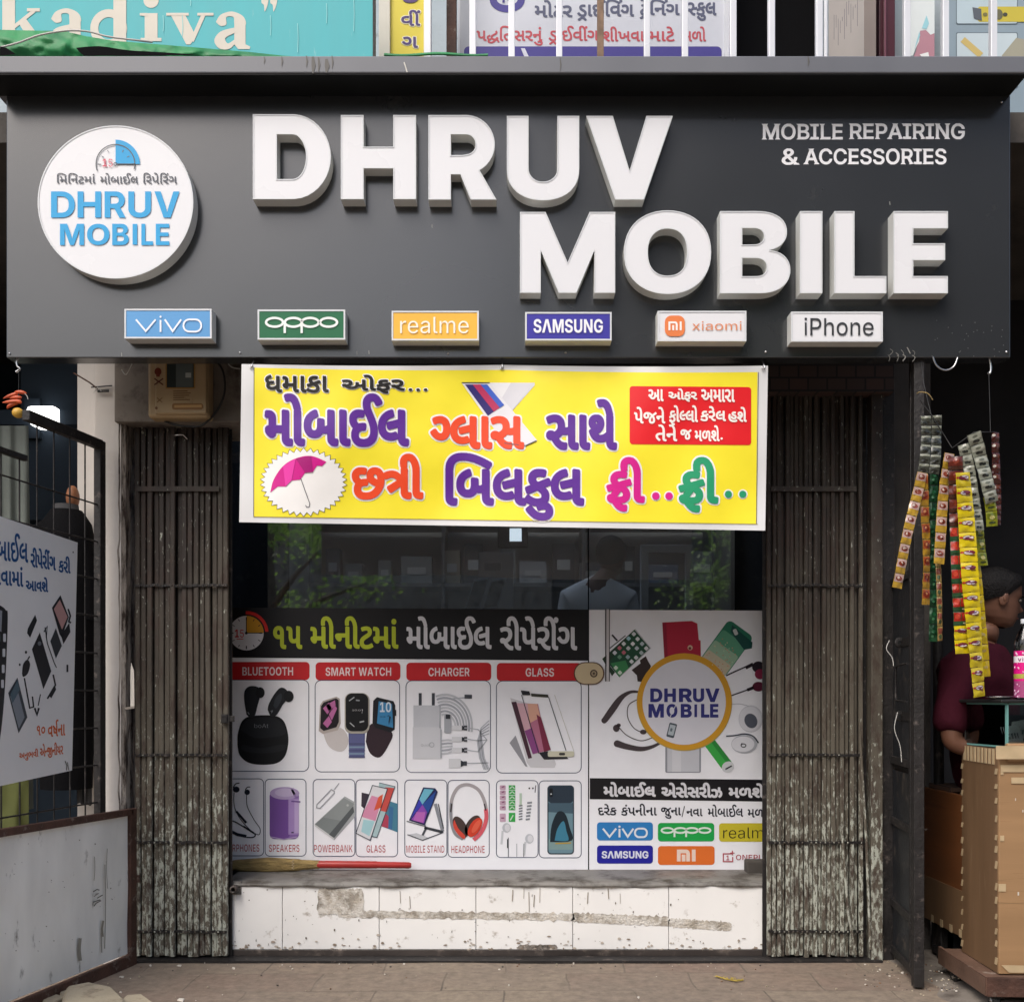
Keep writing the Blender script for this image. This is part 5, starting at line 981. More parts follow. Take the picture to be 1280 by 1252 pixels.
brandbox(489.5, 388.5, 598.5, 425.5, '#f3bd48', lambda p: p.text('realme', 500, 396, 586, 417, '#fdf6e6', 1, 'm', -.2))
brandbox(656.5, 390, 764.5, 425.5, '#3f3aa0', lambda p: p.text('S^MSUNG', 667, 399, 753.5, 416, '#f3f3fa', 1, 'b', .15))
def mibox(p):
    p.rrect(831, 394.5, 856, 420.5, 8, '#e8824a'); mi_logo(p, 835.5, 402, 852, 413, 2.4, '#f7f2ee', 2)
    p.text('xiaomi', 865, 401.5, 927, 413, '#dd8a5c', 1, 'm', -.15)
brandbox(822, 388.5, 933, 426.5, 'acrylic_white', mibox)
brandbox(989, 389.5, 1103.5, 427, 'acrylic_white', lambda p: p.text('iPhone', 1005.5, 397, 1092, 419.5, '#36383c', 1, 'm', -.1))
# painted tagline, letters with small flared feet
pr = Pr(front(SG-.0006))
def serif_text(pr, t, x0, y0, x1, y1, mat):
    cs = fit_outlines(line_outlines(t, 'm'), x0, y0, x1, y1); outs, sg = grouped(weld(cs, .5))
    for k, (o, hs_) in enumerate(outs):
        pr.poly(o, mat, 1, hs_)
        for i in range(len(o)):
            a, b = o[i-1], o[i]
            if abs(a[1]-b[1]) < .05 and min(abs(a[1]-y1), abs(a[1]-y0)) < .9 and 1.2 < abs(a[0]-b[0]) < 16:
                xa, xb = sorted((a[0], b[0])); up = abs(a[1]-y1) < 1; s_ = -1 if up else 1
                e = 2.0; pr.poly([(xa-e, a[1]), (xb+e if xb-xa < 5 else xb, a[1]), (xb+.2, a[1]+s_*2.2), (xa-.2, a[1]+s_*2.2)], mat, 1.5)
serif_text(pr, 'MOBILE', 954, 155.5, 1053, 174.5, '#f0f0f3'); serif_text(pr, 'REPAIRING', 1063, 155, 1205.5, 174, '#f0f0f3')
serif_text(pr, '&', 977.5, 186.5, 997.5, 206, '#f0f0f3'); serif_text(pr, 'ACCESSORIES', 1006, 186.5, 1182.5, 205.5, '#f0f0f3')
pr.build('tagline', sign)
# fixing screws
mb = MB()
for x, y in ((12, 442), (300, 441), (560, 442), (707, 441), (957, 440), (1258, 440), (1252, 128)): mb.lathe(P(x, y, SG-.001), [(.004, .002), (.002, .004), (0, .0045)], 'steel', 8, 'Y')
mb.build('screw', sign)
# scuffs at the lower right corner
pr = Pr(front(SG-.0005))
for k in range(9):
    x = 1108+rnd.uniform(0, 34); y = 432+rnd.uniform(0, 12); pr.line(spline([(x, y), (x+rnd.uniform(1, 4), y+3), (x+rnd.uniform(-1, 5), y+8)], 3), rnd.uniform(.4, 1.3), '#85837d', 1)
for k in range(26): x = rnd.uniform(1160, 1255); y = rnd.uniform(400, 446); pr.ell(x, y, .5, .5, '#7a7a78', 1, 6)
for x, y in ((152, 443), (446, 441), (461, 440), (540, 283), (752, 287), (770, 240), (1112, 254)): pr.line([(x, y-2), (x+.4, y+2.5)], .7, '#9a9a96', 1)
pr.build('scuff_marks', sign)

# ------------------------------------------------------------------ yellow offer banner
BD = 3.665
def bwave(x, y):
    u = (x-300)/660; v = (y-456)/205
    w = .014*math.sin(u*9+v*1.5)+.010*math.sin(u*4.2-v*2.4+1)+.006*noise.noise((u*5, v*3, 1))
    w += (.0028*math.sin(u*33+v*5)+.002*math.sin(u*21-v*7+2))*(.4+.6*abs(noise.noise((u*3, v*2, 8)))*2)
    w += .010*math.exp(-((u-.0)/.03)**2)*(1-v)+.016*v*v*(1+.4*math.sin(u*14))
    w += .0022*math.sin((u*22+v*9))*math.exp(-v*3)+.0010*noise.noise((u*22, v*7, 4))
    return w
def bmap(x, y, l=0): return P(x, y, BD-.02-bwave(x, y)-l*.0012)
ban = thing('offer_banner', 'yellow cloth banner with purple, red and green lettering, tied under the signboard', 'banner', P(630, 560, BD))
def bq(c):
    def f(u, v):
        (a, b, d, e) = c
        sag = 1.6*math.sin(math.pi*((u*2) % 1))*(1-v)
        x = (a[0]*(1-u)+b[0]*u)*(1-v)+(e[0]*(1-u)+d[0]*u)*v; y = (a[1]*(1-u)+b[1]*u)*(1-v)+(e[1]*(1-u)+d[1]*u)*v+sag
        return x, y
    return f
f1 = bq(((302, 455), (960, 457), (956.5, 663), (299, 652.5)))
mb = MB(); mb.grid(lambda u, v: bmap(*f1(u, v), 0), 110, 36, 'banner_back'); mb.build('cloth', ban)
f2 = bq(((318, 459.5), (947, 465), (945, 654.5), (317.5, 645.5)))
mb = MB(); mb.grid(lambda u, v: bmap(*f2(u, v), 1), 110, 36, '#f5e433'); mb.build('yellow_field', ban)
pr = Pr(bmap, 9)
for a, b in (((317.5, 459), (317, 646)), ((948, 465), (945.5, 655))): pr.line([(a[0]+(b[0]-a[0])*k/12, a[1]+(b[1]-a[1])*k/12) for k in range(13)], .8, '#5c5330', 2)
pr.line([(317+630*k/60, 645.6+9.2*k/60) for k in range(61)], .8, '#a09132', 2)
pr.build('border_line', ban)
def bt(name, items):
    pr = Pr(bmap, 9)
    for t, x0, y0, x1, y1, c, bold, halo in items:
        if t == '..':
            n = max(2, int(round((x1-x0)/11))); r = (y1-y0)/2
            for k in range(n):
                cx = x0+r+(x1-x0-2*r)*k/(n-1); pr.ell(cx, (y0+y1)/2, r+1.6, r+1.6, '#f2f0ee', 2, 16); pr.ell(cx, (y0+y1)/2, r, r, c, 4, 16)
            continue
        if halo: pr.text(t, x0, y0, x1, y1, '#f2f0ee', 2, 'g', bold+halo)
        pr.text(t, x0, y0, x1, y1, c, 4, 'g', bold)
    pr.build(name, ban)
PU, RD, PK, GN, BK = '#5b2590', '#ea4a22', '#d6218c', '#2a9a6c', '#1d1a16'
bt('heading_lettering', [('ધમાકા', 332, 469, 410, 490, BK, .8, 1.2), ('ઓફર', 428, 469, 505, 491, BK, .8, 1.2)])
pr = Pr(bmap, 9)
for x in (513, 522.5, 532): pr.ell(x, 487, 3.4, 2.6, '#f2f0ee', 2, 12); pr.ell(x, 487, 2.4, 1.7, BK, 4, 12)
pr.build('heading_dots', ban)
bt('mobile_glass_lettering', [('મોબાઈલ', 333, 494, 509, 556, PU, 2.5, 2.2), ('ગ્લાસ', 540, 522, 653, 559, RD, 2.3, 2.2), ('સાથે', 685, 501, 769, 560, PU, 2.5, 2.2)])
bt('umbrella_free_lettering', [('છત્રી', 442, 569, 527, 622, RD, 2.4, 2.2), ('બિલકુલ', 559, 568, 728, 648, PU, 2.5, 2.2), ('ફ્રી', 760, 573, 804, 637, PK, 2.2, 2.2), ('..', 815, 615, 841, 624.5, PK, 0, 0),
   ('ફ્રી', 850, 573, 896, 638, GN, 2.2, 2.2), ('..', 906, 613, 933, 622, GN, 0, 0)])
pr = Pr(bmap, 9)
rp = pr.rr_pts(787, 482.5, 939, 555, 4)
pr.poly([(x, y+(x-787)*.008) for x, y in rp], '#e01f26', 2)
for t, x0, y0, x1, y1 in (('આ', 811, 487, 829, 501), ('ઓફર', 836, 486, 871, 501.5), ('અમારા', 877, 487, 918, 502), ('પેજને', 793, 509, 831, 529), ('ફોલ્લો', 837, 507, 872, 531), ('કરેલ', 876, 508, 907, 526), ('હશે', 911, 509, 933, 527),
        ('તેને', 820, 531, 846, 551), ('જ', 851, 537, 864, 549), ('મળશે', 869, 532, 899, 551)):
    pr.text(t, x0, y0, x1, y1, '#f7efe9', 4, 'g', .55)
pr.ell(902, 548, 1.5, 1.5, '#f7efe9', 4, 8); pr.build('red_notice', ban)
pr = Pr(bmap, 9)                                     # white burst with the umbrella
def burst(d): return [(379.5+(54+d if k % 2 else 48.5+d)*math.cos(2*math.pi*k/76), 602.5+(42.5+d if k % 2 else 37.5+d)*math.sin(2*math.pi*k/76)) for k in range(76)]
pr.poly(burst(.9), '#2a2620', 2); pr.poly(burst(0), '#f1efec', 3)
b3 = lambda x, y: (290+x/1.882, 440+y/1.882)
can = spline([b3(90, 330), b3(98, 300), b3(120, 268), b3(150, 250), b3(186, 244), b3(222, 258)], 5)
low = [b3(222, 258), b3(212, 268), b3(200, 267), b3(190, 282), b3(172, 284), b3(160, 300), b3(140, 302), b3(126, 316), b3(108, 316), b3(90, 330)]
pr.poly(can+low[1:-1], '#d0128a', 4); pr.poly([b3(150, 250), b3(186, 244), b3(190, 282), b3(172, 284)], '#a70f74', 5); pr.poly([b3(120, 268), b3(150, 250), b3(140, 302), b3(126, 316)], '#e63aa6', 5)
pr.line([b3(x, y) for x, y in ((160, 292), (172, 326), (183, 356), (182, 364), (176, 365), (173, 360))], .9, '#4a4550', 4); pr.build('umbrella_picture', ban)
pr = Pr(bmap, 9)                                     # crossed phones
pr.poly([b3(590, 72), b3(712, 72), b3(712, 78), b3(640, 160), b3(590, 160), b3(620, 120)], '#e9e8ea', 2)
pr.poly([b3(656, 72), b3(712, 72), b3(645, 155), b3(610, 150)], '#d5d4da', 2.5)
pr.poly([b3(540, 72), b3(606, 72), b3(718, 208), b3(690, 220), b3(640, 214)], '#e4e2e6', 3)
pr.poly([b3(548, 76), b3(600, 76), b3(640, 124), b3(602, 150)], '#33286f', 3.5); pr.poly([b3(566, 76), b3(600, 76), b3(640, 124), b3(616, 140)], '#b8325c', 4); pr.poly([b3(584, 76), b3(600, 76), b3(640, 124), b3(630, 131)], '#3f62c4', 4.5)
pr.line([b3(540, 72), b3(606, 72)], 1, '#35303c', 4); pr.line([b3(640, 214), b3(690, 220), b3(716, 208)], 1, '#55505c', 4)
pr.build('crossed_phones_picture', ban)
mb = MB()
for x, y in ((314, 458), (627, 460), (954, 460)):
    p = bmap(x, y, 2); t = Vector((p.x, SG+.03, zb_-.001))
    mb.tube([p+Vector((0, -.003, -.006)), p+Vector((.003, -.008, 0)), (p+t)/2+Vector((.002, 0, .006)), t], .0022, 'steel', 6)
    mb.lathe(p, [(.007, .002), (.007, .004), (.004, .004), (.004, .002)], 'steel', 12, 'Y')
mb.build('tie_wire', ban)

# ------------------------------------------------------------------ printed vinyl on the window
wp = front(GL-.003)
def quad_sheet(pr, pts, mat, l=0): pr.poly(pts, mat, l)
PAPER, INKB, CARD = '#f3f4fa', '#20222c', '#34405e'
st = thing('product_sticker', 'wide white window sticker with product pictures under a black heading strip', 'window sticker', wp(510, 1080))
pr = Pr(wp); pr.poly([(278, 762), (735, 762), (735, 1088), (278, 1085.5)], PAPER, 0); pr.build('vinyl_sheet', st)
pr = Pr(wp); pr.poly([(278, 759), (735.2, 761.5), (735.2, 825.5), (278, 821.5)], '#17161a', 1); pr.build('heading_strip', st)
pr = Pr(wp); cx, cy = 308.2, 791
pr.sector(cx, cy, 27.5, -92, -4, '#d02a24', 2, 23.5); pr.ell(cx, cy, 21.6, 21.6, '#dcdce2', 2, 40); pr.sector(cx, cy, 21.6, -90, 0, '#d49b2c', 3)
for k in range(12):
    a = R(30*k); pr.line([(cx+(17 if k % 3 else 16)*math.cos(a), cy+(17 if k % 3 else 16)*math.sin(a)), (cx+20*math.cos(a), cy+20*math.sin(a))], .9 if k % 3 else 1.4, INKB, 4)
pr.line([(cx, cy), (cx, cy-16)], 1.1, INKB, 5); pr.line([(cx, cy), (cx+16, cy)], .9, INKB, 5); pr.ell(cx, cy, 1.8, 1.8, INKB, 6, 10)
pr.text('15', 294, 786.5, 305, 796.5, '#cf2a35', 5, 'b'); pr.line([(296, 798.5), (304.5, 798.5)], .9, '#cf2a35', 5); pr.build('clock_picture', st)
pr = Pr(wp)
for t, x0, y0, x1, y1, c in (('૧૫', 342.5, 783, 377, 810, '#aebb2e'), ('મીનીટમાં', 389, 771, 497, 810, '#aebb2e'), ('મોબાઈલ', 509, 771, 613.5, 810.5, '#d8d8de'), ('રીપેરીંગ', 626, 771, 720.5, 811.5, '#d8d8de')):
    pr.text(t, x0, y0, x1, y1, c, 2, 'g', 1.05)
pr.build('heading_lettering', st)
CARDS = [(278, 387, 'BLUETOOTH', 303, 366.5), (394.5, 500.5, 'SMART WATCH', 407, 489), (508, 614, 'CHARGER', 535.5, 587), (621, 727.5, 'GLASS', 657, 692.5)]
for i, (x0, x1, t, a, b) in enumerate(CARDS):
    y = 827+i*.45
    pr = Pr(wp); pr.rrect(x0, y, x1, y+22.5, 5, '#c4242b', 1); pr.text(t, a, y+6.3, b, y+17, '#ead9dc', 2, 'b', -.05); pr.build('card_heading', st)
    pr = Pr(wp); pr.rframe(x0-1 if i else x0, y+22, x1-.5, 964+i*.7, 8, .9, CARD, 1.5); pr.build('card_outline', st)
ROW = [(278, 330, 'ARPHONES', 285, 324.5), (331, 383, 'SPEAKERS', 336, 374.5), (391, 444, 'POWERBANK', 392.5, 441), (444.5, 497.5, 'GLASS', 458, 482), (505.5, 559, 'MOBILE STAND', 507.5, 555.5), (559.5, 612, 'HEADPHONE', 564, 606), (620, 673, '', 0, 0), (673.5, 727, '', 0, 0)]
for i, (x0, x1, t, a, b) in enumerate(ROW):
    y = 972.5+i*.35
    pr = Pr(wp); pr.rframe(x0, y, x1, y+97, 6, .9, CARD, 1.5); pr.build('card_outline', st)
    if t: pr = Pr(wp); pr.text(t, a, y+82, b, y+91.5, '#b2323f', 2, 'b', -.25); pr.build('card_caption', st)
# the printed products
def pic(name, fn, ox, oy, sc, parent=None):
    pr = Pr(lambda x, y, l=0: wp(ox+x/sc, oy+y/sc, l)); fn(pr); pr.build(name, parent or st)
def earbuds(p):
    B1, B2, B3 = '#17191d', '#24272c', '#3a3e45'
    p.poly(spline([(90, 960), (95, 880), (125, 800), (190, 770), (330, 768), (395, 800), (425, 880), (428, 960), (405, 1040), (350, 1085), (250, 1095), (160, 1080), (105, 1030), (90, 960)], 5), B1, 2)
    p.poly(spline([(110, 860), (150, 800), (220, 782), (320, 782), (385, 815), (410, 890), (300, 915), (200, 915), (110, 860)], 5), B2, 3)
    p.poly(spline([(120, 960), (250, 985), (400, 960), (395, 1000), (250, 1020), (125, 1000), (120, 960)], 5), B2, 3)
    for dx, pts in ((0, [(150, 760), (135, 660), (140, 600), (175, 572), (230, 580), (245, 620), (225, 700), (205, 770), (175, 782), (150, 760)]), (0, [(292, 730), (300, 690), (340, 620), (380, 582), (420, 600), (425, 650), (390, 700), (350, 765), (315, 775), (292, 730)])):
        p.poly(spline(pts, 5), B2, 3); 
    p.ell(242, 615, 30, 36, B1, 4); p.ell(432, 640, 33, 38, B1, 4); p.poly(spline([(330, 700), (345, 650), (380, 620), (385, 660), (350, 720), (330, 700)], 4), B3, 4)
    p.line([(160, 745), (170, 760)], 6, '#8e9299', 5); p.line([(312, 738), (325, 735), (318, 750)], 5, '#8e9299', 5); p.text('boAt', 203, 822, 298, 850, '#8e9299', 5, 'm', -2)
pic('earbuds_picture', earbuds, 280, 750, 5.333)
def watches(p):
    p.poly(spline([(660, 880), (690, 960), (740, 1000), (800, 1000), (830, 930), (780, 850), (660, 880)], 4), '#c9c4c4', 2)
    p.poly([(640, 700), (660, 670), (750, 642), (772, 655), (778, 820), (760, 865), (660, 890), (632, 870)], '#b3aaa6', 3); p.poly([(648, 705), (665, 680), (748, 652), (765, 665), (766, 810), (750, 845), (665, 870), (642, 850)], '#1f1a20', 4)
    for q in ([(660, 720), (690, 760), (720, 720), (700, 680)], [(700, 760), (740, 700), (755, 720), (720, 800)], [(660, 820), (700, 770), (720, 810), (690, 850)], [(680, 700), (740, 665), (745, 700), (700, 740)]): p.poly(q, '#b5689c', 5)
    p.poly([(830, 870), (940, 870), (938, 1050), (834, 1050)], '#5d628e', 2)
    for k in range(5): p.rect(832, 950+k*22, 940, 962+k*22, '#7b92ac' if k % 2 else '#50557c', 3)
    p.rrect(805, 618, 970, 888, 46, '#a8a49c', 4); p.rrect(812, 620, 962, 872, 42, '#15161a', 5); p.text('10:09', 855, 722, 928, 760, '#d8dade', 6, 'm', -3)
    p.line([(835, 670), (870, 645)], 7, '#aeb3b8', 6); p.line([(840, 815), (870, 842)], 6, '#aeb3b8', 6); p.line([(905, 812), (935, 805)], 9, '#aeb3b8', 6); p.line([(880, 665), (905, 668)], 9, '#8e9299', 6)
    p.poly(spline([(945, 940), (960, 860), (1000, 820), (1120, 880), (1100, 960), (1040, 1045), (975, 1020), (945, 940)], 4), '#33262e', 2)
    p.poly([(995, 670), (1020, 645), (1130, 672), (1142, 700), (1138, 860), (1110, 880), (1010, 850), (990, 820)], '#1a1d24', 3); p.poly([(1032, 672), (1120, 690), (1128, 850), (1020, 820)], '#3c83b4', 4)
    p.text('10', 1040, 678, 1115, 745, '#cfdbe6', 5, 'b'); p.text('09', 1040, 762, 1118, 832, '#0f1620', 5, 'b'); p.rect(1140, 730, 1148, 770, '#1a1d24', 4)
pic('smart_watch_picture', watches, 280, 750, 5.333)
def charger(p):
    for x in (125, 212): p.rect(x, 618, x+20, 700, '#3f434c', 2)
    p.rect(90, 700, 262, 860, '#c6c9d0', 2); p.rect(85, 845, 275, 1055, '#cfd1d7', 3); p.rect(262, 705, 272, 850, '#aeb2ba', 3); p.rect(268, 860, 278, 1050, '#aeb2ba', 4)
    for k in range(7):
        r = 80+k*22; p.line([(300+r*.85*math.cos(R(a)), 840+r*1.0*math.sin(R(a))) for a in range(-110, 12, 8)], 13, '#a9adb6' if k % 2 else '#c4c7ce', 2.2+.1*k)
    for k in range(5): p.line([(275, 935+k*22), (320, 930+k*22), (350, 935+k*18)], 12, '#a9adb6' if k % 2 else '#c4c7ce', 2.5)
    p.line([(350, 655), (430, 648)], 8, '#b4b8c0', 3); p.rect(430, 628, 480, 655, '#43474f', 3); p.rrect(295, 760, 342, 885, 8, '#a9adb5', 4); p.rect(305, 760, 335, 790, '#30343c', 5)
    for y in (850, 925, 998): p.rect(345, y-16, 412, y+16, '#d9dbe0', 4); p.poly([(412, y-16), (428, y-10), (428, y+10), (412, y+16)], '#30343c', 5); p.rect(426, y-16, 448, y-4, '#43474f', 5); p.rect(426, y+4, 448, y+16, '#43474f', 5); p.line([(450, y), (520, y+10), (580, 930)], 6, '#b4b8c0', 3)
    p.rect(325, 1055, 405, 1115, '#d5d7dc', 4); p.poly([(405, 1065), (425, 1075), (425, 1100), (405, 1110)], '#30343c', 5); p.rect(425, 1072, 446, 1100, '#43474f', 5); p.line([(446, 1085), (590, 1082)], 6, '#b4b8c0', 3)
    for k in range(5): p.line([(595, 800+k*22), (540, 850+k*14), (515+k*8, 940), (530+k*8, 1050), (560+k*9, 1128)], 6, '#9ea3ad' if k % 2 else '#bcc0c8', 3)
    p.text('Quick', 140, 955, 200, 975, '#a7abb3', 5, 'm', -2); p.ring(212, 962, 17, 17, 4, '#a7abb3', 5)
pic('charger_picture', charger, 500, 750, 5.333)
def glass1(p):
    p.poly([(730, 950), (770, 900), (850, 1110), (835, 1105)], '#9a9ba2', 2)
    p.poly([(735, 650), (900, 700), (1040, 1090), (1030, 1115), (870, 1112), (845, 1080)], '#d3d3d8', 2); p.poly([(742, 678), (775, 675), (880, 1050), (855, 1055)], '#4a2f3c', 3)
    p.poly([(778, 685), (920, 690), (985, 1000), (885, 1025)], '#b6718c', 3); p.poly([(778, 685), (850, 688), (870, 860), (830, 870)], '#d2a9b4', 4); p.poly([(850, 688), (915, 690), (935, 780), (862, 820)], '#dba894', 4); p.poly([(830, 870), (880, 850), (930, 1010), (885, 1025)], '#8c4a86', 4.5)
    p.poly([(910, 760), (940, 780), (1005, 995), (960, 1010)], '#7c2f48', 4.5)
    p.poly([(805, 600), (862, 606), (870, 632), (815, 632)], '#26272e', 5); p.poly([(872, 620), (985, 628), (992, 648), (876, 640)], '#3a3a33', 5)
    p.line([(810, 630), (925, 1020)], 5, '#33343c', 5.5); p.line([(990, 645), (1106, 1000)], 5, '#33343c', 5.5)
    p.poly([(925, 1015), (985, 1005), (1000, 1040), (1110, 1040), (1122, 1055), (960, 1060)], '#26272e', 5.5); p.rrect(985, 1005, 1160, 1042, 12, '#cfcdb8', 6); p.rrect(1060, 1015, 1100, 1032, 7, '#3c3b3a', 7)
    p.line([(1030, 630), (1160, 1010)], 3, '#c2c2b8', 5)
pic('tempered_glass_picture', glass1, 500, 750, 5.333)
def earphones(p):
    D = '#1f2533'
    p.ell(82, 140, 22, 20, D, 2); p.line(spline([(62, 130), (78, 103), (104, 97)], 5), 7, D, 3); p.ell(155, 158, 18, 18, D, 2); p.line(spline([(142, 145), (155, 126), (176, 123)], 5), 6, D, 3)
    p.line(spline([(68, 160), (66, 220), (78, 280), (120, 350), (200, 435)], 5), 5, D, 2); p.line([(82, 285), (150, 362)], 15, D, 3); p.line(spline([(152, 175), (155, 250), (200, 340), (240, 400), (235, 440), (205, 432)], 5), 5, D, 2)
    p.line(spline([(10, 358), (60, 350), (130, 388), (205, 435), (195, 458), (150, 458)], 5), 8, D, 2); p.line([(20, 405), (90, 440), (150, 452)], 20, D, 3); p.line([(130, 385), (200, 430)], 12, D, 3)
pic('earphones_picture', earphones, 280, 960, 5.333)
def speaker(p):
    p.rrect(305, 150, 500, 470, 34, '#8d6bb0', 2); p.rrect(305, 150, 440, 470, 34, '#76509c', 2.5); p.rect(430, 200, 500, 440, '#a98cc6', 3); p.rect(470, 210, 500, 430, '#c0a9d6', 3.5)
    p.ell(405, 165, 98, 42, '#b39fc9', 4); p.ell(410, 160, 70, 28, '#c5b6d6', 5); p.line([(455, 140), (480, 190)], 16, '#9c83bb', 5); p.line([(450, 218), (510, 222)], 9, '#6b4a90', 5); p.rect(450, 422, 466, 430, '#33254a', 5); p.line([(310, 455), (400, 472), (490, 455)], 7, '#b39fc9', 4)
pic('speaker_picture', speaker, 280, 960, 5.333)
def powerbank(p):
    p.poly([(605, 370), (805, 185), (875, 225), (875, 320), (735, 478)], '#a9adb0', 2); p.poly([(608, 372), (800, 195), (868, 235), (728, 455)], '#7f8687', 3); p.poly([(660, 325), (800, 195), (868, 235), (790, 350)], '#8d9394', 3.5); p.poly([(700, 440), (862, 250), (868, 290), (735, 462)], '#585d60', 4); p.poly([(605, 370), (735, 465), (735, 478), (605, 382)], '#d0d2d4', 4)
    pts = [(620, 240), (715, 140), (735, 150), (735, 165), (640, 265), (618, 262)]; p.line(pts, 6, '#9a9da4', 3, True); p.line([(735, 140), (768, 98)], 5, '#9a9da4', 3); p.ell(825, 245, 8, 8, '#b6babb', 5, 10)
pic('powerbank_picture', powerbank, 280, 960, 5.333)
def glass2(p):
    p.poly([(918, 160), (985, 175), (960, 290), (915, 250)], '#3b3440', 2); p.poly([(1080, 210), (1158, 235), (1158, 425), (1050, 385)], '#4a8199', 2); p.poly([(1050, 385), (1080, 300), (1105, 330), (1100, 400)], '#b0455c', 2.5); p.poly([(1100, 250), (1130, 260), (1120, 410), (1095, 400)], '#3f6f9c', 3)
    p.poly([(1035, 95), (1140, 120), (1020, 455), (990, 460)], '#a9c3c8', 3); p.poly([(1075, 125), (1138, 130), (1085, 290), (1040, 280)], '#c8524c', 3.5); p.line([(1035, 95), (1140, 120), (1020, 460), (985, 450)], 4, '#2a3446', 4)
    p.poly([(990, 112), (1090, 135), (975, 478), (880, 430)], '#dcdde2', 4); p.poly([(985, 180), (1055, 200), (1010, 350), (915, 320)], '#d48fae', 4.5); p.poly([(1030, 190), (1060, 170), (1050, 260), (1000, 280)], '#d65a3f', 4.8); p.poly([(930, 340), (1005, 350), (970, 450), (915, 420)], '#a6d0d8', 4.6)
    p.line([(990, 112), (1090, 135), (975, 478), (880, 430)], 5, '#2a3446', 5, True)
pic('phone_glass_picture', glass2, 280, 960, 5.333)
def stand(p):
    p.line([(235, 235), (285, 420)], 22, '#8b8f98', 2); p.line([(255, 235), (290, 400)], 7, '#3f434c', 3); p.poly([(165, 385), (290, 415), (280, 432), (160, 400)], '#3a3d46', 3); p.poly([(50, 440), (110, 430), (190, 460), (150, 480)], '#c6c9cf', 2); p.line([(50, 440), (150, 478), (290, 425)], 6, '#4a4e57', 3); p.line([(150, 445), (175, 395)], 14, '#4a4e57', 3)
    p.poly([(155, 125), (235, 132), (252, 155), (165, 378), (60, 345)], '#262a55', 4); p.poly([(162, 135), (225, 140), (150, 240), (130, 205)], '#6fb6cf', 5); p.poly([(240, 150), (150, 240), (185, 300), (215, 235)], '#2b4f9a', 5); p.poly([(130, 205), (150, 240), (70, 335)], '#3b3fae', 5); p.poly([(150, 240), (182, 290), (160, 365), (75, 340)], '#8a4bb0', 5); p.poly([(110, 290), (170, 290), (155, 362), (90, 345)], '#b667b8', 5.5); p.line([(45, 350), (170, 385), (165, 372)], 6, '#4a4e57', 5)
pic('phone_stand_picture', stand, 500, 960, 5.333)
def headphone(p):
    arc = spline([(420, 470), (365, 430), (340, 330), (345, 210), (385, 130), (450, 108), (520, 140), (560, 210), (575, 290), (565, 380), (490, 475)], 6)
    p.line(arc, 22, '#a9a4a8', 2); p.line(arc[:18], 16, '#8c8f96', 3); p.line(spline([(572, 270), (575, 330), (560, 390), (530, 440), (490, 475)], 5), 26, '#d9606c', 3.5); p.line([(345, 235), (338, 290)], 10, '#3a3438', 4); p.line([(562, 235), (572, 280)], 9, '#3a3438', 4)
    p.ell(402, 390, 40, 78, '#4a3c3a', 4, rot=-28); p.poly(spline([(362, 340), (355, 380), (380, 430), (425, 470), (432, 445), (390, 400), (362, 340)], 4), '#d04a3c', 5); p.ell(485, 380, 42, 76, '#4a3c3a', 4, rot=32); p.ell(500, 392, 36, 72, '#d2432f', 5, rot=32); p.ell(508, 385, 18, 50, '#e2624a', 6, rot=32)
pic('headphone_picture', headphone, 500, 960, 5.333)
def wired(p):
    for k in range(5): p.rrect(665, 112+k*34, 705, 142+k*34, 6, '#c8a9bd', 2); p.line([(678, 125+k*34), (696, 120+k*34)], 7, '#7a3f66', 3)
    p.rrect(665, 300, 705, 355, 6, '#c8a9bd', 2); p.line([(675, 330), (695, 330)], 8, '#7a3f66', 3)
    for k in range(5): p.rect(725, 112+k*34, 768, 142+k*34, '#3aa84f', 2); p.line([(730, 135+k*34), (748, 120+k*34), (765, 135+k*34)], 7, '#c4ddc9', 3)
    p.rect(725, 295, 768, 355, '#3aa84f', 2); p.line([(735, 345), (755, 310)], 8, '#c4ddc9', 3)
    for k in range(6): p.line([(792, 250+k*18), (816, 245+k*18)], 9, '#70757c', 2)
    p.rect(796, 165, 812, 245, '#b9cdbc', 2)
    for k in range(6): p.line([(848-k*2, 230+k*22), (880-k*3, 226+k*22)], 12, '#868b93', 2)
    p.ell(862, 132, 6, 6, INKB, 2, 8); p.ell(886, 132, 6, 6, INKB, 2, 8); p.line([(905, 112), (900, 160)], 5, INKB, 2)
    for x, y in ((710, 395), (862, 468)): p.ell(x, y, 28, 32, '#bfc2ca', 2); p.ell(x+6, y, 18, 24, '#dcdde3', 3); p.line([(x-26, y+20), (x-34, y+110)], 14, '#cdd0d6', 2)
    p.line([(722, 460), (722, 590)], 5, '#5b6069', 2); p.line([(718, 470), (718, 530)], 9, '#30343c', 3); p.line([(778, 500), (778, 592)], 5, '#aeb2ba', 2); p.line([(826, 500), (824, 592)], 6, '#8e929b', 2)
pic('wired_earphones_picture', wired, 500, 960, 5.333)
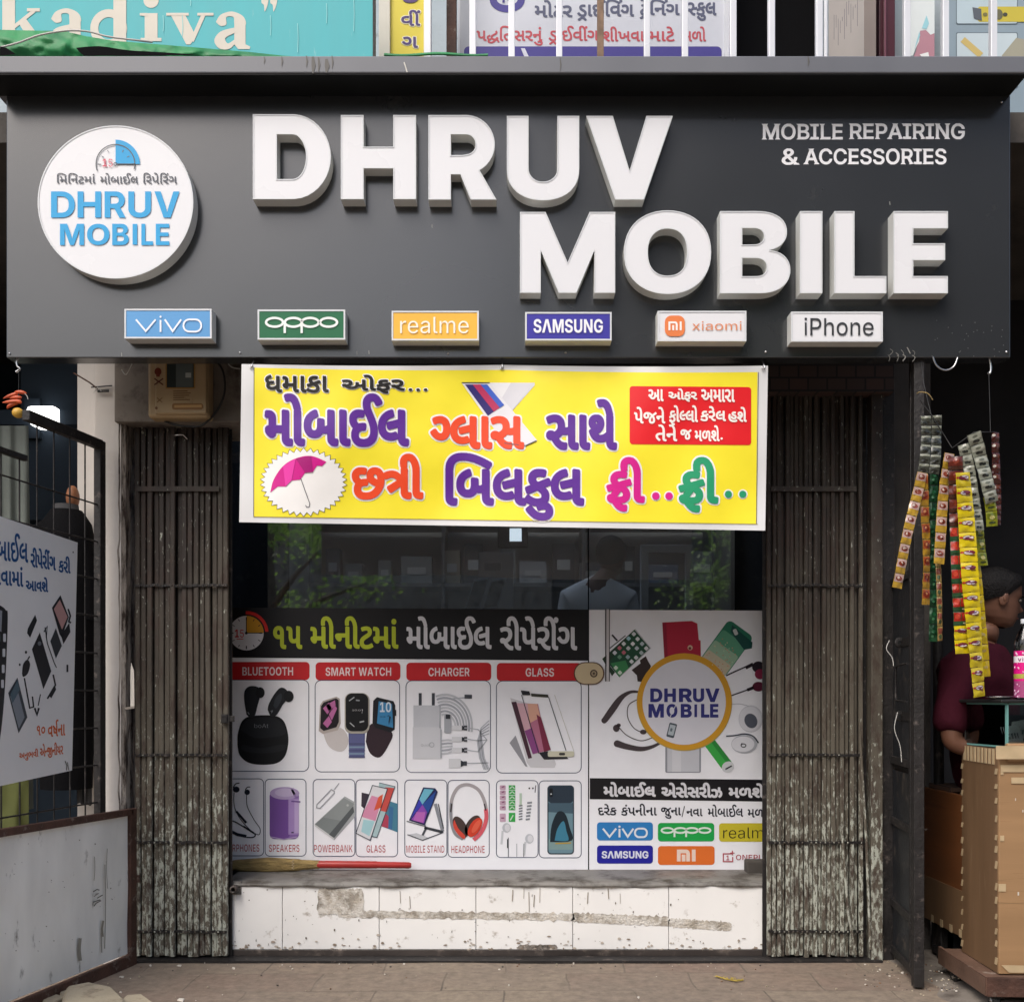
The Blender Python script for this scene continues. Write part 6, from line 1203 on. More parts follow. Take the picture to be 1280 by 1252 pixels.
def case(p):
    p.rrect(982, 112, 1160, 572, 24, '#35444f', 2); p.rrect(990, 120, 1152, 564, 18, '#6f8f9c', 3); p.rrect(990, 120, 1152, 230, 18, '#2c3946', 3.5); p.rect(990, 470, 1152, 540, '#7f9b9c', 3.5); p.poly([(990, 230), (1152, 230), (1152, 300), (990, 290)], '#48606f', 3.6)
    p.rrect(996, 132, 1018, 190, 9, '#14181e', 4); p.ell(1007, 170, 5, 5, '#dfe4ea', 5, 8)
    p.poly(spline([(1000, 490), (1010, 380), (1050, 290), (1100, 300), (1130, 390), (1145, 480), (1000, 490)], 4), '#1d2a33', 4); p.poly(spline([(1030, 480), (1050, 400), (1090, 350), (1110, 420), (1120, 480), (1030, 480)], 4), '#3f7f9a', 5); p.line([(1035, 500), (1140, 495)], 8, '#b59a3c', 5)
pic('phone_case_picture', case, 500, 960, 5.333)

# accessories sticker on the right pane
ac = thing('accessories_sticker', 'white window sticker with a yellow ringed shop badge and brand tiles', 'window sticker', wp(850, 1085))
pr = Pr(wp); pr.poly([(736.5, 762), (966, 763), (966, 1092), (736.5, 1089)], PAPER, 0); pr.build('vinyl_sheet', ac)
def badge(p):
    p.rot_pts = None
    p.ell(722, 682, 318, 322, '#b9a15a', 3, 60); p.ell(722, 675, 315, 322, '#d9a02e', 4, 60); p.ell(720, 678, 278, 284, '#dfdfe8', 5, 60)
    for ch, a, b in zip('DHRUV', (497, 590, 688, 782, 865), (572, 662, 770, 850, 952)): p.text(ch, a, 590, b, 675, '#33357e', 6, 'b', 3)
    for ch, a, b in zip('MOBILE', (485, 605, 700, 788, 835, 895), (582, 672, 768, 806, 885, 945)):
        if ch == 'I': p.rect(a, 693, b, 778, '#33357e', 6)
        else: p.text(ch, a, 693, b, 778, '#33357e', 6, 'b', 3)
    p.line([(668, 690), (620, 790)], 5, '#dfdfe8', 7); p.rrot(637, 866, 52, 96, 14, 8, '#4a5560', 6); p.rrot(637, 864, 38, 70, 14, 3, '#b9c3cb', 7); p.rrot(634, 862, 14, 22, 14, 3, '#6a7680', 8)
pic('shop_badge', badge, 720, 750, 5.333, ac)
def phone1(p):
    p.poly([(175, 390), (390, 195), (445, 250), (240, 505)], '#26402f', 1.5); p.poly([(395, 190), (500, 320), (290, 515), (228, 440)], '#c3c6ca', 2); p.poly([(388, 195), (492, 318), (288, 512), (215, 420)], '#22503a', 3); p.poly([(230, 420), (330, 400), (350, 450), (288, 512)], '#3f8a55', 3.5)
    for (x, y, c) in ((385, 225, '#d8dce0'), (410, 258, '#e6e8ea'), (440, 290, '#c3cfd4'), (468, 320, '#e6e8ea'), (350, 255, '#a8cfd8'), (378, 290, '#e6e8ea'), (405, 320, '#c3cfd4'), (435, 350, '#b8c4c8'), (318, 290, '#e6e8ea'), (348, 320, '#cfd3d6'), (290, 318, '#c76f7f'), (318, 348, '#c76f7f'), (345, 378, '#9fb6bd'), (258, 350, '#d8dce0'), (290, 378, '#6f9a80'), (400, 382, '#d8dce0'), (370, 408, '#e6e8ea'), (265, 450, '#cfe0d0'), (292, 482, '#d8e8da')): p.rrot(x, y, 24, 24, 45, 5, c, 4.5)
    p.line([(240, 230), (275, 270)], 12, '#2c2a30', 2); p.line([(225, 320), (330, 235)], 7, '#55585e', 2)
    for x in (198, 222): p.line([(x, 60), (x, 540)], 8 if x == 198 else 5, '#3a3436', 5)
    p.rect(203, 60, 219, 540, '#d6d2d4', 5.5)
pic('white_phone_picture', phone1, 720, 750, 5.333, ac)
pic('camera_grip_picture', lambda p: (p.poly([(370, 465), (430, 420), (425, 400), (465, 372), (480, 405), (500, 440), (445, 545), (410, 540), (405, 500)], '#3b302e', 3)), 720, 750, 5.333, ac)
pic('wallet_picture', lambda p: (p.poly([(575, 148), (770, 138), (808, 155), (818, 265), (830, 268), (832, 400), (590, 420)], '#b3263f', 2), p.poly([(575, 148), (600, 148), (612, 400), (590, 420)], '#96203a', 3), p.ell(760, 316, 17, 17, '#d8b7a0', 4, 14), p.ell(758, 320, 10, 10, '#7a3a36', 5, 10)), 720, 750, 5.333, ac)
def case2(p):
    c, s_ = (1005, 320), 36
    p.rrot(c[0], c[1], 205, 330, s_, 34, '#2f7c62', 2); p.rrot(c[0]-20, c[1]+30, 195, 250, s_, 20, '#5fa283', 2.5); p.rrot(c[0]-48, c[1]+66, 195, 165, s_, 16, '#9dbfa3', 3); p.rrot(c[0]-72, c[1]+98, 190, 88, s_, 14, '#c9bfa6', 3.5); p.poly([(1040, 165), (1175, 280), (1172, 320), (1120, 330), (1030, 210)], '#1d4f4a', 3.2); p.rrot(1062, 212, 26, 42, s_-60, 9, '#cfd4d2', 5)
    r = random.Random(2)
    for k in range(46): u, v = r.uniform(-85, 85), r.uniform(-90, 120); q = p.rot([(u, v)], c[0]-30, c[1]+40, s_)[0]; p.ell(q[0], q[1], 4, 4, r.choice(['#d89a78', '#d7c7a8', '#c77f66', '#bcd3b7']), 5, 6)
pic('green_case_picture', case2, 720, 750, 5.333, ac)
def buds(p):
    p.line(spline([(1000, 502), (1080, 465), (1160, 430)], 4), 9, '#241f28', 2); p.line([(1130, 450), (1180, 425)], 22, '#241f28', 3); p.ell(1215, 445, 42, 38, '#2b242e', 3); p.ell(1225, 492, 34, 34, '#8e2d4d', 4); p.line([(1035, 635), (1160, 590)], 8, '#241f28', 2); p.line([(1140, 598), (1185, 580)], 20, '#241f28', 3); p.ell(1215, 575, 40, 32, '#5d2138', 3)
pic('earbud_picture', buds, 720, 750, 5.333, ac)
def neck(p):
    D = '#4a4144'
    q = spline([(415, 610), (360, 612), (300, 650), (240, 730), (190, 800)], 6); p.line(q, [14, 15, 16, 17, 18, 19, 20, 22, 24, 26, 28, 32, 35, 38, 40, 42, 44, 44, 44, 44, 43, 42, 41, 40, 38][:len(q)], D, 2)
    p.ell(188, 800, 19, 20, D, 2.3); q = spline([(275, 955), (340, 975), (430, 990), (500, 978), (560, 950)], 6); p.line(q, [46-30*k/(len(q)-1) for k in range(len(q))], D, 2); p.ell(275, 955, 24, 23, D, 2.3)
    p.line(spline([(405, 662), (350, 700), (345, 780), (385, 850), (440, 880)], 6), 6, D, 2); p.ell(448, 877, 22, 16, D, 3); p.line(spline([(285, 845), (340, 900), (430, 935), (510, 915)], 6), 6, D, 2); p.ell(268, 852, 22, 24, D, 3); p.ell(284, 832, 14, 12, D, 3)
pic('neckband_picture', neck, 720, 750, 5.333, ac)
def hp2(p):
    p.ell(1165, 790, 82, 90, '#cfd0d8', 2); p.ell(1160, 790, 74, 82, '#dedfe6', 3); p.ell(1165, 803, 42, 50, '#5a5f6b', 4, rot=-25); p.line(spline([(1000, 905), (1060, 900), (1120, 890), (1180, 905), (1215, 950)], 5), 9, '#4a4f5a', 3); p.ell(1120, 958, 86, 60, '#b4b7c0', 4); p.ell(1112, 958, 76, 52, '#e2e3ea', 5); p.ring(1115, 967, 19, 14, 6, '#2c2f36', 6); p.line([(1098, 965), (1106, 950)], 6, '#2c2f36', 6); p.line(spline([(1000, 700), (1090, 690), (1180, 720), (1240, 780)], 5), 5, '#c3c5cd', 2.5)
pic('white_headphones_picture', hp2, 720, 750, 5.333, ac)
pic('power_bank_picture', lambda p: (p.rrect(595, 960, 832, 1148, 10, '#8d919a', 1.5), p.rect(608, 960, 822, 1142, '#c9cbd2', 2), p.rect(640, 960, 700, 1142, '#d6d7dd', 2.5)), 720, 750, 5.333, ac)
pic('green_powerbank_picture', lambda p: (p.poly([(855, 965), (925, 930), (1040, 1080), (970, 1120)], '#3fae4c', 2), p.poly([(900, 945), (925, 930), (1040, 1080), (1012, 1095)], '#2f8f40', 2.5), p.ell(1012, 1110, 42, 36, '#cfd2d6', 3, 24, -30), p.line([(995, 1125), (1038, 1102)], 9, '#2c2f36', 4)), 720, 750, 5.333, ac)
pic('gold_button_picture', lambda p: (p.rrect(-15, 412, 188, 562, 72, '#5b3a2c', 6.5), p.rrect(-8, 418, 180, 556, 68, '#cdbb98', 7), p.ell(118, 488, 25, 26, '#4a3a30', 8), p.ell(118, 488, 17, 18, '#a8977c', 9), p.ell(118, 488, 8, 8, '#5b4a3c', 10)), 720, 750, 5.333, ac)
def strip(p):
    p.poly([(88, 62), (1260, 72), (1260, 212), (88, 196)], '#1a191d', 2)
pic('black_strip', strip, 720, 960, 5.12, ac)
def gtxt(p):
    for t, x0, y0, x1, y1 in (('મોબાઈલ', 180, 90, 506, 178), ('એસેસરીઝ', 550, 94, 932, 184), ('મળશે', 980, 98, 1200, 184)): p.text(t, x0, y0, x1, y1, '#dcdce2', 3, 'g', 4.2)
    p.ell(1222, 178, 7, 7, '#dcdce2', 3, 10)
    for t, x0, y0, x1, y1 in (('દરેક', 142, 228, 258, 298), ('કંપનીના', 290, 226, 515, 300), ('જુના', 545, 250, 670, 320), ('નવા', 708, 258, 808, 304), ('મોબાઈલ', 845, 232, 1068, 308), ('મળશે', 1100, 236, 1250, 312)): p.text(t, x0, y0, x1, y1, '#20232f', 2, 'g', 1.5)
    p.line([(678, 310), (694, 240)], 5, '#20232f', 2)
pic('gujarati_lettering', gtxt, 720, 960, 5.12, ac)
def tiles(draw, x0, y0, x1, y1, c, name): pic(name, lambda p: (p.rrect(x0, y0, x1, y1, 20, c, 2) if c else None, draw(p)), 720, 960, 5.12, ac)
tiles(lambda p: vivo(p, 172, 368, 455, 440, 12, '#dfe6ee', 3), 134, 344, 492, 460, '#2f7fc2', 'brand_tile')
tiles(lambda p: oppo(p, 545, 374, 862, 438, 12, '#dcebe0', 3), 524, 348, 884, 466, '#1ea54c', 'brand_tile')
tiles(lambda p: p.text('realme', 940, 375, 1262, 448, '#33301c', 3, 'm', -2), 915, 350, 1280, 468, '#c9bc34', 'brand_tile')
tiles(lambda p: p.text('S^MSUNG', 165, 528, 462, 574, '#dcdff0', 3, 'b', 1), 134, 492, 492, 608, '#24249a', 'brand_tile')
tiles(lambda p: mi_logo(p, 645, 518, 765, 594, 24, '#ecd5c8', 3), 524, 496, 886, 616, '#e0712f', 'brand_tile')
def onep(p):
    p.line([(1000, 545), (942, 545), (942, 595), (1002, 595), (1002, 565)], 7, '#b04a58', 3); p.line([(1000, 525), (1000, 555)], 6, '#b04a58', 3.3); p.line([(986, 540), (1014, 540)], 6, '#b04a58', 3.6); p.text('1', 962, 556, 980, 586, '#b04a58', 3, 'b'); p.text('ONEPLUS', 1022, 550, 1265, 586, '#a8323f', 3, 'b', -1)
tiles(onep, 0, 0, 0, 0, None, 'brand_tile')
glass_mat('bottle_clear', (.72, .74, .78), .08, 1, 1.6)
mk('board_white', (.74, .74, .74), .45, var=.05, vs=3, dirt=((.40, .39, .36), .15, 9))

# ------------------------------------------------------------------ folding gates
def gate(label, x0, x1, n, seed, mat, zt):
    r = random.Random(seed)
    g = thing('folding_gate', label, 'gate', ((x0+x1)/2, G, 0), 'folding steel gates of the shop')
    mb = MB(); w = (x1-x0)/n
    for i in range(n):
        x = x0+w*(i+.5)+r.uniform(-.1, .1)*w; y = G-.012+r.uniform(-.006, .006)+(.010 if i % 2 else 0); tl = r.uniform(-.002, .002)
        a = w*.45; zb = .012+r.uniform(0, .012)
        # open channel section: web towards the street, two flanges behind, edges rounded
        sec = [(-a, .016), (-a, .003), (-a*.7, 0), (a*.7, 0), (a, .003), (a, .016)]
        V = []
        nz = 14
        for k in range(nz+1):
            z = zb+(zt-zb)*k/nz; bend = .0022*noise.noise((i*3.1+seed, z*2.3, 0))
            V += [(x+tl*z+bend+u, y+v, z) for u, v in sec]
        m = len(sec)
        mb.mesh(V, [(k*m+j, k*m+j+1, (k+1)*m+j+1, (k+1)*m+j) for k in range(nz) for j in range(m-1)], mat)
    mb.build('slats', g)
    for y in (612, 732, 943, 1052, 1163):
        mb = MB(); z = P(0, y, G).z
        if y == 612: mb.box((x0+.01, G-.021, z-.010), (x1-.03, G-.014, z+.010), mat); mb.build('cross_bar', g); continue
        for i in range(n):
            mb.bar((x0+w*(i+.05), G-.014, z+r.uniform(-.003, .003)), (x0+w*(i+.98), G-.014, z+r.uniform(-.003, .003)), .010, .007, 'dark_iron', (0, 1, 0))
            if r.random() < .8: mb.lathe((x0+w*(i+.5), G-.016, z), [(.0045, 0), (.003, .003), (0, .0035)], mat, 6, 'Y')
        mb.build('cross_link', g)
    mb = MB()
    for z in (.35, .8, 1.25, 1.65):
        for i in range(0, n-2): 
            mb.bar((x0+w*(i+.5), G+.016, z-.12), (x0+w*(i+2.5), G+.016, z+.12), .014, .003, 'dark_iron', (0, 1, 0))
    mb.build('lattice', g)
    return g
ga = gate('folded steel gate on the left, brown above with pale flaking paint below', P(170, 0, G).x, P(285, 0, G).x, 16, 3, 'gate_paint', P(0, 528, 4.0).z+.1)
mb = MB(); mb.box((P(168, 0, G).x, G+.022, 0), (P(288, 0, G).x, G+.03, 2.3), 'dark_iron'); mb.build('gap_shade_sheet', ga)  # dark sheet added behind the slats so the spaces between read as shade
mb = MB(); h = P(225, 545, G-.03); mb.tube([h+Vector((-.024, .02, -.004)), h+Vector((-.02, 0, .004)), h+Vector((.012, 0, .006)), h+Vector((.022, .02, -.006))], .004, 'steel', 8); mb.build('handle', ga)
mb = MB(); mb.obox(P(281, 898, G-.02), (.012, 0, 0), (0, .012, 0), (0, 0, .018), 'dark_iron'); mb.obox(P(290, 898, G-.02), (.01, 0, 0), (0, .004, 0), (0, 0, .012), 'dark_iron'); mb.build('lock_hasp', ga, .002)
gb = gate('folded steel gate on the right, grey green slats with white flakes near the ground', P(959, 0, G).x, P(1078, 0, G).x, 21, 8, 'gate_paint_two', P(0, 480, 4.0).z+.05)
mb = MB(); mb.box((P(955, 0, G).x, G+.022, 0), (P(1085, 0, G).x, G+.03, 2.3), 'dark_iron'); mb.build('gap_shade_sheet', gb)  # same dark sheet, standing in for shade between these slats
mb = MB(); mb.tube([P(1075, 920, G-.015), P(1083, 1050, G-.02), P(1088, 1186, G-.03)], .006, 'gate_paint', 6); mb.tube([P(1052, 1030, G-.03), P(1060, 1140, G-.03), P(1070, 1192, G-.03)], .006, 'gate_paint', 6); mb.build('loose_strap', gb)
mb = MB(); a = P(1086, 0, G).x; mb.box((a, G-.03, 0), (a+.045, G+.05, 2.35), 'gate_paint'); mb.box((a+.05, G-.01, 0), (a+.10, G+.06, 2.35), 'dark_iron')
gc = tag(mb.build('gate_channel', None, .003), 'dark upright steel channel at the end of the right gate', 'gate post')
pr = Pr(front(G-.012, .0005))
for y0, y1 in ((497, 538), (562, 617), (634, 690), (705, 758)):
    pr.poly([(1094.5, y0), (1097.5, y0+4), (1098.5, (y0+y1)/2), (1097, y1), (1094.5, y1-2)], '#8b8a87', 0)
pr.build('flaked_paint', gc)
mb = MB(); mb.box((-1.52, G-.05, -.003), (1.46, G+.03, .010), 'dark_iron')
struct(mb.build('gate_track'), 'rusty floor track under the folding gates', 'track', 'thing')

# ------------------------------------------------------------------ electricity meter
mt = thing('electric_meter', 'yellowed plastic electricity meter box high on the lintel above the left gate', 'meter', P(224, 522, 3.93))
mb = MB(); a, b = P(186, 523, 3.93), P(262, 430, 3.93); mb.box((a.x, 3.915, a.z), (b.x, 3.99, b.z), 'meter_plastic'); mb.build('case', mt, .014, 4)
mb = MB(); a, b = P(193, 517, 3.90), P(258, 430, 3.90); mb.box((a.x, 3.903, a.z), (b.x, 3.916, b.z), 'meter_plastic'); mb.build('cover', mt, .008, 3)
fm = front(3.902, .0005)
pr = Pr(fm); pr.rect(208.5, 440, 242.5, 484.5, '#2b3230', 1); pr.rect(220, 448, 241, 484, '#59615f', 2); pr.rect(232, 466, 239, 472, '#a9b0ac', 3); pr.rframe(207, 430, 244, 486, 1.5, 1.6, '#9c7844', 2.5); pr.build('display_window', mt)
pr = Pr(fm)
pr.ell(197.5, 464.5, 4.4, 5, '#6d2c1c', 1, 16); pr.rect(195.3, 467, 199.8, 471, '#6d2c1c', 1.2); pr.line([(193, 473), (204, 481)], 1.6, '#5a2c20', 1); pr.line([(204, 473), (193, 481)], 1.6, '#5a2c20', 1.3)
for k, w in enumerate((18, 22, 20, 14, 21)): pr.line([(216.5, 489+k*2.7), (216.5+w, 488.6+k*2.7)], 1, '#6b4c2a', 1)
pr.rrect(215, 504, 254, 512, 3, '#8a6232', 1); pr.line([(218, 508), (252, 507.5)], 3.2, '#b88f54', 1.5)
pr.line([(196, 497), (203, 503)], .9, '#7b5a30', 1); pr.line([(203, 497), (196, 503)], .9, '#7b5a30', 1); pr.ell(195.5, 510, 1.7, 2, '#6b4522', 1, 10); pr.build('warning_marks', mt)
mb = MB(); mb.tube(spline([P(266, 447, 3.95), P(278, 462, 3.94), P(281, 488, 3.94), P(272, 512, 3.95), P(255, 530, 3.95), P(240, 533, 3.96), P(220, 531, 3.96), P(206, 526, 3.97)], 5), .0045, 'cable_black', 6); mb.build('cable', mt)
mb = MB(); mb.tube(spline([P(300, 461, 3.94), P(290, 459, 3.95), P(284, 452, 3.95), P(282, 440, 3.95)], 4), .0022, 'cable_white', 6)
mb.tube(spline([P(152, 462, 3.96), P(158, 468, 3.95), P(166, 452, 3.95), P(168, 440, 3.95)], 4), .002, 'cable_white', 6)
tag(mb.build('loose_wire'), 'thin white loose wires beside the meter box', 'wire')
mb = MB(); c = P(119, 490, 4.015)
mb.tube([P(92, 466, 4.00), P(112, 478, 4.01), P(122, 486, 4.012)], .003, 'rust_frame', 6); mb.bar(P(114, 484, 4.012), P(140, 482, 4.012), .004, .004, 'dark_iron'); mb.bar(P(122, 489, 4.01), P(136, 488.5, 4.01), .009, .005, 'dark_iron'); mb.tube([P(116, 491, 4.01), P(122, 484, 4.005), P(128, 490, 4.01)], .0018, 'cable_white', 5)
tag(mb.build('wall_bracket'), 'small rusty bracket and rod nailed to the white pillar', 'bracket')

# ------------------------------------------------------------------ left: grille, repair board, low gate panel
pA, pB = Vector((-1.592, 3.955, 0)), Vector((-1.708, 3.39, 0))
gd = (pB-pA).normalized(); gn = Vector((-gd.y, gd.x, 0)); gn = gn if gn.x > 0 else -gn
gp = Plane(pA, gn, .0012); pE = pA+gd*1.15
gr = thing('wire_grille', 'black steel window grille of welded wire beside the white pillar', 'grille', pA)
zt2, zb2 = 2.02, .50
def gpt(s, z): return pA+gd*s+Vector((0, 0, z))
mb = MB(); mb.bar(gpt(0, zb2), gpt(0, zt2+.015), .036, .03, 'dark_iron', gn); mb.bar(gpt(.0, zt2), gpt(.43, zt2), .036, .03, 'dark_iron', gn); mb.bar(gpt(.43, zt2-.15), gpt(1.15, zt2-.15), .02, .02, 'dark_iron', gn); mb.bar(gpt(.0, zb2), gpt(1.15, zb2), .03, .03, 'dark_iron', gn); mb.bar(gpt(1.15, zb2), gpt(1.15, zt2-.14), .036, .03, 'dark_iron', gn); mb.build('frame', gr, .003)
mb = MB()
for k in range(1, 13): mb.tube([gpt(k*.092, zb2), gpt(k*.092+.002, zt2 if k < 5 else zt2-.15)], .0032, 'dark_iron', 6, False)
for k in range(1, 10): mb.tube([gpt(0, zb2+k*.143), gpt(1.15, zb2+k*.143+.002)], .0032, 'dark_iron', 6, False)
mb.build('wire_mesh', gr)
bp_ = Plane(pA+gn*.022, gn, .0008)
rb = thing('repair_board', 'white repair shop board with blue and orange lettering tied to the wire grille', 'sign board', bp_(60, 970))
def bpx(x, y): return bp_(x, y)
mb = MB()
c4 = [(-60, 624.6), (97, 678), (90, 962.5), (-60, 995)]
fr_ = [bp_(*c, 0) for c in c4]; bk = [q_-gn*.004 for q_ in fr_]
mb.face(fr_, 'board_white'); mb.face(bk[::-1], 'board_white')
for i in range(4): mb.face([fr_[i], bk[i], bk[(i+1) % 4], fr_[(i+1) % 4]], 'board_white')
mb.build('board_sheet', rb)
# writing laid out on the board in its own plane: map a picture-like box to the plane so the letters keep their slant
def slant(t, x0, y0, x1, y1, yl, yr, c, bold):
    """(x0,y0,x1,y1) box; yl, yr rise of the line from left to right"""
    pr = Pr(lambda x, y, l=0: bp_(x, y+(yr-yl)*(x-x0)/(x1-x0)+yl, l)); pr.text(t, x0, y0, x1, y1, c, 1, 'g', bold); pr.build('board_lettering', rb)
q2 = lambda x, y: (x/3.476, 640+y/3.476)
BLU, ORG = '#1c4f86', '#d0622a'
slant('મોબાઈલ', -18, 664, 34.5, 699, 0, 4, BLU, .5); slant('રીપેરીંગ', 38.5, 684, 69, 708, 0, 4.5, BLU, .5); slant('કરી', 73.5, 694, 87.5, 714.5, 0, 2, BLU, .5)
slant('આપવામાં', -27, 704, 28.5, 728, 0, 5, BLU, .5); slant('આવશે', 32.5, 720, 59.5, 737.5, 0, 2, BLU, .5)
slant('૧૦', 46, 907, 56, 919, 0, -1, ORG, .2); slant('વર્ષના', 60, 900.5, 81, 921, 0, -2.5, ORG, .3)
slant('અનુભવી', 24, 938, 47.5, 951, 0, -3, ORG, .25); slant('એન્જીનીયર', 50, 930, 78.5, 948, 0, -3.5, ORG, .25)
pr = Pr(lambda x, y, l=0: bp_(x/3.476, 640+y/3.476, l))
DK = '#23262b'
pr.poly(spline([(-60, 380), (0, 405), (24, 425), (33, 460), (22, 740), (4, 950), (-20, 1060), (-60, 1060)], 5), DK, 1); pr.poly([(-60, 410), (8, 428), (4, 520), (-60, 480)], '#8d9299', 2)
for k, y in enumerate((545, 610, 680, 745)): pr.rrect(12-k*3, y-18, 24-k*3, y+18, 4, '#c9ccd1', 2); pr.rrect(-16-k*3, y-18, -2-k*3, y+18, 4, '#8fa6b3', 2)
pr.poly([(120, 505), (152, 445), (160, 470), (130, 545), (117, 525)], DK, 1)
pr.poly([(225, 415), (262, 360), (298, 455), (268, 545), (258, 530)], DK, 1); pr.poly([(232, 420), (258, 380), (292, 455), (268, 510)], '#b9908c', 2); pr.poly([(265, 535), (300, 480), (305, 520), (275, 572)], DK, 1)
pr.poly([(138, 595), (172, 522), (222, 690), (188, 768)], DK, 1); pr.poly([(218, 560), (242, 503), (268, 580), (242, 635)], '#33383d', 1); pr.ell(170, 570, 8, 10, '#6d7278', 2, 8)
pr.line([(195, 500), (205, 570), (235, 655), (245, 675)], 4, DK, 1); pr.line([(190, 520), (205, 495), (200, 545)], 5, DK, 1); pr.line([(295, 420), (305, 450), (298, 475), (308, 480)], 7, DK, 1)
pr.line([(205, 810), (240, 750), (230, 705)], 7, DK, 1); pr.poly([(215, 800), (238, 752), (243, 770), (222, 808)], DK, 1)
pr.poly(spline([(95, 700), (100, 660), (118, 640), (130, 660), (120, 700), (100, 715), (95, 700)], 4), DK, 1); pr.line([(120, 640), (128, 625)], 6, DK, 1); pr.line([(105, 720), (128, 850), (145, 845), (140, 800)], 6, DK, 1); pr.line([(150, 850), (160, 880), (168, 850)], 9, DK, 1); pr.line([(175, 790), (165, 840)], 4, DK, 1)
pr.ell(112, 608, 5, 7, DK, 1, 8); pr.ell(85, 662, 4, 6, DK, 1, 8)
pr.poly([(35, 785), (75, 718), (118, 890), (80, 960)], '#3c434a', 1); pr.poly([(42, 800), (72, 760), (105, 890), (80, 940)], '#7f8790', 2); pr.poly([(42, 790), (74, 728), (84, 770), (52, 830)], '#4e6470', 3)
pr.rect(288, 662, 296, 694, DK, 1); pr.ell(317, 174, 3, 4, DK, 1, 8); pr.line([(282, 1080), (290, 1100), (288, 1120)], 4, '#55524c', 1); pr.line([(292, 1085), (298, 1120)], 3, '#55524c', 1)
pr.build('phone_parts_picture', rb)
# low sheet metal panel
qa, qb = Vector((-1.486, 4.0, 0)), Vector((-1.74, 2.98, 0)); qd = (qb-qa); QL = qd.length; qd = qd/QL; qn = Vector((-qd.y, qd.x, 0)); qn = qn if qn.x > 0 else -qn
lp = thing('low_panel', 'low white sheet metal panel in a rusty angle iron frame, standing on the paving', 'panel', qa)
def qpt(s, z, o=0): return qa+qd*s+qn*o+Vector((0, 0, z))
mb = MB(); mb.grid(lambda u, v: qpt(QL*u, .05+.545*v, -.004+.004*noise.noise((u*4, v*3, 2))), 30, 14, 'panel_white'); mb.build('sheet', lp)
mb = MB()
for a, b, w in ((qpt(0, .0), qpt(0, .612), .040), (qpt(0, .600), qpt(QL, .612), .026), (qpt(0, .022), qpt(QL, .016), .048), (qpt(QL, 0), qpt(QL, .61), .04)): mb.bar(a, b, w, .022, 'rust_frame', qn)
mb.build('frame', lp, .003)
lpp = Plane(qa+qn*.0025, qn, .0006); pr = Pr(lpp)
for k in range(26):
    x, y = rnd.uniform(5, 150), rnd.uniform(1045, 1190); pr.poly([(x, y), (x+rnd.uniform(.8, 2.5), y+.3), (x+rnd.uniform(.4, 2), y+rnd.uniform(.8, 2.2))], '#6b675e', 1)
for a in (((116, 1114), (121, 1111), (124, 1112)), ((117, 1120), (123, 1116), (119, 1117)), ((121, 1122), (128, 1118)), ((116, 1127), (125, 1124)), ((117, 1132), (120, 1128), (126, 1125))): pr.line(list(a), 1.1, '#3c3a36', 2)
for x, y0, y1, w in ((131, 1080, 1185, 1.0), (129, 1150, 1170, 2.4), (127, 1165, 1190, 1.2), (134, 1060, 1110, .7), (100, 1172, 1200, 4), (118, 1070, 1100, .8)): pr.line(spline([(x, y0), (x+rnd.uniform(-2, 2), (y0+y1)/2), (x+rnd.uniform(-1, 1), y1)], 5), w, '#8f8c83', 1)
pr.build('scratches', lp)
mb = MB(); c = qpt(-.022, .335, .0); mb.obox(c, (.018, 0, 0), (0, .006, 0), (0, 0, .014), 'rust_frame'); mb.ell(c+Vector((-.004, -.010, -.03)), (.007, .007, .007), 'cable_white', 8, 6); mb.build('hinge', lp)
mb = MB(); e = P(165, 848, 3.98)
mb.mesh([P(164, 828, 3.97), P(167.5, 838, 3.97), P(168, 882, 3.965), P(163, 883, 3.97), P(163, 840, 3.97)], [(0, 1, 2, 3, 4)], 'paper_bit'); mb.mesh([P(156, 884, 3.96), P(168, 882, 3.96), P(168, 885, 3.965), P(157, 886.5, 3.965)], [(0, 1, 2, 3)], 'paper_bit')
for v in list(mb.v): pass
tag(mb.build('torn_strip'), 'torn white strip hooked on the edge of the pillar', 'strip')

# charm of lemon and chillies hanging from the sign on the left
ch = thing('lemon_chilli_charm', 'lemon and orange chillies threaded on a wire, hanging from the sign', 'charm', P(22, 516, 3.62))
mb = MB(); mb.ell(P(22.5, 516, 3.62), (.020, .020, .018), 'lemon', 16, 10); mb.build('lemon', ch)
for (a, b, c) in (((4, 498), (14, 494), (24, 491)), ((3, 503), (14, 502), (26, 501)), ((9, 511), (10, 506), (24, 503)), ((18, 490), (25, 489), (33, 492)), ((12, 498), (20, 496), (27, 497)), ((18, 500), (22, 502), (27, 503))):
    mb = MB(); d = 3.62+rnd.uniform(-.015, .015); q_ = spline([P(*a, d), P(*b, d-.004), P(*c, d)], 5) if False else bez(P(*a, d)[:], P(*b, d)[:], P(*c, d)[:], 8)
    d0 = [Vector((P(*a, d)*(1-t)**2+P(*b, d)*2*t*(1-t)+P(*c, d)*t*t)) for t in [k/8 for k in range(9)]]
    mb.tube(d0, [.001, .0035, .0055, .0065, .0070, .0070, .0066, .0055, .003], 'chilli', 8); mb.build('chilli', ch)
mb = MB(); mb.tube([P(23.5, 459, 3.62), P(23.5, 480, 3.62), P(22.5, 505, 3.62)], .0012, 'cable_black', 5); mb.tube([P(30, 491, 3.62), P(34, 495, 3.62), P(35, 499, 3.62)], .0012, 'cable_white', 5); mb.build('thread', ch)
def hook(pts, label):
    mb = MB(); mb.tube(spline3([P(x, y, 3.66) for x, y in pts]), .0042, 'steel', 8); return tag(mb.build('hook'), label, 'hook', None)
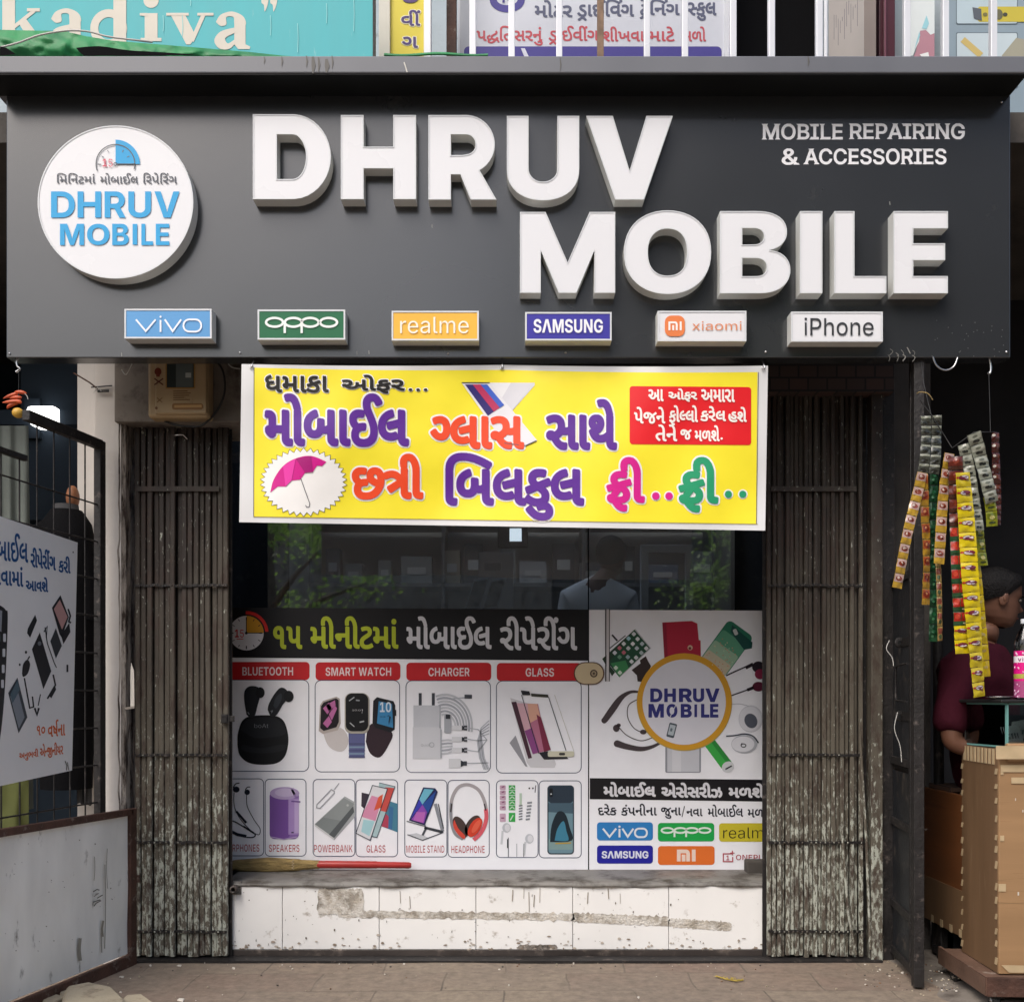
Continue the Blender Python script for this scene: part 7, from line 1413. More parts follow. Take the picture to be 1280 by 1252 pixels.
def spline3(pts, n=5):
    q_ = [pts[0]]+list(pts)+[pts[-1]]; out = []
    for i in range(1, len(q_)-2):
        a, b, c, d = q_[i-1:i+3]
        for k in range(n):
            t = k/n; out.append(.5*((2*b)+(c-a)*t+(2*a-5*b+4*c-d)*t*t+(3*b-a-3*c+d)*t**3))
    out.append(pts[-1]); return out
hook([(23.5, 446), (21, 452), (22, 458), (25, 461), (20, 465)], 'bent metal hook under the sign, holding the lemon charm')
hook([(1236, 446), (1238, 454), (1238.5, 462), (1237, 467), (1234.5, 466)], 'metal hook under the right end of the sign')
mb = MB(); mb.tube(spline3([P(x, y, 3.64) for x, y in ((1166, 446), (1170, 456), (1178, 462), (1186, 462), (1193, 457), (1197, 447))]), .0032, 'steel', 8); tag(mb.build('wire_loop'), 'curved loop of steel wire below the sign near its right end', 'wire')

# neighbouring shop seen through the grille
ld = thing('wall_lamp', 'bright white lamp glowing inside the dark neighbouring shop', 'lamp', P(51, 522, 4.9))
lp2 = front(4.9)
mb = MB(); ps = [(33, 513), (35, 508.5), (39, 507.5), (66, 507.5), (69.5, 509), (70, 526), (67.5, 530.5), (61, 533.5), (53, 535), (46, 534.3), (39, 531), (34.5, 525), (32.8, 519)]
A = [P(x, y, 4.86) for x, y in ps]; B = [Vector((p.x, 4.90, p.z)) for p in A]
mb.face(A, 'lamp_glow')
for i in range(len(A)): mb.face([A[i], B[i], B[(i+1) % len(A)], A[(i+1) % len(A)]], 'lamp_glow')
mb.build('diffuser', ld); mb = MB(); mb.box((A[0].x-.03, 4.902, A[0].z-.12), (A[2].x+.02, 4.93, A[0].z+.07), 'room_blue'); mb.box((A[0].x-.06, 4.93, 1.9), (A[2].x+.35, 4.96, 3.05), 'room_blue'); mb.build('back_plate', ld)
def cloth(name, label, cat, x0, x1, y0, y1, d, mat, folds, amp=.02, taper=0):
    mb = MB()
    def fn(u, v):
        x = x0+(x1-x0)*(u+taper*(1-v)*(u-.0)*-.35); y = y0+(y1-y0)*v+6*noise.noise((u*3, v, 2))*(v)
        return P(x, y, d+amp*math.sin(u*folds*2*math.pi+1.3*v+noise.noise((u*4, v*2, 1))*1.5)*(.3+.7*v))
    mb.grid(fn, 40, 16, mat); return tag(mb.build(name), label, cat)
cloth('hanging_cloth', 'grey green cloth hanging in folds inside the neighbouring shop', 'cloth', -60, 42, 532, 1010, 4.55, 'cloth_grey', 5, .03, .18)
cloth('grey_trousers', 'dark grey trousers hanging below the black shirt behind the grille', 'trousers', 96, 115, 765, 1005, 4.16, 'cloth_greytrouser', 2, .012)
cloth('olive_cloth', 'olive green cloth low behind the wire grille', 'cloth', -40, 36, 960, 1040, 4.5, 'cloth_olive', 2)
# display bust with a black T-shirt
bust = thing('shirt_bust', 'black T-shirt on a pale display bust standing behind the wire grille', 'mannequin', P(80, 800, 4.12))
mb = MB(); cc = P(83, 700, 4.14)
def ring3(z, rx, ry, ox=0, n=24): return [(cc.x+ox+rx*math.cos(2*math.pi*k/n), cc.y+ry*math.sin(2*math.pi*k/n), z) for k in range(n)]
def loft(mb, rings, mat, smooth=True, cap=True):
    n = len(rings[0]); mb.mesh([p for r_ in rings for p in r_], [(i*n+k, i*n+(k+1) % n, (i+1)*n+(k+1) % n, (i+1)*n+k) for i in range(len(rings)-1) for k in range(n)], mat, smooth)
    if cap: mb.face(rings[-1], mat); mb.face(rings[0][::-1], mat)
zz = lambda y: P(0, y, 4.14).z
loft(mb, [ring3(zz(y), rx, ry) for y, rx, ry in ((660, .09, .08), (644, .055, .055), (636, .048, .048), (631, .046, .046))], 'cloth_greytrouser'); mb.build('neck', bust)
mb = MB(); loft(mb, [ring3(zz(y), rx, ry, ox) for y, rx, ry, ox in ((985, .10, .09, .0), (900, .11, .09, 0), (800, .115, .10, 0), (720, .118, .10, 0), (680, .115, .095, 0), (655, .098, .08, 0), (644, .075, .065, 0), (638, .060, .058, 0))], 'cloth_black', True, False)
loft(mb, [ring3(zz(y), rx, ry, ox) for y, rx, ry, ox in ((775, .035, .05, .098), (720, .036, .055, .092), (680, .034, .055, .080), (655, .02, .04, .062))], 'cloth_black')
loft(mb, [ring3(zz(y), rx, ry, ox) for y, rx, ry, ox in ((760, .06, .06, -.17), (700, .07, .065, -.14), (665, .06, .06, -.10), (650, .03, .04, -.06))], 'cloth_black')
mb.build('black_shirt', bust)
mb = MB(); mb.ell(P(91, 622, 4.18), (.026, .03, .05), 'amber', 14, 10); mb.build('orange_item', bust)  # orange item hanging behind the bust, no part of it

# ------------------------------------------------------------------ right: steel door leaf
dA, dB = Vector((1.535, 4.20, 0)), Vector((1.455, 3.66, 0)); dd = (dB-dA); DL = dd.length; dd = dd/DL; dn = Vector((-dd.y, dd.x, 0)); dn = dn if dn.x < 0 else -dn
dp = lambda s, z, o=0: dA+dd*s+dn*o+Vector((0, 0, z))
dr = thing('steel_door', 'narrow black steel door leaf standing open next to the right gate', 'door', dA)
mb = MB(); mb.bar(dp(DL-.02, .01), dp(DL-.02, 2.6), .045, .035, 'dark_iron', dn); mb.bar(dp(DL-.085, .06), dp(DL-.085, 2.6), .022, .028, 'dark_iron', dn); mb.bar(dp(.02, .03), dp(.02, 2.6), .04, .03, 'dark_iron', dn)
for z in (.05, .235, .56, .80, 1.5, 2.58): mb.bar(dp(.02, z), dp(DL-.04, z), .03, .024, 'dark_iron', dn)
mb.build('frame', dr, .002)
mb = MB(); mb.bar(dp(.02, .40), dp(DL-.04, .40), .72, .004, 'door_iron', dn); mb.bar(dp(.02, 1.15), dp(DL-.04, 1.15), .72, .003, 'door_iron', dn); mb.build('sheet', dr)
mb = MB()
for z in (1.255, .975): mb.bar(dp(DL-.26, z), dp(DL-.03, z), .035, .012, 'dark_iron', dn); mb.lathe(dp(DL-.24, z, .014), [(.02, -.004), (.02, .004), (.008, .005)], 'dark_iron', 14, 'Y')
mb.build('bolt', dr, .002)
mb = MB(); q_ = [dp(DL-.05, 1.17, .03), dp(DL-.20, 1.165, .035), dp(DL-.21, 1.15, .035), dp(DL-.21, 1.05, .035), dp(DL-.20, 1.035, .035), dp(DL-.05, 1.03, .03)]; mb.tube(q_, .004, 'dark_iron', 6); mb.build('handle', dr)
mb = MB()
for x, y0, y1 in ((1122, 890, 952), (1112, 800, 832)): mb.tube(spline3([P(x, y0, 3.68), P(x-4, (y0*2+y1)/3, 3.68), P(x+3, (y0+2*y1)/3, 3.68), P(x+5, y1, 3.68)]), .0015, 'cable_white', 5)
mb.build('twisted_wire', dr)
mb = MB(); mb.tube([P(1163, 560, 4.1), P(1172, 760, 4.1), P(1174, 1010, 4.1), P(1172, 1196, 4.1)], .02, 'dark_iron', 10); tag(mb.build('upright_post'), 'dark upright pipe inside the kiosk behind the hanging sachets', 'post')
# kerb of rough concrete below the kiosk
mb = MB()
def kerb(u, v):
    x = 1.50+2.2*u; y = 4.45-1.35*v; h = .030+.014*noise.noise((x*5, y*5, 1))+.006*noise.noise((x*17, y*17, 3))
    e = min(1, u*14)*min(1, (1-v)*8+.2); return (x-.06*noise.noise((y*6, 0, 0)), y, h*e-.004)
mb.grid(kerb, 60, 40, 'concrete'); struct(mb.build('concrete_ground'), 'rough grey concrete under the kiosk', 'ground')

# kiosk side door (brown, with a wire handle)
sA, sB = Vector((1.668, 4.19, 0)), Vector((1.664, 3.76, 0))
sp_ = lambda s, z, o=0: sA+(sB-sA)*s+Vector((-o, 0, z))
ks = thing('kiosk_door', 'brown plywood cupboard door with a wire handle, beside the counter', 'cupboard', sA)
mb = MB(); mb.obox(sp_(.5, .42)+Vector((.012, 0, 0)), (.011, 0, 0), (0, .215, 0), (0, 0, .262), 'ply_red'); mb.build('door_board', ks, .003)
mb = MB(); mb.obox(sp_(.5, .245)+Vector((-.001, 0, 0)), (.0012, 0, 0), (0, .214, 0), (0, 0, .085), 'ply_dark'); mb.build('worn_patch', ks)
mb = MB(); hd = [sp_(.10, .600, .002), sp_(.10, .60, .025), sp_(.10, .585, .030), sp_(.10, .525, .030), sp_(.10, .51, .025), sp_(.10, .51, .002)]; mb.tube(hd, .004, 'steel', 8); mb.build('handle', ks)
mb = MB()
for k in range(5): mb.obox(sp_(.12+.2*k, .172, .0025), (.0008, 0, 0), (0, .012, 0), (0, 0, .014), 'tape')
mb.build('tape_strips', ks)
mb = MB(); mb.box((1.70, 4.0, .04), (2.6, 4.15, .68), 'room_dark'); mb.box((1.69, 3.95, .68), (2.6, 4.15, .70), 'base_wood'); mb.bar((1.70, 4.02, 0), (1.70, 4.02, .2), .05, .04, 'dark_iron'); mb.box((1.68, 3.98, .03), (2.6, 4.1, .06), 'dark_iron')
tag(mb.build('dark_shelf', None, .002), 'dark low shelf at the back of the kiosk', 'shelf')

# ------------------------------------------------------------------ kiosk counter on castors
cA = Vector((1.651, 3.76, 0)); cB = Vector((1.638, 3.455, 0)); cu = (cB-cA); CL = cu.length; cu = cu/CL; cv = Vector((-cu.y, cu.x, 0)); cv = cv if cv.x > 0 else -cv
cp = lambda s, t, z: cA+cu*s+cv*t+Vector((0, 0, z))
ct = thing('kiosk_counter', 'brown plywood kiosk counter with taped edges on a wheeled base', 'counter', cp(CL, 0, 0))
z0, z1 = .115, P(0, 936, 3.44).z
WD = .95
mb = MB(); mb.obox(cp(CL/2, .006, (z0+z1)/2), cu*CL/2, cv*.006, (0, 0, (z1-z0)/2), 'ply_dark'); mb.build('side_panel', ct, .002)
mb = MB(); mb.obox(cp(CL+.005, WD/2, (z0+z1)/2-.01), cu*.006, cv*WD/2, (0, 0, (z1-z0)/2-.012), 'ply'); mb.build('front_panel', ct, .002)
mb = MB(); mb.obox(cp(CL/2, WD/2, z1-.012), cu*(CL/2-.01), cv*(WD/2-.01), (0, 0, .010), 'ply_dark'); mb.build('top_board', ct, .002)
mb = MB(); mb.obox(cp(CL+.02, WD/2+.02, z1-.010), cu*.012, cv*(WD/2-.0), (0, 0, .030), 'ply'); mb.build('front_lip', ct, .006, 3)
mb = MB(); mb.obox(cp(CL/2, WD/2, z0-.028), cu*(CL/2+.05), cv*(WD/2+.05), (0, 0, .026), 'base_wood'); mb.build('base', ct, .004)
mb = MB(); mb.obox(cp(CL+.06, WD/2-.01, z0-.028), cu*.006, cv*(WD/2+.05), (0, 0, .032), 'rust_frame'); mb.obox(cp(CL/2, -.058, z0-.028), cu*(CL/2+.06), cv*.006, (0, 0, .032), 'base_wood'); mb.build('base_edge', ct, .002)
r2 = random.Random(5); tp = MB()
for k in range(13):                                # torn tape over the vertical edges
    z = z0+.03+(z1-z0-.1)*k/12+r2.uniform(-.008, .008); w = r2.uniform(.007, .010); h_ = r2.uniform(.008, .013)
    tp.obox(cp(.008, -.0016, z), cu*w*.8, cv*.0010, Vector((0, 0, h_))+cu*.004, 'tape')
    z += r2.uniform(-.01, .01); tp.obox(cp(CL-.006, -.0016, z), cu*w, cv*.0010, Vector((0, 0, h_))+cu*.004, 'tape')
    if r2.random() < .25: tp.obox(cp(CL+.0125, .01, z), cu*.001, cv*r2.uniform(.004, .012), (0, 0, h_), 'tape')
tp.build('edge_tape', ct)
tp = MB()
for k in range(9):
    s = .03+k*(CL-.06)/8; tp.obox(cp(s, -.0018, z1-.028), cu*.008, cv*.0012, (0, 0, .026), 'tape')
tp.build('top_tape', ct)
tp = MB(); tp.obox(cp(CL+.0355, .09, z1-.01), cu*.0008, cv*.11, (0, 0, .022), 'tape'); tp.obox(cp(CL+.0135, .05, z1-.065), cu*.0008, cv*.045, Vector((0, 0, .012)), 'tape'); tp.obox(cp(CL+.0135, .07, z1-.105), cu*.0008, cv*.03, Vector((0, 0, .010)), 'tape'); tp.obox(cp(CL+.0685, .11, z0-.035), cu*.001, cv*.022, Vector((0, 0, .016))+cv*.006, 'paper_bit'); tp.obox(cp(CL+.0135, .07, z0+.02), cu*.001, cv*.05, Vector((0, 0, .012))-cv*.012, 'tape')
for k in range(16): tp.obox(cp(CL+.0120, r2.uniform(.04, .3), r2.uniform(.2, .75)), cu*.0006, cv*r2.uniform(.001, .003), (0, 0, r2.uniform(.002, .006)), 'paper_bit')
tp.build('front_tape', ct)
for s, t in ((.02, -.03), (CL+.02, -.02), (CL+.02, WD-.05), (.02, WD-.05)):
    c = cp(s, t+.0, .0); mb = MB(); mb.obox(c+Vector((0, 0, .052)), (.016, 0, 0), (0, .020, 0), (0, 0, .010), 'dark_iron'); wh = mb.build('castor', ct)
    mb = MB(); mb.lathe(c+Vector((-.012, 0, .030)), [(0, 0), (.010, 0), (.022, .001), (.026, .005), (.026, .019), (.022, .023), (.010, .024), (0, .024)], 'rubber', 20, 'X'); mb.lathe(c+Vector((-.0135, 0, .030)), [(0, 0), (.011, .001), (.012, .003)], 'steel', 12, 'X'); mb.build('wheel', wh)
# glass display case on the counter
cs_ = thing('display_case', 'low glass display case with a black top on the kiosk counter', 'display case', cp(CL, 0, z1))
zc0, zc1 = z1+.001, P(0, 878, 3.60).z
mb = MB()
gA, gB = Vector((1.656, 3.745, 0)), Vector((1.684, 3.485, 0)); gu = gB-gA; gL = gu.length; gu = gu/gL; gv = Vector((-gu.y, gu.x, 0)); gv = gv if gv.x > 0 else -gv
gq = lambda s, t, z: gA+gu*s+gv*t+Vector((0, 0, z))
zm, zh = (zc0+zc1)/2, (zc1-zc0)/2
mb.obox(gq(gL/2, 0, zm), gu*(gL/2-.003), gv*.0022, (0, 0, zh-.003), 'case_glass'); mb.obox(gq(gL, WD/2, zm), gu*.0022, gv*(WD/2-.004), (0, 0, zh-.003), 'case_glass'); mb.build('glass_side', cs_)
mb = MB(); mb.obox(gq(gL, 0, zm), gu*.0045, gv*.0035, (0, 0, zh-.004), ink('#6f9f9a', .2)); mb.obox(gq(.004, 0, zm), gu*.0025, gv*.003, (0, 0, zh-.004), 'steel'); [mb.obox(gq(gL/2, -.0005, z), gu*(gL/2), gv*.003, (0, 0, .003), ink('#6f9f9a', .2)) for z in (zc0+.004, zc1-.003)]; [mb.obox(gq(gL+.0005, WD/2, z), gu*.003, gv*(WD/2-.006), (0, 0, .003), ink('#6f9f9a', .2)) for z in (zc0+.004, zc1-.003)]; mb.build('glass_edge', cs_)
mb = MB(); mb.obox(gq(gL/2-.005, WD/2-.008, zc1+.006), gu*(gL/2+.022), gv*(WD/2+.022), (0, 0, .006), 'cable_black'); mb.build('top', cs_, .004, 3)
mb = MB(); mb.obox(gq(gL/2, WD/2, zc0+.002), gu*(gL/2-.012), gv*(WD/2-.012), (0, 0, .0015), 'room_dark'); mb.obox(gq(gL*.45, WD/2, zc0+.06), gu*.001, gv*(WD/2-.01), (0, 0, .05), 'room_dark'); mb.build('tray', cs_)
# packets inside the case
for k in range(7):
    c = gq(gL-.022-.02*(k % 2), .035+.04*k, zc0+.04+.035*(k % 3)*.6); mb = MB(); col = ('#dfe1e3', '#c9ced1', '#ececec')[k % 3]
    rt = Matrix.Rotation(r2.uniform(-.6, .6), 3, 'Y') @ Matrix.Rotation(r2.uniform(-.5, .5), 3, 'X')
    def pk(u, v, c=c, rt=rt): return c+rt @ Vector(((u-.5)*.065, -.012*math.sin(math.pi*u)*math.sin(math.pi*v)-.003*noise.noise((u*5, v*5, k)), (v-.5)*.075))
    mb.grid(pk, 8, 8, col)
    for i in range(4): u0 = .2+.15*i; mb.face([pk(u0, .35)+Vector((0, -.002, 0)), pk(u0+.09, .35)+Vector((0, -.002, 0)), pk(u0+.09, .6)+Vector((0, -.002, 0)), pk(u0, .6)+Vector((0, -.002, 0))], '#48626a' if k % 2 else '#63676c')
    tag(mb.build('foil_packet'), 'small silver and teal foil packet in the glass case', 'packet', 'packets in the glass case')
# steel plate and pink bottle on the case
mb = MB(); c = P(1250, 874, 3.53); c.z = zc1+.0125; mb.lathe(c, [(0, .002), (.026, .002), (.034, .005), (.045, .010), (.046, .009), (.035, .003), (.026, 0), (0, 0)], 'steel', 32); tag(mb.build('steel_plate'), 'small shiny steel plate on the black top of the glass case', 'plate')
bo = thing('drink_bottle', 'clear ribbed plastic bottle with a pink printed label on the glass case', 'bottle', (0, 0, 0))
c = P(1281.5, 884, 3.50); c.z = zc1+.0125; bo.location = c
H_ = .262
mb = MB(); prof = [(0, 0), (.030, 0), (.034, .006), (.034, .04), (.032, .05), (.0345, .062), (.0345, .165), (.033, .18), (.034, .19), (.030, .205), (.020, .232), (.0125, .246), (.0125, .256), (.014, .258)]
n = 40; V = []
for r_, h_ in prof:
    for k in range(n):
        a = 2*math.pi*k/n; rr = r_*(1+(.035*math.cos(a*10) if (h_ < .05 or .17 < h_ < .24) else 0)); V.append(c+Vector((rr*math.cos(a), rr*math.sin(a), h_)))
mb.mesh(V, [(i*n+k, i*n+(k+1) % n, (i+1)*n+(k+1) % n, (i+1)*n+k) for i in range(len(prof)-1) for k in range(n)], 'bottle_clear', True); mb.build('body', bo)
mb = MB(); mb.lathe(c, [(.0352, .006), (.0352, .062)], '#a04878', 40); mb.lathe(c, [(.0354, .062), (.0354, .165)], '#d4127e', 40); mb.lathe(c, [(.0357, .070), (.0357, .086)], '#a7a44a', 40); mb.lathe(c, [(.0357, .125), (.0357, .147)], '#e9e4ea', 40)
for k in range(60):
    a = r2.uniform(math.pi, 2*math.pi); z = r2.choice([r2.uniform(.008, .06), r2.uniform(.09, .122), r2.uniform(.15, .162)]); s_ = r2.uniform(.0012, .003); mb.ell(c+Vector((.0356*math.cos(a), .0356*math.sin(a), z)), (s_, s_, s_*1.6), '#d9b3cc', 6, 4)
mb.build('label', bo)
# lettering round the bottle
def bmap2(x, y, l=0):
    a = R(270)+(x)/.0359; rr = .0358+l*.0004; return c+Vector((rr*math.cos(a), rr*math.sin(a), y))
pr = Pr(lambda x, y, l=0: bmap2(x/1000, (147-y)/1000, l)); pr.text('vint', -40, 4, -2, 18, '#7d2a68', 2, 'b'); pr.build('label_lettering', bo)
mb = MB(); mb.lathe(c, [(.0145, .258), (.0145, .272), (.013, .274), (0, .274)], 'petplastic', 24); mb.build('cap', bo)

# ------------------------------------------------------------------ hanging strips of sachets
def strip_(label, pts, w, n, pal, d=3.58, cols=1):
    """pts: path of the strip's middle, top to bottom (photograph pixels at distance d); w widths; n sachets"""
    path = spline3([P(x, y, d+(.02*noise.noise((x*.05, y*.02, w)))) for x, y in pts], 8); L = [0]
    for a, b in zip(path, path[1:]): L.append(L[-1]+(b-a).length)
    def at(t):
        s = t*L[-1]
        for i in range(len(L)-1):
            if L[i+1] >= s: k = (s-L[i])/max(1e-9, L[i+1]-L[i]); return path[i].lerp(path[i+1], k), (path[i+1]-path[i]).normalized()
        return path[-1], (path[-1]-path[-2]).normalized()
    st_ = thing('sachet_strip', label, 'sachet strip', path[0], 'strips of sachets hanging at the kiosk')
    W_ = w/F*d; tw = r2.uniform(-.6, .6); ph = r2.uniform(0, 6)
    for k in range(n):
        for cidx in range(cols):
            mb = MB(); base, pic_, mark = pal[k % len(pal)] if not callable(pal) else pal(k)
            def q3(u, v, o=0):
                p, t = at((k+.02+v*.96)/n); an = .35*tw+.45*math.sin((k+v)/n*5+ph)*tw; x = Vector((math.cos(an), math.sin(an), 0)); x = (x-t*x.dot(t)).normalized(); nrm = x.cross(t)
                nrm = nrm if nrm.y < 0 else -nrm
                uu = (u+cidx)/cols-.5
                b = .0035*math.sin(math.pi*min(1, max(0, u)))**.7*math.sin(math.pi*v)**.7
                return p+x*(uu*W_)+nrm*(b+o+.0035*noise.noise((u*3+k*1.7, v*3, ph)))
            mb.grid(lambda u, v: q3(.02+.96*u, v), 8, 9, foil(base) if base.startswith('#') else base, True)
            for u0, v0, u1, v1, cc_ in pic_: 
                mb.grid(lambda u, v: q3(u0+(u1-u0)*u, v0+(v1-v0)*v, .0006), 6, 6, foil(cc_), True)
            for u0, v0, ru, rv, cc_ in mark:
                o_ = .0012; cen = q3(u0, v0, o_); mb.mesh([cen]+[q3(u0+ru*math.cos(2*math.pi*j/12), v0+rv*math.sin(2*math.pi*j/12), o_) for j in range(12)], [(0, j+1, (j+1) % 12+1) for j in range(12)], foil(cc_))
            mb.build('sachet', st_)
    return st_
YB = ('#c9a23a', [(.05, .02, .95, .58, '#c8a9a0')], [(.5, .32, .32, .18, '#8a3d2a'), (.42, .28, .14, .10, '#e0c9bb'), (.62, .36, .08, .08, '#5a2318')])
YO = ('#b98f30', [(.05, .05, .95, .6, '#a5542e')], [(.5, .34, .34, .2, '#7c2c1e'), (.45, .3, .15, .1, '#c98a5a')])
strip_('brown and yellow sachet strip leaning left, the leftmost one', [(1153, 590), (1146, 620), (1134, 668), (1121, 735)], 13.5, 8, [YB], 3.50)
strip_('narrow brown and yellow sachet strip hanging straight, second from left', [(1154, 592), (1156, 640), (1158, 690), (1157, 756)], 11.5, 8, [YO], 3.52)
strip_('brown and yellow sachet strip ending just above the green foil strip', [(1187, 566), (1180, 610), (1177, 650), (1173.5, 705)], 14, 7, [YB], 3.49)
TM = ('#2f5a36', [(.04, .06, .48, .70, '#b02c20'), (.52, .06, .96, .70, '#b02c20')], [(.26, .36, .16, .2, '#cf4a34'), (.74, .36, .16, .2, '#cf4a34'), (.7, .86, .1, .06, '#c9c2a0')])
TMD = ('#4a2a1e', [(.04, .06, .96, .70, '#6d2a1c')], [(.5, .36, .2, .2, '#8a3a26')])
YE = ('#e7cf1c', [], [(.52, .36, .34, .17, '#7a2f3a'), (.52, .36, .30, .14, '#e6dccf'), (.52, .36, .2, .05, '#6a3a72'), (.12, .34, .1, .07, '#c9402c'), (.7, .55, .16, .05, '#7a5a20')])
strip_('tomato red and green sachet strip ending in a yellow sachet', [(1194, 570), (1196, 640), (1198.5, 720), (1203, 817)], 19, 14, lambda k: TMD if k < 5 else (TM if k < 12 else YE), 3.47)
strip_('long bright yellow sachet strip reaching down to the glass case', [(1203, 590), (1208, 650), (1214, 740), (1224, 871)], 22, 15, lambda k: YE, 3.45)
strip_('short bright yellow sachet strip half hidden behind the long one', [(1209, 600), (1216, 680), (1224, 770), (1231, 846)], 16, 12, lambda k: ('#d8bd18', [], [(.6, .4, .2, .1, '#c9b060')]), 3.52)
SV = ('#8c8f80', [(.08, .08, .92, .55, '#a9ab9c')], [(.4, .68, .16, .12, '#1d201c'), (.62, .72, .14, .1, '#22241f'), (.5, .3, .2, .1, '#6f7264')])
strip_('silver grey sachet strip with black marks, leaning right', [(1204, 555), (1211, 585), (1217, 620), (1224, 663)], 14, 8, [SV], 3.47)
strip_('wider silver grey sachet strip next to the yellow green foil', [(1217, 541), (1225, 570), (1233, 600), (1240, 628)], 18, 6, [SV], 3.46)
strip_('pair of silver sachet strips with pale bands, highest of all', [(1164, 519), (1164, 545), (1163, 570), (1160, 592)], 26, 6, [('#4a4c44', [(.05, .05, .95, .3, '#8f9180')], [(.5, .7, .3, .16, '#2a2c26')])], 3.56, 2)
FG = ('foil_green', [], [(.5, .4, .25, .12, '#1f5a34'), (.4, .7, .15, .08, '#3f7a50')])
strip_('dark green foil sachet strip twisting between the brown ones', [(1168, 585), (1166, 660), (1168, 730), (1166, 802)], 11, 10, [FG], 3.55)
strip_('thin patterned sachet strip beside the green foil strip', [(1172, 690), (1174, 740), (1175, 801)], 6.5, 6, [('#a58a50', [(.1, .1, .9, .5, '#8a4a3a')], [(.5, .7, .3, .15, '#4a5a3a')])], 3.53)
YG = ('#8f9420', [(.1, .1, .9, .5, '#6f7a1c')], [(.5, .4, .25, .15, '#c9c070'), (.5, .75, .3, .08, '#3c4a18')])
strip_('yellow green sachet strip below the silver one', [(1219, 640), (1225, 670), (1229, 707)], 13, 4, [YG], 3.50)
strip_('short yellow green sachet strip under the wider silver strip', [(1236, 620), (1239, 640), (1240, 658)], 15, 2, [YG], 3.48)
strip_('reddish brown sachet strip with white dots, the rightmost one', [(1244, 540), (1245, 580), (1246, 620), (1246, 656)], 11, 9, [('#4a1c16', [(.1, .1, .9, .5, '#6a3420')], [(.25, .3, .18, .14, '#cfc8bc')])], 3.52)
mb = MB(); mb.tube([P(1150, 500, 3.56), P(1164, 518, 3.56), P(1190, 560, 3.52), P(1218, 540, 3.48), P(1246, 540, 3.52)], .002, 'cable_black', 5); mb.tube([P(1236, 466, 3.62), P(1237, 500, 3.56), P(1238, 540, 3.50)], .0012, 'cable_black', 5); mb.tube(spline3([P(1146, 492, 3.58), P(1150, 490, 3.57), P(1160, 492, 3.56), P(1166, 500, 3.56)]), .002, 'straw', 5); mb.tube(spline3([P(1164, 518, 3.56), P(1155, 480, 3.6), P(1150, 440, 3.68)]), .0015, 'cable_black', 5)
tag(mb.build('hanging_string'), 'thin dark cord carrying the sachet strips under the sign', 'cord')

# ------------------------------------------------------------------ things on the ledge
bz = lambda y: P(0, y, 4.355).z
br = thing('hand_broom', 'small straw hand broom with a red handle lying on the window ledge', 'broom', P(400, 1083, 4.355))
mb = MB()
def brm(u, v):
    t = u; x = 284+115*t; c = 1080.5+(.8-1.2*t); ry = (9.5-3.5*abs(t-.45)*2 if t > .1 else 9.5-3.5*.7-(.1-t)*14)
    ry = max(3.2, ry if t < .8 else 6.3-2.0*(t-.8)*5*.5); a = 2*math.pi*v
    p = P(x, c, 4.355); s_ = 4.355/F*ry*(1+.14*noise.noise((math.cos(a)*6, math.sin(a)*6, t*1.2)))
    return p+Vector((0, math.cos(a)*s_*.8, math.sin(a)*s_))
mb.grid(brm, 46, 36, 'straw', False); mb.build('bristles', br)
mb = MB(); mb.tube([P(397, 1080, 4.355), P(400, 1080, 4.355), P(470, 1080.3, 4.355), P(472, 1080.4, 4.355), P(511, 1081, 4.355), P(514, 1081, 4.355)], [.0155, .0165, .0155, .014, .0135, .010], 'handle_red', 14); mb.build('handle', br)
mb = MB(); mb.tube([P(366+1.5*math.sin(k), 1074+k*.6, 4.335) for k in range(22)], .0014, 'tape', 5); mb.build('binding', br)
mb = MB(); a, b = P(933, 1094, 4.33), P(962, 1075, 4.33); mb.box((a.x, 4.31, a.z), (b.x, 4.38, b.z), 'dark_concrete'); tag(mb.build('stone_block', None, .006), 'small dark grey block on the ledge against the right gate', 'block')

# ------------------------------------------------------------------ upper floor: boards, railing, doorway
td = 3.72; tf = front(td, .0012)
tb = thing('teal_board', 'large teal painted board with cream serif letters above the sign', 'sign board', tf(230, 60))
mb = MB(); a, b = tf(-40, 78), tf(466, -70); mb.box((a.x, td, 3.245), (b.x, td+.02, b.z), 'teal_board'); mb.build('board', tb)
mb = MB(); mb.box((b.x, td-.004, 3.245), (b.x+.008, td+.024, b.z), 'dark_iron'); mb.build('edge', tb)
pr = Pr(tf); CR = 'cream_paint'
def st_(x0, x1, y0, y1, sl=0, feet=True):
    pr.poly([(x0, y0), (x1, y0), (x1, y1), (x0, y1+sl)], CR, 1)
    if feet: pr.poly([(x0-5, y1-3), (x1+5, y1-3), (x1+5, y1+1), (x0-5, y1+1)], CR, 1.3)
st_(3, 19, -50, 50); pr.line([(18, 34), (43, 14)], 4.5, CR, 1.2); pr.line([(34, 13), (50, 13)], 4, CR, 1.5); pr.poly([(24, 30), (31, 22), (52, 50), (36, 50)], CR, 1.4)
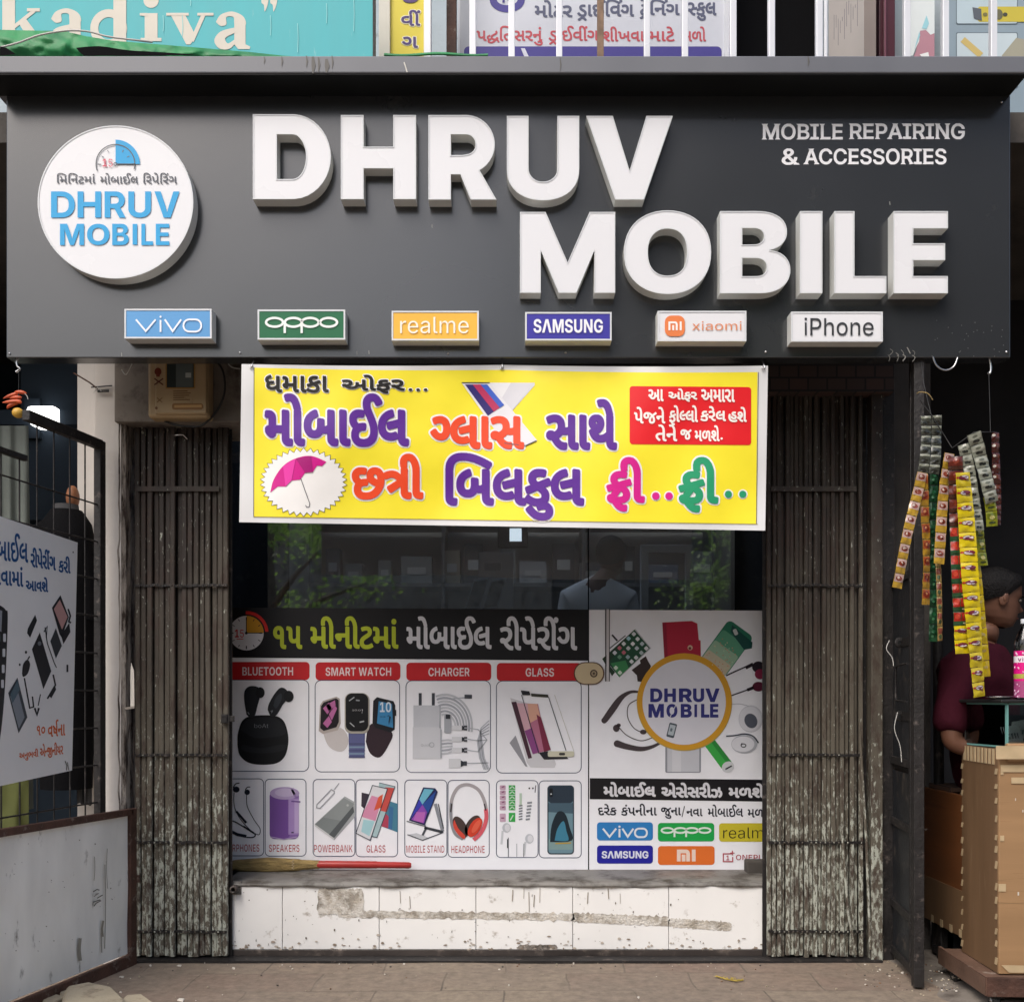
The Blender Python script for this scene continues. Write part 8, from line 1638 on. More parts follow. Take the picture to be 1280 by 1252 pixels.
def aa(x, y):
    pr.poly(spline([(x+2, y+12), (x+8, y+3), (x+22, y-1), (x+36, y+5), (x+39, y+16), (x+26, y+16), (x+24, y+6), (x+15, y+6), (x+15, y+15), (x+8, y+17), (x+2, y+12)], 5), CR, 1)
    pr.poly([(x+25, y+8), (x+39, y+12), (x+39, y+40), (x+45, y+43), (x+44, y+46), (x+30, y+46), (x+25, y+40)], CR, 1.2)
    pr.poly(spline([(x+26, y+19), (x+8, y+24), (x, y+35), (x+6, y+45), (x+18, y+46), (x+26, y+39), (x+26, y+34), (x+17, y+39), (x+14, y+32), (x+26, y+25), (x+26, y+19)], 5), CR, 1.4)
aa(62, 12); aa(268, 16)
pr.ring(136, 36, 23, 24, 10, CR, 1); pr.poly([(142, -50), (158, -50), (158, 56), (142, 56)], CR, 1.6); pr.poly([(138, -20), (144, -20), (144, -15), (138, -17)], CR, 1)
st_(181, 197, 17, 51); pr.poly([(175, 17), (184, 17), (184, 21), (175, 20)], CR, 1.5); pr.ell(189, 1, 9.5, 9.5, CR, 1)
pr.poly([(213, 18), (231, 18), (245, 46), (238, 56), (233, 56)], CR, 1); pr.line([(240, 52), (255, 18)], 5, CR, 1.3); pr.line([(208, 18.5), (236, 18.5)], 3.4, CR, 1.5); pr.line([(247, 18.5), (267, 18.5)], 3.4, CR, 1.5)
for x in (327, 338): pr.poly(spline([(x, -4), (x+8, -5), (x+8, 5), (x+4, 15), (x+3, 7), (x, 4), (x, -4)], 4), CR, 1)
pr.build('painted_lettering', tb)
pr = Pr(tf)
for x, y0, y1 in ((338, 20, 45), (442, -5, 40), (238, 0, 8), (204, 20, 40), (228, 20, 46), (408, 5, 30), (372, 30, 66)): pr.line(spline([(x, y0), (x+.8, (y0+y1)/2), (x+.2, y1)], 4), .8, '#8fd4d4', 2)
pr.build('paint_drips', tb)
# tarpaulin stuffed between board and canopy
mb = MB()
top = [(-40, 36), (0, 37.5), (45, 38.5), (80, 39), (105, 45), (140, 51), (190, 55), (250, 60), (310, 65), (356, 70), (372, 71)]
def ty(x):
    for (a, b), (c, d) in zip(top, top[1:]):
        if a <= x <= c: return b+(d-b)*(x-a)/(c-a)
    return 70
def tarp(u, v):
    x = -40+410*u; y0 = ty(x); y1 = 74; y = y0+(y1-y0)*v
    return P(x, y, 3.60-.035*math.sin(math.pi*min(1, v*.9))*(1-.5*u)+.014*noise.noise((x*.06, y*.12, 1))+.006*noise.noise((x*.2, y*.2, 5)))
mb.grid(tarp, 110, 12, 'tarp_green', True)
pr = Pr(lambda x, y, l=0: P(x, y, 3.545-l*.002)); tp_ = mb.build('green_tarpaulin')
pr.poly(spline([(95, 60), (125, 58), (160, 63), (210, 66), (240, 69), (120, 70), (104, 69), (95, 60)], 4), 'black_void', 1); pr.poly([(0, 58), (8, 60), (20, 68), (0, 70)], 'black_void', 1); pr.build('painted_hollow', tp_)  # black patches drawn for the dark hollows under the tarpaulin
tag(tp_, 'crumpled green tarpaulin tucked between teal board and sign canopy', 'tarpaulin')
mb = MB(); mb.tube(spline3([P(-10, 62, 3.56), P(22, 54, 3.55), P(50, 44, 3.54), P(85, 38.5, 3.53), P(112, 40, 3.53), P(135, 46, 3.53), P(175, 51, 3.53), P(190, 53, 3.56)]), .0034, 'cable_white', 6); tag(mb.build('grey_cable'), 'grey cable lying over the green tarpaulin', 'cable')
mb = MB(); mb.grid(lambda u, v: P(480+130*u, 66.5+4*v+1.2*math.sin(u*9), 3.6-.02*math.sin(math.pi*v)), 30, 3, 'tarp_green'); tag(mb.build('green_netting_edge'), 'thin strip of green sheet behind the canopy edge under the yellow sign', 'sheet')
# yellow vertical sign
yf = front(4.0, .0012); ys = thing('yellow_sign', 'tall yellow sign with purple Gujarati letters one under another', 'sign', yf(510, 60))
mb = MB(); a, b = yf(488, 84), yf(530, -80); mb.box((a.x, 4.0, 3.2), (b.x, 4.03, b.z), '#dcc93e'); mb.build('sign_face', ys)
mb = MB(); a2, b2 = yf(474, 84), yf(539, -80); mb.box((a2.x, 3.985, 3.2), (a.x, 4.04, b.z), 'cream_paint'); mb.box((b.x, 3.985, 3.2), (b2.x, 4.04, b.z), 'rail_white'); mb.build('frame', ys, .002)
pr = Pr(yf)
pr.text('ઇ', 502, -18, 523, 3.5, '#4c2f6d', 2, 'g', .8)
for h_, c_, l in ((1.6, '#ece4c4', 1), (.5, '#43306f', 2)): pr.text('વીં', 502, 13.5, 525, 32.5, c_, l, 'g', h_); pr.text('ગ', 503, 47, 522, 60, c_, l, 'g', h_)
pr.build('lettering', ys)
mb = MB(); mb.box((P(558, 0, 4.1).x, 4.1, 3.2), (P(570.5, 0, 4.1).x, 4.14, 4.4), 'rust_frame'); tag(mb.build('rusty_post', None, .003), 'rusty speckled post between yellow sign and driving school board', 'post')
# driving school board
df = front(4.25, .0012); ds = thing('driving_school_board', 'white driving school board with grey and red Gujarati lines behind the railing', 'sign board', df(740, 60))
mb = MB(); a, b = df(572, 90), df(905, -90); mb.box((a.x, 4.25, 3.2), (b.x, 4.275, b.z), '#d2d5de'); mb.build('board', ds)
mb = MB(); mb.box((b.x, 4.24, 3.2), (b.x+.02, 4.28, b.z), 'rail_white'); mb.build('frame', ds)
pr = Pr(df); VI = '#4a4390'
pr.ring(634, 0, 22, 16, 9, VI, 1); pr.text('N', 628, -8, 640, 4, VI, 2, 'b'); pr.rect(575, -40, 592, 90, '#b9bcc4', .5)
pr.rrect(580, 58.5, 902, 110, 6, VI, 1); pr.poly([(651, 61), (656, 61), (664, 78), (658, 78)], '#d9dae6', 2)
pr.build('emblem_and_band', ds)
pr = Pr(df)
for t, x0, y0, x1, y1 in (('મોટર', 669, 1, 715, 22), ('ડ્રાઈવિંગ', 722, 0, 792, 26), ('ટ્રેનિંગ', 800, 0, 849, 24), ('સ્કુલ', 860, 4, 895, 26)): pr.text(t, x0, y0, x1, y1, '#5c6078', 1, 'g', .65)
for t, x0, y0, x1, y1 in (('પદ્ધતિસરનું', 596, 33, 678, 57), ('ડ્રાઈવીંગ', 686, 33, 748, 56), ('શીખવા', 754, 34, 805, 52), ('માટે', 812, 34, 843, 52), ('મળો', 855, 34, 882, 52)): pr.text(t, x0, y0, x1, y1, '#c4525c', 1, 'g', .45)
pr.build('lettering', ds)
# railing
rl = thing('balcony_railing', 'white painted balcony railing of upright bars above the sign', 'railing', P(900, 70, 3.80))
for i, (x, w, m_) in enumerate(((591, 8, 'rail_white'), (639.5, 8, 'rail_white'), (699, 7.5, 'rail_white'), (750.5, 8, 'rail_rusty'), (808.5, 7.5, 'rail_white'), (856, 7.5, 'rail_white'), (916, 8, 'rail_white'), (964, 8, 'rail_white'), (1023.5, 8, 'rail_white'), (1032, 4, 'rail_white'), (1133, 8, 'rail_white'), (1181, 8, 'rail_white'), (1241, 8, 'rail_white'))):
    c = P(x, 0, 3.80); rr = w/F*3.8/2; mb = MB(); mb.box((c.x-rr, 3.80-rr, 3.2), (c.x+rr, 3.80+rr, 4.22), m_); o = mb.build('bar', rl, .002)
    if m_ == 'rail_rusty': o['label'] = 'rusty brown bar of the railing'
mb = MB(); mb.box((P(575, 0, 3.8).x, 3.78, 4.22), (P(1300, 0, 3.8).x, 3.82, 4.26), 'rail_white'); mb.build('top_rail', rl, .003)
# door leaf and frames by the dark doorway
mb = MB(); a, b = P(1042, 0, 4.45), P(1078, 0, 4.30); mb.mesh([(a.x, 4.52, 3.2), (b.x, 4.28, 3.2), (b.x, 4.28, 4.6), (a.x, 4.52, 4.6)], [(0, 1, 2, 3)], '#b9b2ad'); mb.box((b.x, 4.28, 3.2), (b.x+.05, 4.31, 4.6), '#8d827c')
pa = MB()
for k in range(12): u = .15+.06*k; x = a.x+(b.x-a.x)*u; y = 4.52-.24*u; pa.mesh([(x, y-.003, 3.92+.05*math.sin(k*2.1)), (x+.008, y-.011, 3.93+.05*math.sin(k*2.1)), (x+.008, y-.011, 4.02+.03*math.sin(k)), (x, y-.003, 4.0+.03*math.cos(k))], [(0, 1, 2, 3)], '#5b5560')
o = mb.build('side_board'); tag(o, 'narrow pale board seen edge on beside the dark doorway', 'board'); pa.build('faded_print', o)
mb = MB(); mb.box((P(1099, 0, 4.35).x, 4.35, 3.2), (P(1119, 0, 4.35).x, 4.40, 4.6), '#4d1f2c'); mb.box((P(1104, 0, 4.34).x, 4.335, 3.2), (P(1108, 0, 4.34).x, 4.35, 4.6), '#7a4a58'); mb.box((P(1090, 0, 4.4).x, 4.39, 3.2), (P(1099, 0, 4.4).x, 4.43, 4.6), 'cable_black'); tag(mb.build('maroon_door_frame', None, .003), 'dark maroon wooden door frame at the upper doorway', 'door frame')
# torn poster and torch poster on the right
pf_ = front(4.44, .0012); pr = Pr(pf_)
pr.poly([(1137, -40), (1168, -40), (1168, 42), (1163, 44), (1157, 38), (1150, 39), (1149, 52), (1144, 62), (1141, 70), (1138, 70)], '#dfe6e6', 1); pr.poly([(1149, 39), (1157, 38), (1163, 43), (1168, 42), (1168, 80), (1138, 80), (1145, 64)], '#b88894', .5); pr.poly([(1152, 36), (1158, 20), (1161, 30), (1158, 37)], '#9fd3dd', 2); pr.poly([(1143, 62), (1150, 45), (1149, 40), (1146, 50)], '#9fd3dd', 2); pr.poly([(1149, 69), (1160, 66), (1161, 72), (1154, 74)], '#eef0ee', 3)
tag(pr.build('torn_poster'), 'torn white and pink poster on the upper wall between two railing bars', 'poster')
tf2 = front(4.42, .0012); pr = Pr(tf2)
pr.rect(1186, -60, 1330, 100, '#8fa0ab', 0); pr.rrect(1195, -50, 1272, 31, 2, '#5c6b74', 1); pr.rrect(1195.8, -50, 1271, 30, 2, '#b9cbd3', 1.5); pr.rrect(1195, 41, 1272, 110, 2, '#5c6b74', 1); pr.rrect(1195.8, 42, 1271, 110, 2, '#c4d2d8', 1.5)
pr.rrect(1222, 9, 1300, 28, 3, '#c9b947', 2); pr.poly([(1215, 10), (1226, 12), (1227, 27), (1217, 24)], '#5d636b', 3); pr.ell(1248, 19, 5, 6.5, '#6c6a52', 3); pr.ell(1256, 19, 3, 2.5, '#4d4c40', 3, 10); pr.ell(1231, 19, 3, 2.5, '#7c7748', 3, 10)
pr.line([(1203, 50), (1226, 70)], 8, '#cdb672', 2); pr.poly([(1252, 70), (1270, 48), (1290, 52), (1290, 80), (1252, 80)], '#a3a08e', 2)
mb = MB(); a, b = tf2(1186, 100), tf2(1330, -60); mb.box((a.x, 4.421, 3.2), (b.x, 4.43, b.z), '#8fa0ab')
to = mb.build('torch_poster'); pr.build('torch_picture', to); tag(to, 'grey blue poster with pictures of yellow torches behind the railing', 'poster')

# ------------------------------------------------------------------ people
def skin_mesh(verts, edges, radii, mat, sub=2, root=0):
    me = bpy.data.meshes.new('tmp'); me.from_pydata([tuple(v) for v in verts], edges, [])
    o = bpy.data.objects.new('tmp', me); COL.objects.link(o); o.modifiers.new('s', 'SKIN'); sm = o.modifiers.new('u', 'SUBSURF'); sm.levels = sub; sm.render_levels = sub
    for i, r_ in enumerate(radii):
        sv = me.skin_vertices[0].data[i]; sv.radius = r_ if isinstance(r_, tuple) else (r_, r_); sv.use_root = i == root
    dg = bpy.context.evaluated_depsgraph_get(); ev = o.evaluated_get(dg); m2 = ev.to_mesh()
    V = [v.co.copy() for v in m2.vertices]; Fc = [tuple(p.vertices) for p in m2.polygons]
    ev.to_mesh_clear(); bpy.data.objects.remove(o); bpy.data.meshes.remove(me)
    mb = MB(); mb.mesh(V, Fc, mat, True); return mb
def rumple(mb, a, f):
    out = []
    for v in mb.v:
        p = Vector(v); n = noise.noise_vector(Vector((p.x*f, p.y*f, p.z*f*.7))); m = noise.noise_vector(Vector((p.x*f*2.7, p.y*f*2.7, p.z*f*1.6)))
        out.append(tuple(p+n*a+m*a*.4))
    mb.v = out; return mb
def head_fn(c, yaw, pitch, h=.225, grow=0):
    """surface of a head: t height 0 chin .. 1 crown, a angle around (0 = nose)"""
    rot = Matrix.Rotation(yaw, 3, 'Z') @ Matrix.Rotation(pitch, 3, 'Y')
    prof = [(0, .052, -.012, .028), (.06, .080, -.030, .046), (.16, .088, -.058, .058), (.27, .090, -.074, .064), (.40, .090, -.088, .070), (.50, .088, -.096, .073), (.60, .092, -.100, .075), (.72, .088, -.100, .075), (.84, .070, -.090, .066), (.93, .045, -.064, .048), (1, .0, -.012, .004)]
    def f(t, a):
        for p, q_ in zip(prof, prof[1:]):
            if p[0] <= t <= q_[0]: k = (t-p[0])/(q_[0]-p[0]); break
        k = k*k*(3-2*k)*.5+k*.5
        fx, bx, w = [p[i]+(q_[i]-p[i])*k for i in (1, 2, 3)]
        cx, rx = (fx+bx)/2, (fx-bx)/2
        x = cx+rx*math.cos(a); y = w*math.sin(a)
        aa_ = (a+math.pi) % (2*math.pi)-math.pi; g = lambda m_, s_: math.exp(-((aa_-m_)/s_)**2)
        gt = lambda m_, s_: math.exp(-((t-m_)/s_)**2)
        if not grow:
            x += .024*g(0, .16)*gt(.345, .05)+.012*g(0, .14)*gt(.43, .07)+.006*g(0, .3)*gt(.225, .03)+.005*g(0, .3)*gt(.165, .025)-.004*g(0, .35)*gt(.195, .012)+.005*g(0, .3)*gt(.06, .05)
            x -= .010*(g(.42, .2)+g(-.42, .2))*gt(.48, .05); x += .005*(g(.4, .3)+g(-.4, .3))*gt(.56, .035)
        v = Vector((x, y, (t-.45)*h)); v = v*(1+grow); return Vector(c)+rot @ v
    return f, rot
def add_head(mb, c, yaw, pitch, mat='skin', nu=40, nv=34):
    f, rot = head_fn(c, yaw, pitch); mb.grid(lambda u, v: f(v, 2*math.pi*u), nu, nv, mat)
    for s_ in (1, -1):
        mb.ell(Vector(c)+rot @ Vector((-.008, s_*.076, .0)), (.018, .008, .030), mat, 12, 8, rot @ Matrix.Rotation(s_*.35, 3, 'Z')); mb.ell(Vector(c)+rot @ Vector((-.005, s_*.083, .002)), (.009, .004, .017), 'cloth_maroon' if False else mat, 10, 6, rot)
        mb.ell(Vector(c)+rot @ Vector((.079, s_*.031, .007)), (.008, .012, .007), '#5e554f', 10, 6, rot); mb.ell(Vector(c)+rot @ Vector((.0865, s_*.032, .007)), (.002, .005, .005), 'hair', 8, 5, rot)
        mb.ell(Vector(c)+rot @ Vector((.090, s_*.031, .026)), (.004, .018, .0035), 'hair', 10, 5, rot)
    mb.ell(Vector(c)+rot @ Vector((.090, 0, -.058)), (.007, .021, .0045), '#5a2a22', 10, 6, rot)
def hair_cap(c, yaw, pitch, front_t=.76, back_t=.30, grow=.05):
    f, rot = head_fn(c, yaw, pitch, grow=grow); mb = MB()
    def hf(u, v):
        a = 2*math.pi*u; k = (1+math.cos(a))/2; lo = back_t+(front_t-back_t)*(k**1.3)
        lo += .06*math.exp(-((k-.52)/.1)**2)*-1
        t = lo+(1-lo)*v; p = f(min(t, 1), a); return p+(p-Vector(c)).normalized()*(.010*math.sin(math.pi*min(1, v*1.2+.15))+.004*noise.noise((p.x*60, p.y*60, p.z*60)))
    mb.grid(hf, 44, 16, 'hair'); return mb
def hand_chain(V, E, Rr, wi, d, n, side, s_=1.0):
    """palm and five fingers from wrist vertex wi; d pointing direction, n across the palm"""
    d, n = d.normalized(), n.normalized(); w = V[wi]; up = d.cross(n)
    def add(p, r_, par): V.append(p); Rr.append(r_); E.append((par, len(V)-1)); return len(V)-1
    pm = add(w+d*.05*s_, .026*s_, wi)
    for k, (o_, L_) in enumerate(((-.030, .062), (-.010, .075), (.010, .070), (.029, .055))):
        a = add(w+d*.088*s_+n*o_*s_, .0095*s_, pm); b = add(w+d*(.088+L_*.5)*s_+n*o_*1.1*s_-up*.008*side, .0085*s_, a); add(w+d*(.088+L_*.88)*s_+n*o_*1.1*s_-up*.028*side, .0075*s_, b)
    a = add(w+d*.045*s_-n*.038*s_, .011*s_, pm); add(w+d*.080*s_-n*.055*s_-up*.012*side, .009*s_, a)

# man in a maroon shirt behind the counter, in profile
KM = thing('person', 'young man in a dark maroon shirt behind the kiosk counter, seen in profile', 'person', P(1225, 1000, 4.0))
D = 3.95; hc = P(1244, 750, D)
V = [P(1236, 1010, D), P(1230, 930, D), P(1226, 868, D), P(1226, 822, D), P(1230, 800, D), P(1237, 775, D)]; Rr = [(.115, .115), (.11, .11), (.118, .118), (.095, .095), (.052, .052), (.050, .050)]; E = [(i, i+1) for i in range(5)]
V += [P(1204, 838, D-.13), P(1190, 895, D-.17), P(1190, 930, D-.18), P(1215, 936, D-.20), P(1240, 932, D-.22)]; Rr += [.060, .050, .043, .036, .027]; E += [(3, 6), (6, 7), (7, 8), (8, 9), (9, 10)]
hand_chain(V, E, Rr, 10, Vector((1, -.1, .05)), Vector((0, 1, 0)), 1)
k0 = len(V); V += [P(1236, 838, D+.15), P(1250, 890, D+.2), P(1262, 935, D+.2), P(1290, 930, D+.1), P(1310, 926, D+.02)]; Rr += [.060, .050, .043, .036, .027]; E += [(3, k0)]+[(k0+i, k0+i+1) for i in range(4)]
hand_chain(V, E, Rr, k0+4, Vector((1, -.3, .05)), Vector((0, 1, 0)), 1)
V += [P(1256, 1055, D-.09), P(1285, 1078, D-.1), P(1285, 1200, D-.1)]; Rr += [.085, .065, .045]; k1 = len(V)-3; E += [(0, k1), (k1, k1+1), (k1+1, k1+2)]
V += [P(1256, 1055, D+.09), P(1285, 1078, D+.1), P(1285, 1200, D+.1)]; Rr += [.085, .065, .045]; k1 = len(V)-3; E += [(0, k1), (k1, k1+1), (k1+1, k1+2)]
mb = skin_mesh(V, E, Rr, 'skin'); add_head(mb, hc, .05, .16); mb.build('body', KM)
hair_cap(hc, .05, .16, .80, .34).build('hair', KM)
Vs = V[:5]+V[6:8]+[V[7].lerp(V[8], .7)]+V[k0:k0+2]+[V[k0+1].lerp(V[k0+2], .7)]
rs_ = [(.134, .134), (.130, .130), (.144, .144), (.124, .124), (.064, .064)]+[.084, .070, .066, .088, .070, .066]
rumple(skin_mesh(Vs, [(0, 1), (1, 2), (2, 3), (3, 4), (3, 5), (5, 6), (6, 7), (3, 8), (8, 9), (9, 10)], rs_, 'cloth_maroon', 3), .011, 11).build('shirt', KM)
VT = [P(1236, 985, 3.95), P(1238, 1015, 3.95), P(1256, 1055, 3.86), P(1285, 1078, 3.85), P(1285, 1190, 3.85), P(1256, 1055, 4.04), P(1285, 1078, 4.05), P(1285, 1190, 4.05)]
skin_mesh(VT, [(0, 1), (1, 2), (2, 3), (3, 4), (1, 5), (5, 6), (6, 7)], [(.130, .135), (.130, .135), .105, .085, .07, .105, .085, .07], 'cloth_navy').build('trousers', KM)
# man in a white shirt inside the shop, back turned
WM = thing('person', 'dark haired man in a white shirt inside the shop, back turned, seen through the glass', 'person', P(745, 1000, 6.0))
D = 6.0; hc = P(764, 697, D)
V = [P(746, 960, D), P(746, 860, D), P(746, 780, D), P(748, 738, D), P(757, 722, D), P(763, 708, D)]; Rr = [(.15, .11), (.14, .10), (.17, .11), (.13, .09), (.06, .055), (.055, .055)]; E = [(i, i+1) for i in range(5)]
for s_ in (-1, 1):
    k0 = len(V); V += [P(748+s_*36, 748, D), P(748+s_*44, 812, D-.02), P(748+s_*38, 868, D+.15), P(748+s_*24, 880, D+.32)]; Rr += [.062, .052, .042, .03]; E += [(3, k0), (k0, k0+1), (k0+1, k0+2), (k0+2, k0+3)]
    hand_chain(V, E, Rr, k0+3, Vector((-s_*.3, 1, -.2)), Vector((1, 0, 0)), 1)
for s_ in (-1, 1):
    k0 = len(V); V += [P(746+s_*22, 1000, D), P(746+s_*24, 1080, D), P(746+s_*24, 1118, D)]; Rr += [.09, .065, .05]; E += [(0, k0), (k0, k0+1), (k0+1, k0+2)]
mb = skin_mesh(V, E, Rr, 'skin'); add_head(mb, hc, R(70), .1); mb.build('body', WM); hair_cap(hc, R(70), .1, .80, .22, .07).build('hair', WM)
Vs = V[:5]+V[6:8]+[V[7].lerp(V[8], .8)]; a_ = 6+4+11
Vs2 = V[:5]+[P(748-36, 748, D), P(748-44, 812, D-.02), P(748-40, 850, D+.1), P(748+36, 748, D), P(748+44, 812, D-.02), P(748+40, 850, D+.1)]
skin_mesh(Vs2, [(0, 1), (1, 2), (2, 3), (3, 4), (3, 5), (5, 6), (6, 7), (3, 8), (8, 9), (9, 10)], [(.17, .13), (.16, .125), (.185, .128), (.148, .108), (.070, .066), .076, .066, .06, .076, .066, .06], 'cloth_white').build('shirt', WM)

# ------------------------------------------------------------------ inside the shop
sh = thing('wall_shelves', 'grey shelving on the back wall inside the shop, seen through the window', 'shelves', (0, 6.8, 0))
for z in (.9, 1.35, 1.75, 2.15):
    mb = MB(); mb.box((-1.3, 6.55, z), (1.3, 6.88, z+.025), 'acp_edge'); mb.build('shelf', sh)
mb = MB()
for x in (-1.3, -.45, .45, 1.28): mb.box((x, 6.55, .1), (x+.02, 6.88, 2.5), 'acp_edge')
mb.build('upright', sh)
r3 = random.Random(11)
for z in (1.375, 1.775, 2.175):
    x = -1.2
    while x < 1.15:
        w = r3.uniform(.08, .2); h_ = r3.uniform(.12, .26); c_ = r3.choice(['#8f969c', '#6b7f9c', '#a59c8c', '#4d5a6c', '#b8bcc4', '#7c4f4a', '#3a3f48'])
        mb = MB(); mb.box((x, 6.60, z+.001), (x+w, 6.72, z+h_), c_); mb.box((x+w*.2, 6.596, z+h_*.35), (x+w*.8, 6.60, z+h_*.6), '#d0d3d8')
        tag(mb.build('goods_box'), 'small box of phone goods on the shelves inside the shop', 'box', 'boxes on the shop shelves'); x += w+r3.uniform(.02, .12)
mb = MB(); p, q_ = P(598, 745, 5.0), P(642, 690, 5.0); mb.box((p.x, 5.0, p.z-.3), (q_.x, 5.02, q_.z), '#c9cbd2'); mb.box((p.x+.03, 4.995, q_.z-.09), (q_.x-.06, 5.0, q_.z-.05), '#a3a7b2'); tag(mb.build('display_card', None, .002), 'pale upright display card behind the shop window', 'display card')
for x in (596, 618):
    mb = MB(); c = P(x, 742, 4.85); mb.obox(c, (.038, 0, .006), (0, .005, .001), (.022, .02, .075), '#8d939c'); mb.obox(c+Vector((0, -.0065, -.001)), (.033, 0, .005), (0, .001, 0), (.020, .018, .066), '#15181c'); tag(mb.build('leaning_tablet', None, .002), 'dark tablet leaning at a tilt behind the shop window', 'tablet', 'tablets behind the shop window')
mo = thing('monitor', 'lit computer monitor high up inside the shop', 'monitor', P(640, 672, 5.6))
mb = MB(); p, q_ = P(622, 684, 5.6), P(660, 652, 5.6); mb.box((p.x, 5.6, p.z), (q_.x, 5.64, q_.z), 'cable_black'); mb.build('case', mo, .004)
emit('screen_glow', (.75, .85, 1), .9); mb = MB(); p, q_ = P(637, 676, 5.59), P(652, 660, 5.59); mb.box((p.x, 5.595, p.z), (q_.x, 5.6, q_.z), 'screen_glow'); mb.build('screen', mo)
mb = MB()
for x in (806, 862): c = P(x, 0, 5.5); mb.box((c.x-.02, 5.5, 0), (c.x+.02, 5.54, P(0, 690, 5.5).z), 'rail_white')
c, c2 = P(806, 690, 5.5), P(862, 690, 5.5); mb.box((c.x-.02, 5.5, c.z), (c2.x+.02, 5.54, c.z+.04), 'rail_white'); tag(mb.build('inner_frame', None, .002), 'pale inner door frame inside the shop, right of the man in white', 'frame')
mb = MB(); mb.box((-1.45, 4.75, 0), (-.4, 5.2, .95), 'shop_inside'); mb.box((-1.45, 4.72, .95), (-.38, 5.22, .98), 'cable_black'); tag(mb.build('shop_desk', None, .003), 'grey desk inside the shop behind the window sticker', 'desk')

# ------------------------------------------------------------------ litter on the paving
def slabst(pts, h_, label, name='broken_slab', mat='slab_stone', tilt=.0):
    mb = MB(); base = [Vector((p[0]/1, p[1], 0)) for p in pts]; n = len(base); c = sum(base, Vector())/n
    top = [c+(b-c)*.9+Vector((0, 0, h_+tilt*(b.x-c.x)+.004*noise.noise((b.x*40, b.y*40, 1)))) for b in base]; bt_ = [c+(b-c)*1.0+Vector((0, 0, -.003)) for b in base]; md = [c+(b-c)*1.02+Vector((0, 0, (t.z)*.7)) for b, t in zip(base, top)]
    mb.face(top, mat)
    for i in range(n): j = (i+1) % n; mb.face([bt_[i], bt_[j], md[j], md[i]], mat); mb.face([md[i], md[j], top[j], top[i]], mat)
    return tag(mb.build(name), label, 'stone slab' if name == 'broken_slab' else 'scrap', None)
def gp_(px, py): d = EYE*F/(py-HZ); return ((px-640)/F*d, d)
slabst([gp_(x, y) for x, y in ((78, 1262), (84, 1246), (110, 1240), (140, 1245), (158, 1262), (140, 1290), (90, 1290))], .040, 'largest broken pale stone slab on the paving by the low panel', tilt=-.03)
slabst([gp_(x, y) for x, y in ((146, 1264), (158, 1250), (176, 1249), (200, 1266), (180, 1285))], .024, 'flat broken stone slab right of the largest slab')
slabst([gp_(x, y) for x, y in ((74, 1244), (92, 1239), (100, 1246), (80, 1254))], .016, 'small wedge of broken stone behind the largest slab')
slabst([gp_(x, y) for x, y in ((50, 1252), (70, 1247), (82, 1250), (60, 1260))], .014, 'small broken stone nearest to the rusty panel frame')
for k, (x, y, w, h_) in enumerate(((152, 1221, 6, 1.5), (188, 1207, 3, 1.5), (224, 1207, 6, 1.6), (243, 1202, 5, 2.2), (255, 1203, 4, 1.2), (292, 1210, 4, 1.6), (226, 1250, 9, 4), (151, 1240, 3, 1), (505, 1205, 3, 1.2), (717, 1204, 2, 2), (798, 1247, 3, 2.2), (636, 1232, 2, 1), (1100, 1212, 3, 2), (1128, 1216, 4, 2), (1112, 1220, 3, 1.4))):
    slabst([gp_(x-w/2, y), gp_(x-w*.2, y-h_/2), gp_(x+w/2, y-h_*.3), gp_(x+w*.3, y+h_/2)], .004, ['tiny pale paper scrap on the paving', 'tiny pale paper scrap on the paving'][0], 'paper_scrap', 'paper_bit')['group'] = 'paper scraps on the paving'
mb = MB(); tw = [gp_(895, 1222), gp_(908, 1226), gp_(920, 1228), gp_(929, 1227)]; mb.tube([Vector((x, y, .008)) for x, y in tw], .0028, 'leaf_yellow', 5)
for i in range(22):
    t = i/21; a, b = tw[min(2, int(t*3))], tw[min(3, int(t*3)+1)]; f = t*3-int(t*3); p = Vector((a[0]+(b[0]-a[0])*f, a[1]+(b[1]-a[1])*f, .008)); d = Vector((r3.uniform(-1, 1), r3.uniform(-1, 1), r3.uniform(0, .5))).normalized()*.018; s_ = d.cross(Vector((0, 0, 1))).normalized()*.003
    mb.mesh([p, p+d*.5+s_, p+d, p+d*.5-s_], [(0, 1, 2, 3)], 'leaf_yellow')
tag(mb.build('dry_twig'), 'dry yellow twig lying on the paving in front of the right gate', 'twig')
mb = MB()
for i in range(260):
    px_, py_ = r3.choice([(r3.uniform(1080, 1150), r3.uniform(1196, 1240)), (r3.uniform(170, 960), r3.gauss(1206, 4)), (r3.uniform(100, 1150), r3.uniform(1205, 1251)), (r3.uniform(1150, 1200), r3.uniform(1215, 1250))])
    if py_ < 1197: continue
    x, y = gp_(px_, py_); s_ = r3.uniform(.0015, .005); mb.ell((x, y, s_*.5+(.03 if px_ > 1155 else 0)), (s_, s_*r3.uniform(.6, 1.2), s_*.6), r3.choice(['slab_stone', 'paper_bit', 'ply_edge', 'dark_concrete', 'slab_stone']), 5, 4)
struct(mb.build('grit'), 'grit and crumbs scattered over the paving', 'grit', 'stuff')

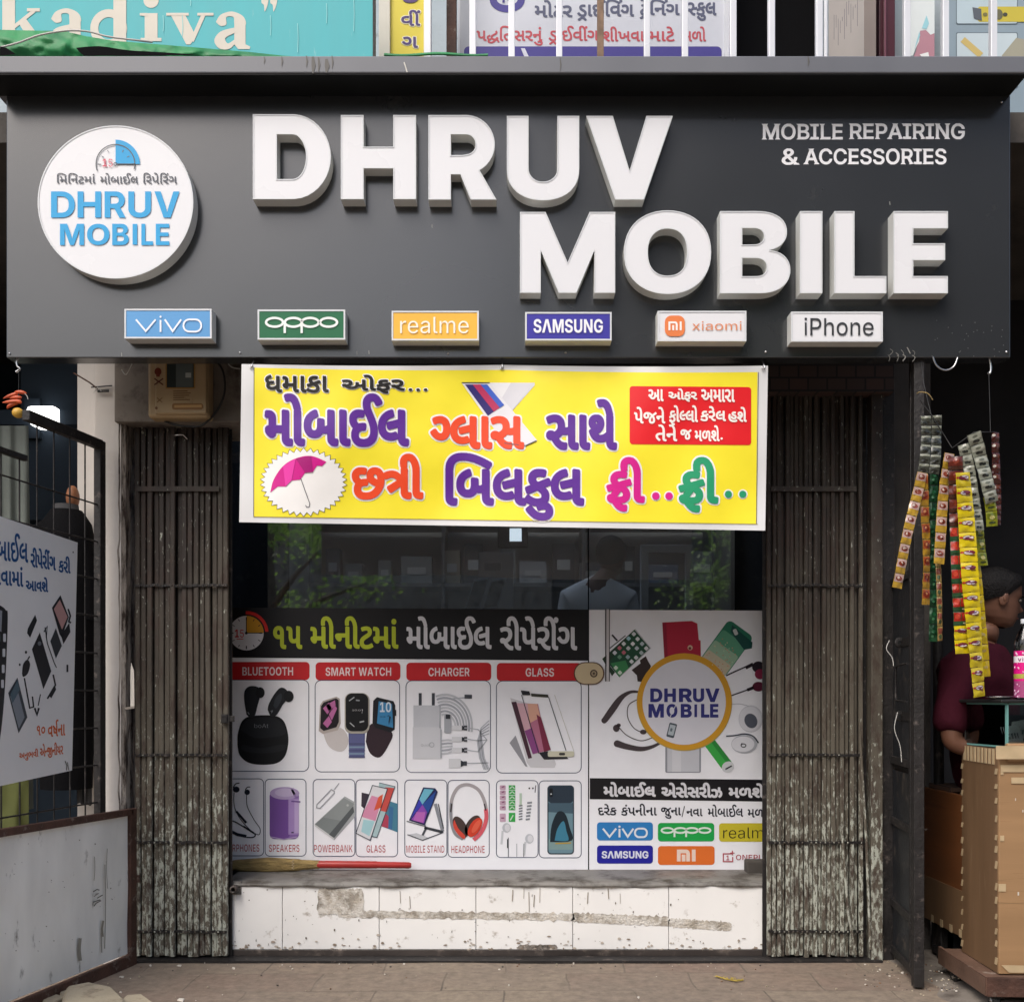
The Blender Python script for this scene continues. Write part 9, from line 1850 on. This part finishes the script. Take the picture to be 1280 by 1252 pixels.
# ------------------------------------------------------------------ across the street: what the window reflects
ob = thing('street_building', 'plain grey beige building across the street, out of view, dimming what the window mirrors', 'building', (0, -17, 0))
mb = MB(); mb.box((-18, -18, 0), (1, -17, 7.2), 'concrete'); mb.box((1.0, -18.5, 0), (22, -17.2, 16), 'dark_concrete'); mb.build('wall', ob)  # added to block low sky; taller right block darkens the sign's reflections
mb = MB()
for i in range(9): mb.box((-16+3.5*i, -16.99, 1.0), (-14.2+3.5*i, -16.95, 2.6), 'black_void')
mb.build('window', ob)
def tree(x, y, h_, rad, seed, label):
    r = random.Random(seed); t = thing('street_tree', label, 'tree', (x, y, 0), 'street trees mirrored in the window')
    mb = MB(); mb.tube([(x, y, -.05), (x+.05, y, h_*.25), (x-.04, y+.05, h_*.5), (x, y, h_*.75)], [.2, .16, .12, .05], 'bark', 10)
    for k in range(7):
        a = k*.9; z = h_*(.35+.05*k); mb.tube([(x, y, z), (x+math.cos(a)*rad*.4, y+math.sin(a)*rad*.4, z+.5), (x+math.cos(a)*rad*.75, y+math.sin(a)*rad*.75, z+.8)], [.07, .045, .015], 'bark', 6)
    mb.build('trunk', t); mb = MB(); cl = []
    for k in range(26):
        a, e = r.uniform(0, 6.28), r.uniform(-.9, 1); q_ = r.uniform(.35, 1); cl.append((x+rad*q_*math.cos(a)*math.cos(e*1.2), y+rad*q_*math.sin(a)*math.cos(e*1.2), h_*.62+h_*.36*e*q_, r.uniform(.45, .9)))
    for k in range(5200):
        cx, cy, cz, cr = r.choice(cl); p = Vector((cx+r.gauss(0, cr*.45), cy+r.gauss(0, cr*.45), cz+r.gauss(0, cr*.4))); u = Vector((r.uniform(-1, 1), r.uniform(-1, 1), r.uniform(-1, 1))).normalized(); w = u.orthogonal().normalized(); s_ = r.uniform(.035, .08)
        mb.mesh([p-u*s_, p+w*s_*.5, p+u*s_, p-w*s_*.5], [(0, 1, 2, 3)], 'leaf_green')
    mb.build('crown', t)
tree(-4.2, -9.0, 6.4, 2.3, 1, 'bushy green street tree mirrored at the left of the window'); tree(4.6, -10.5, 8.2, 2.4, 2, 'bushy green street tree mirrored at the right of the window')
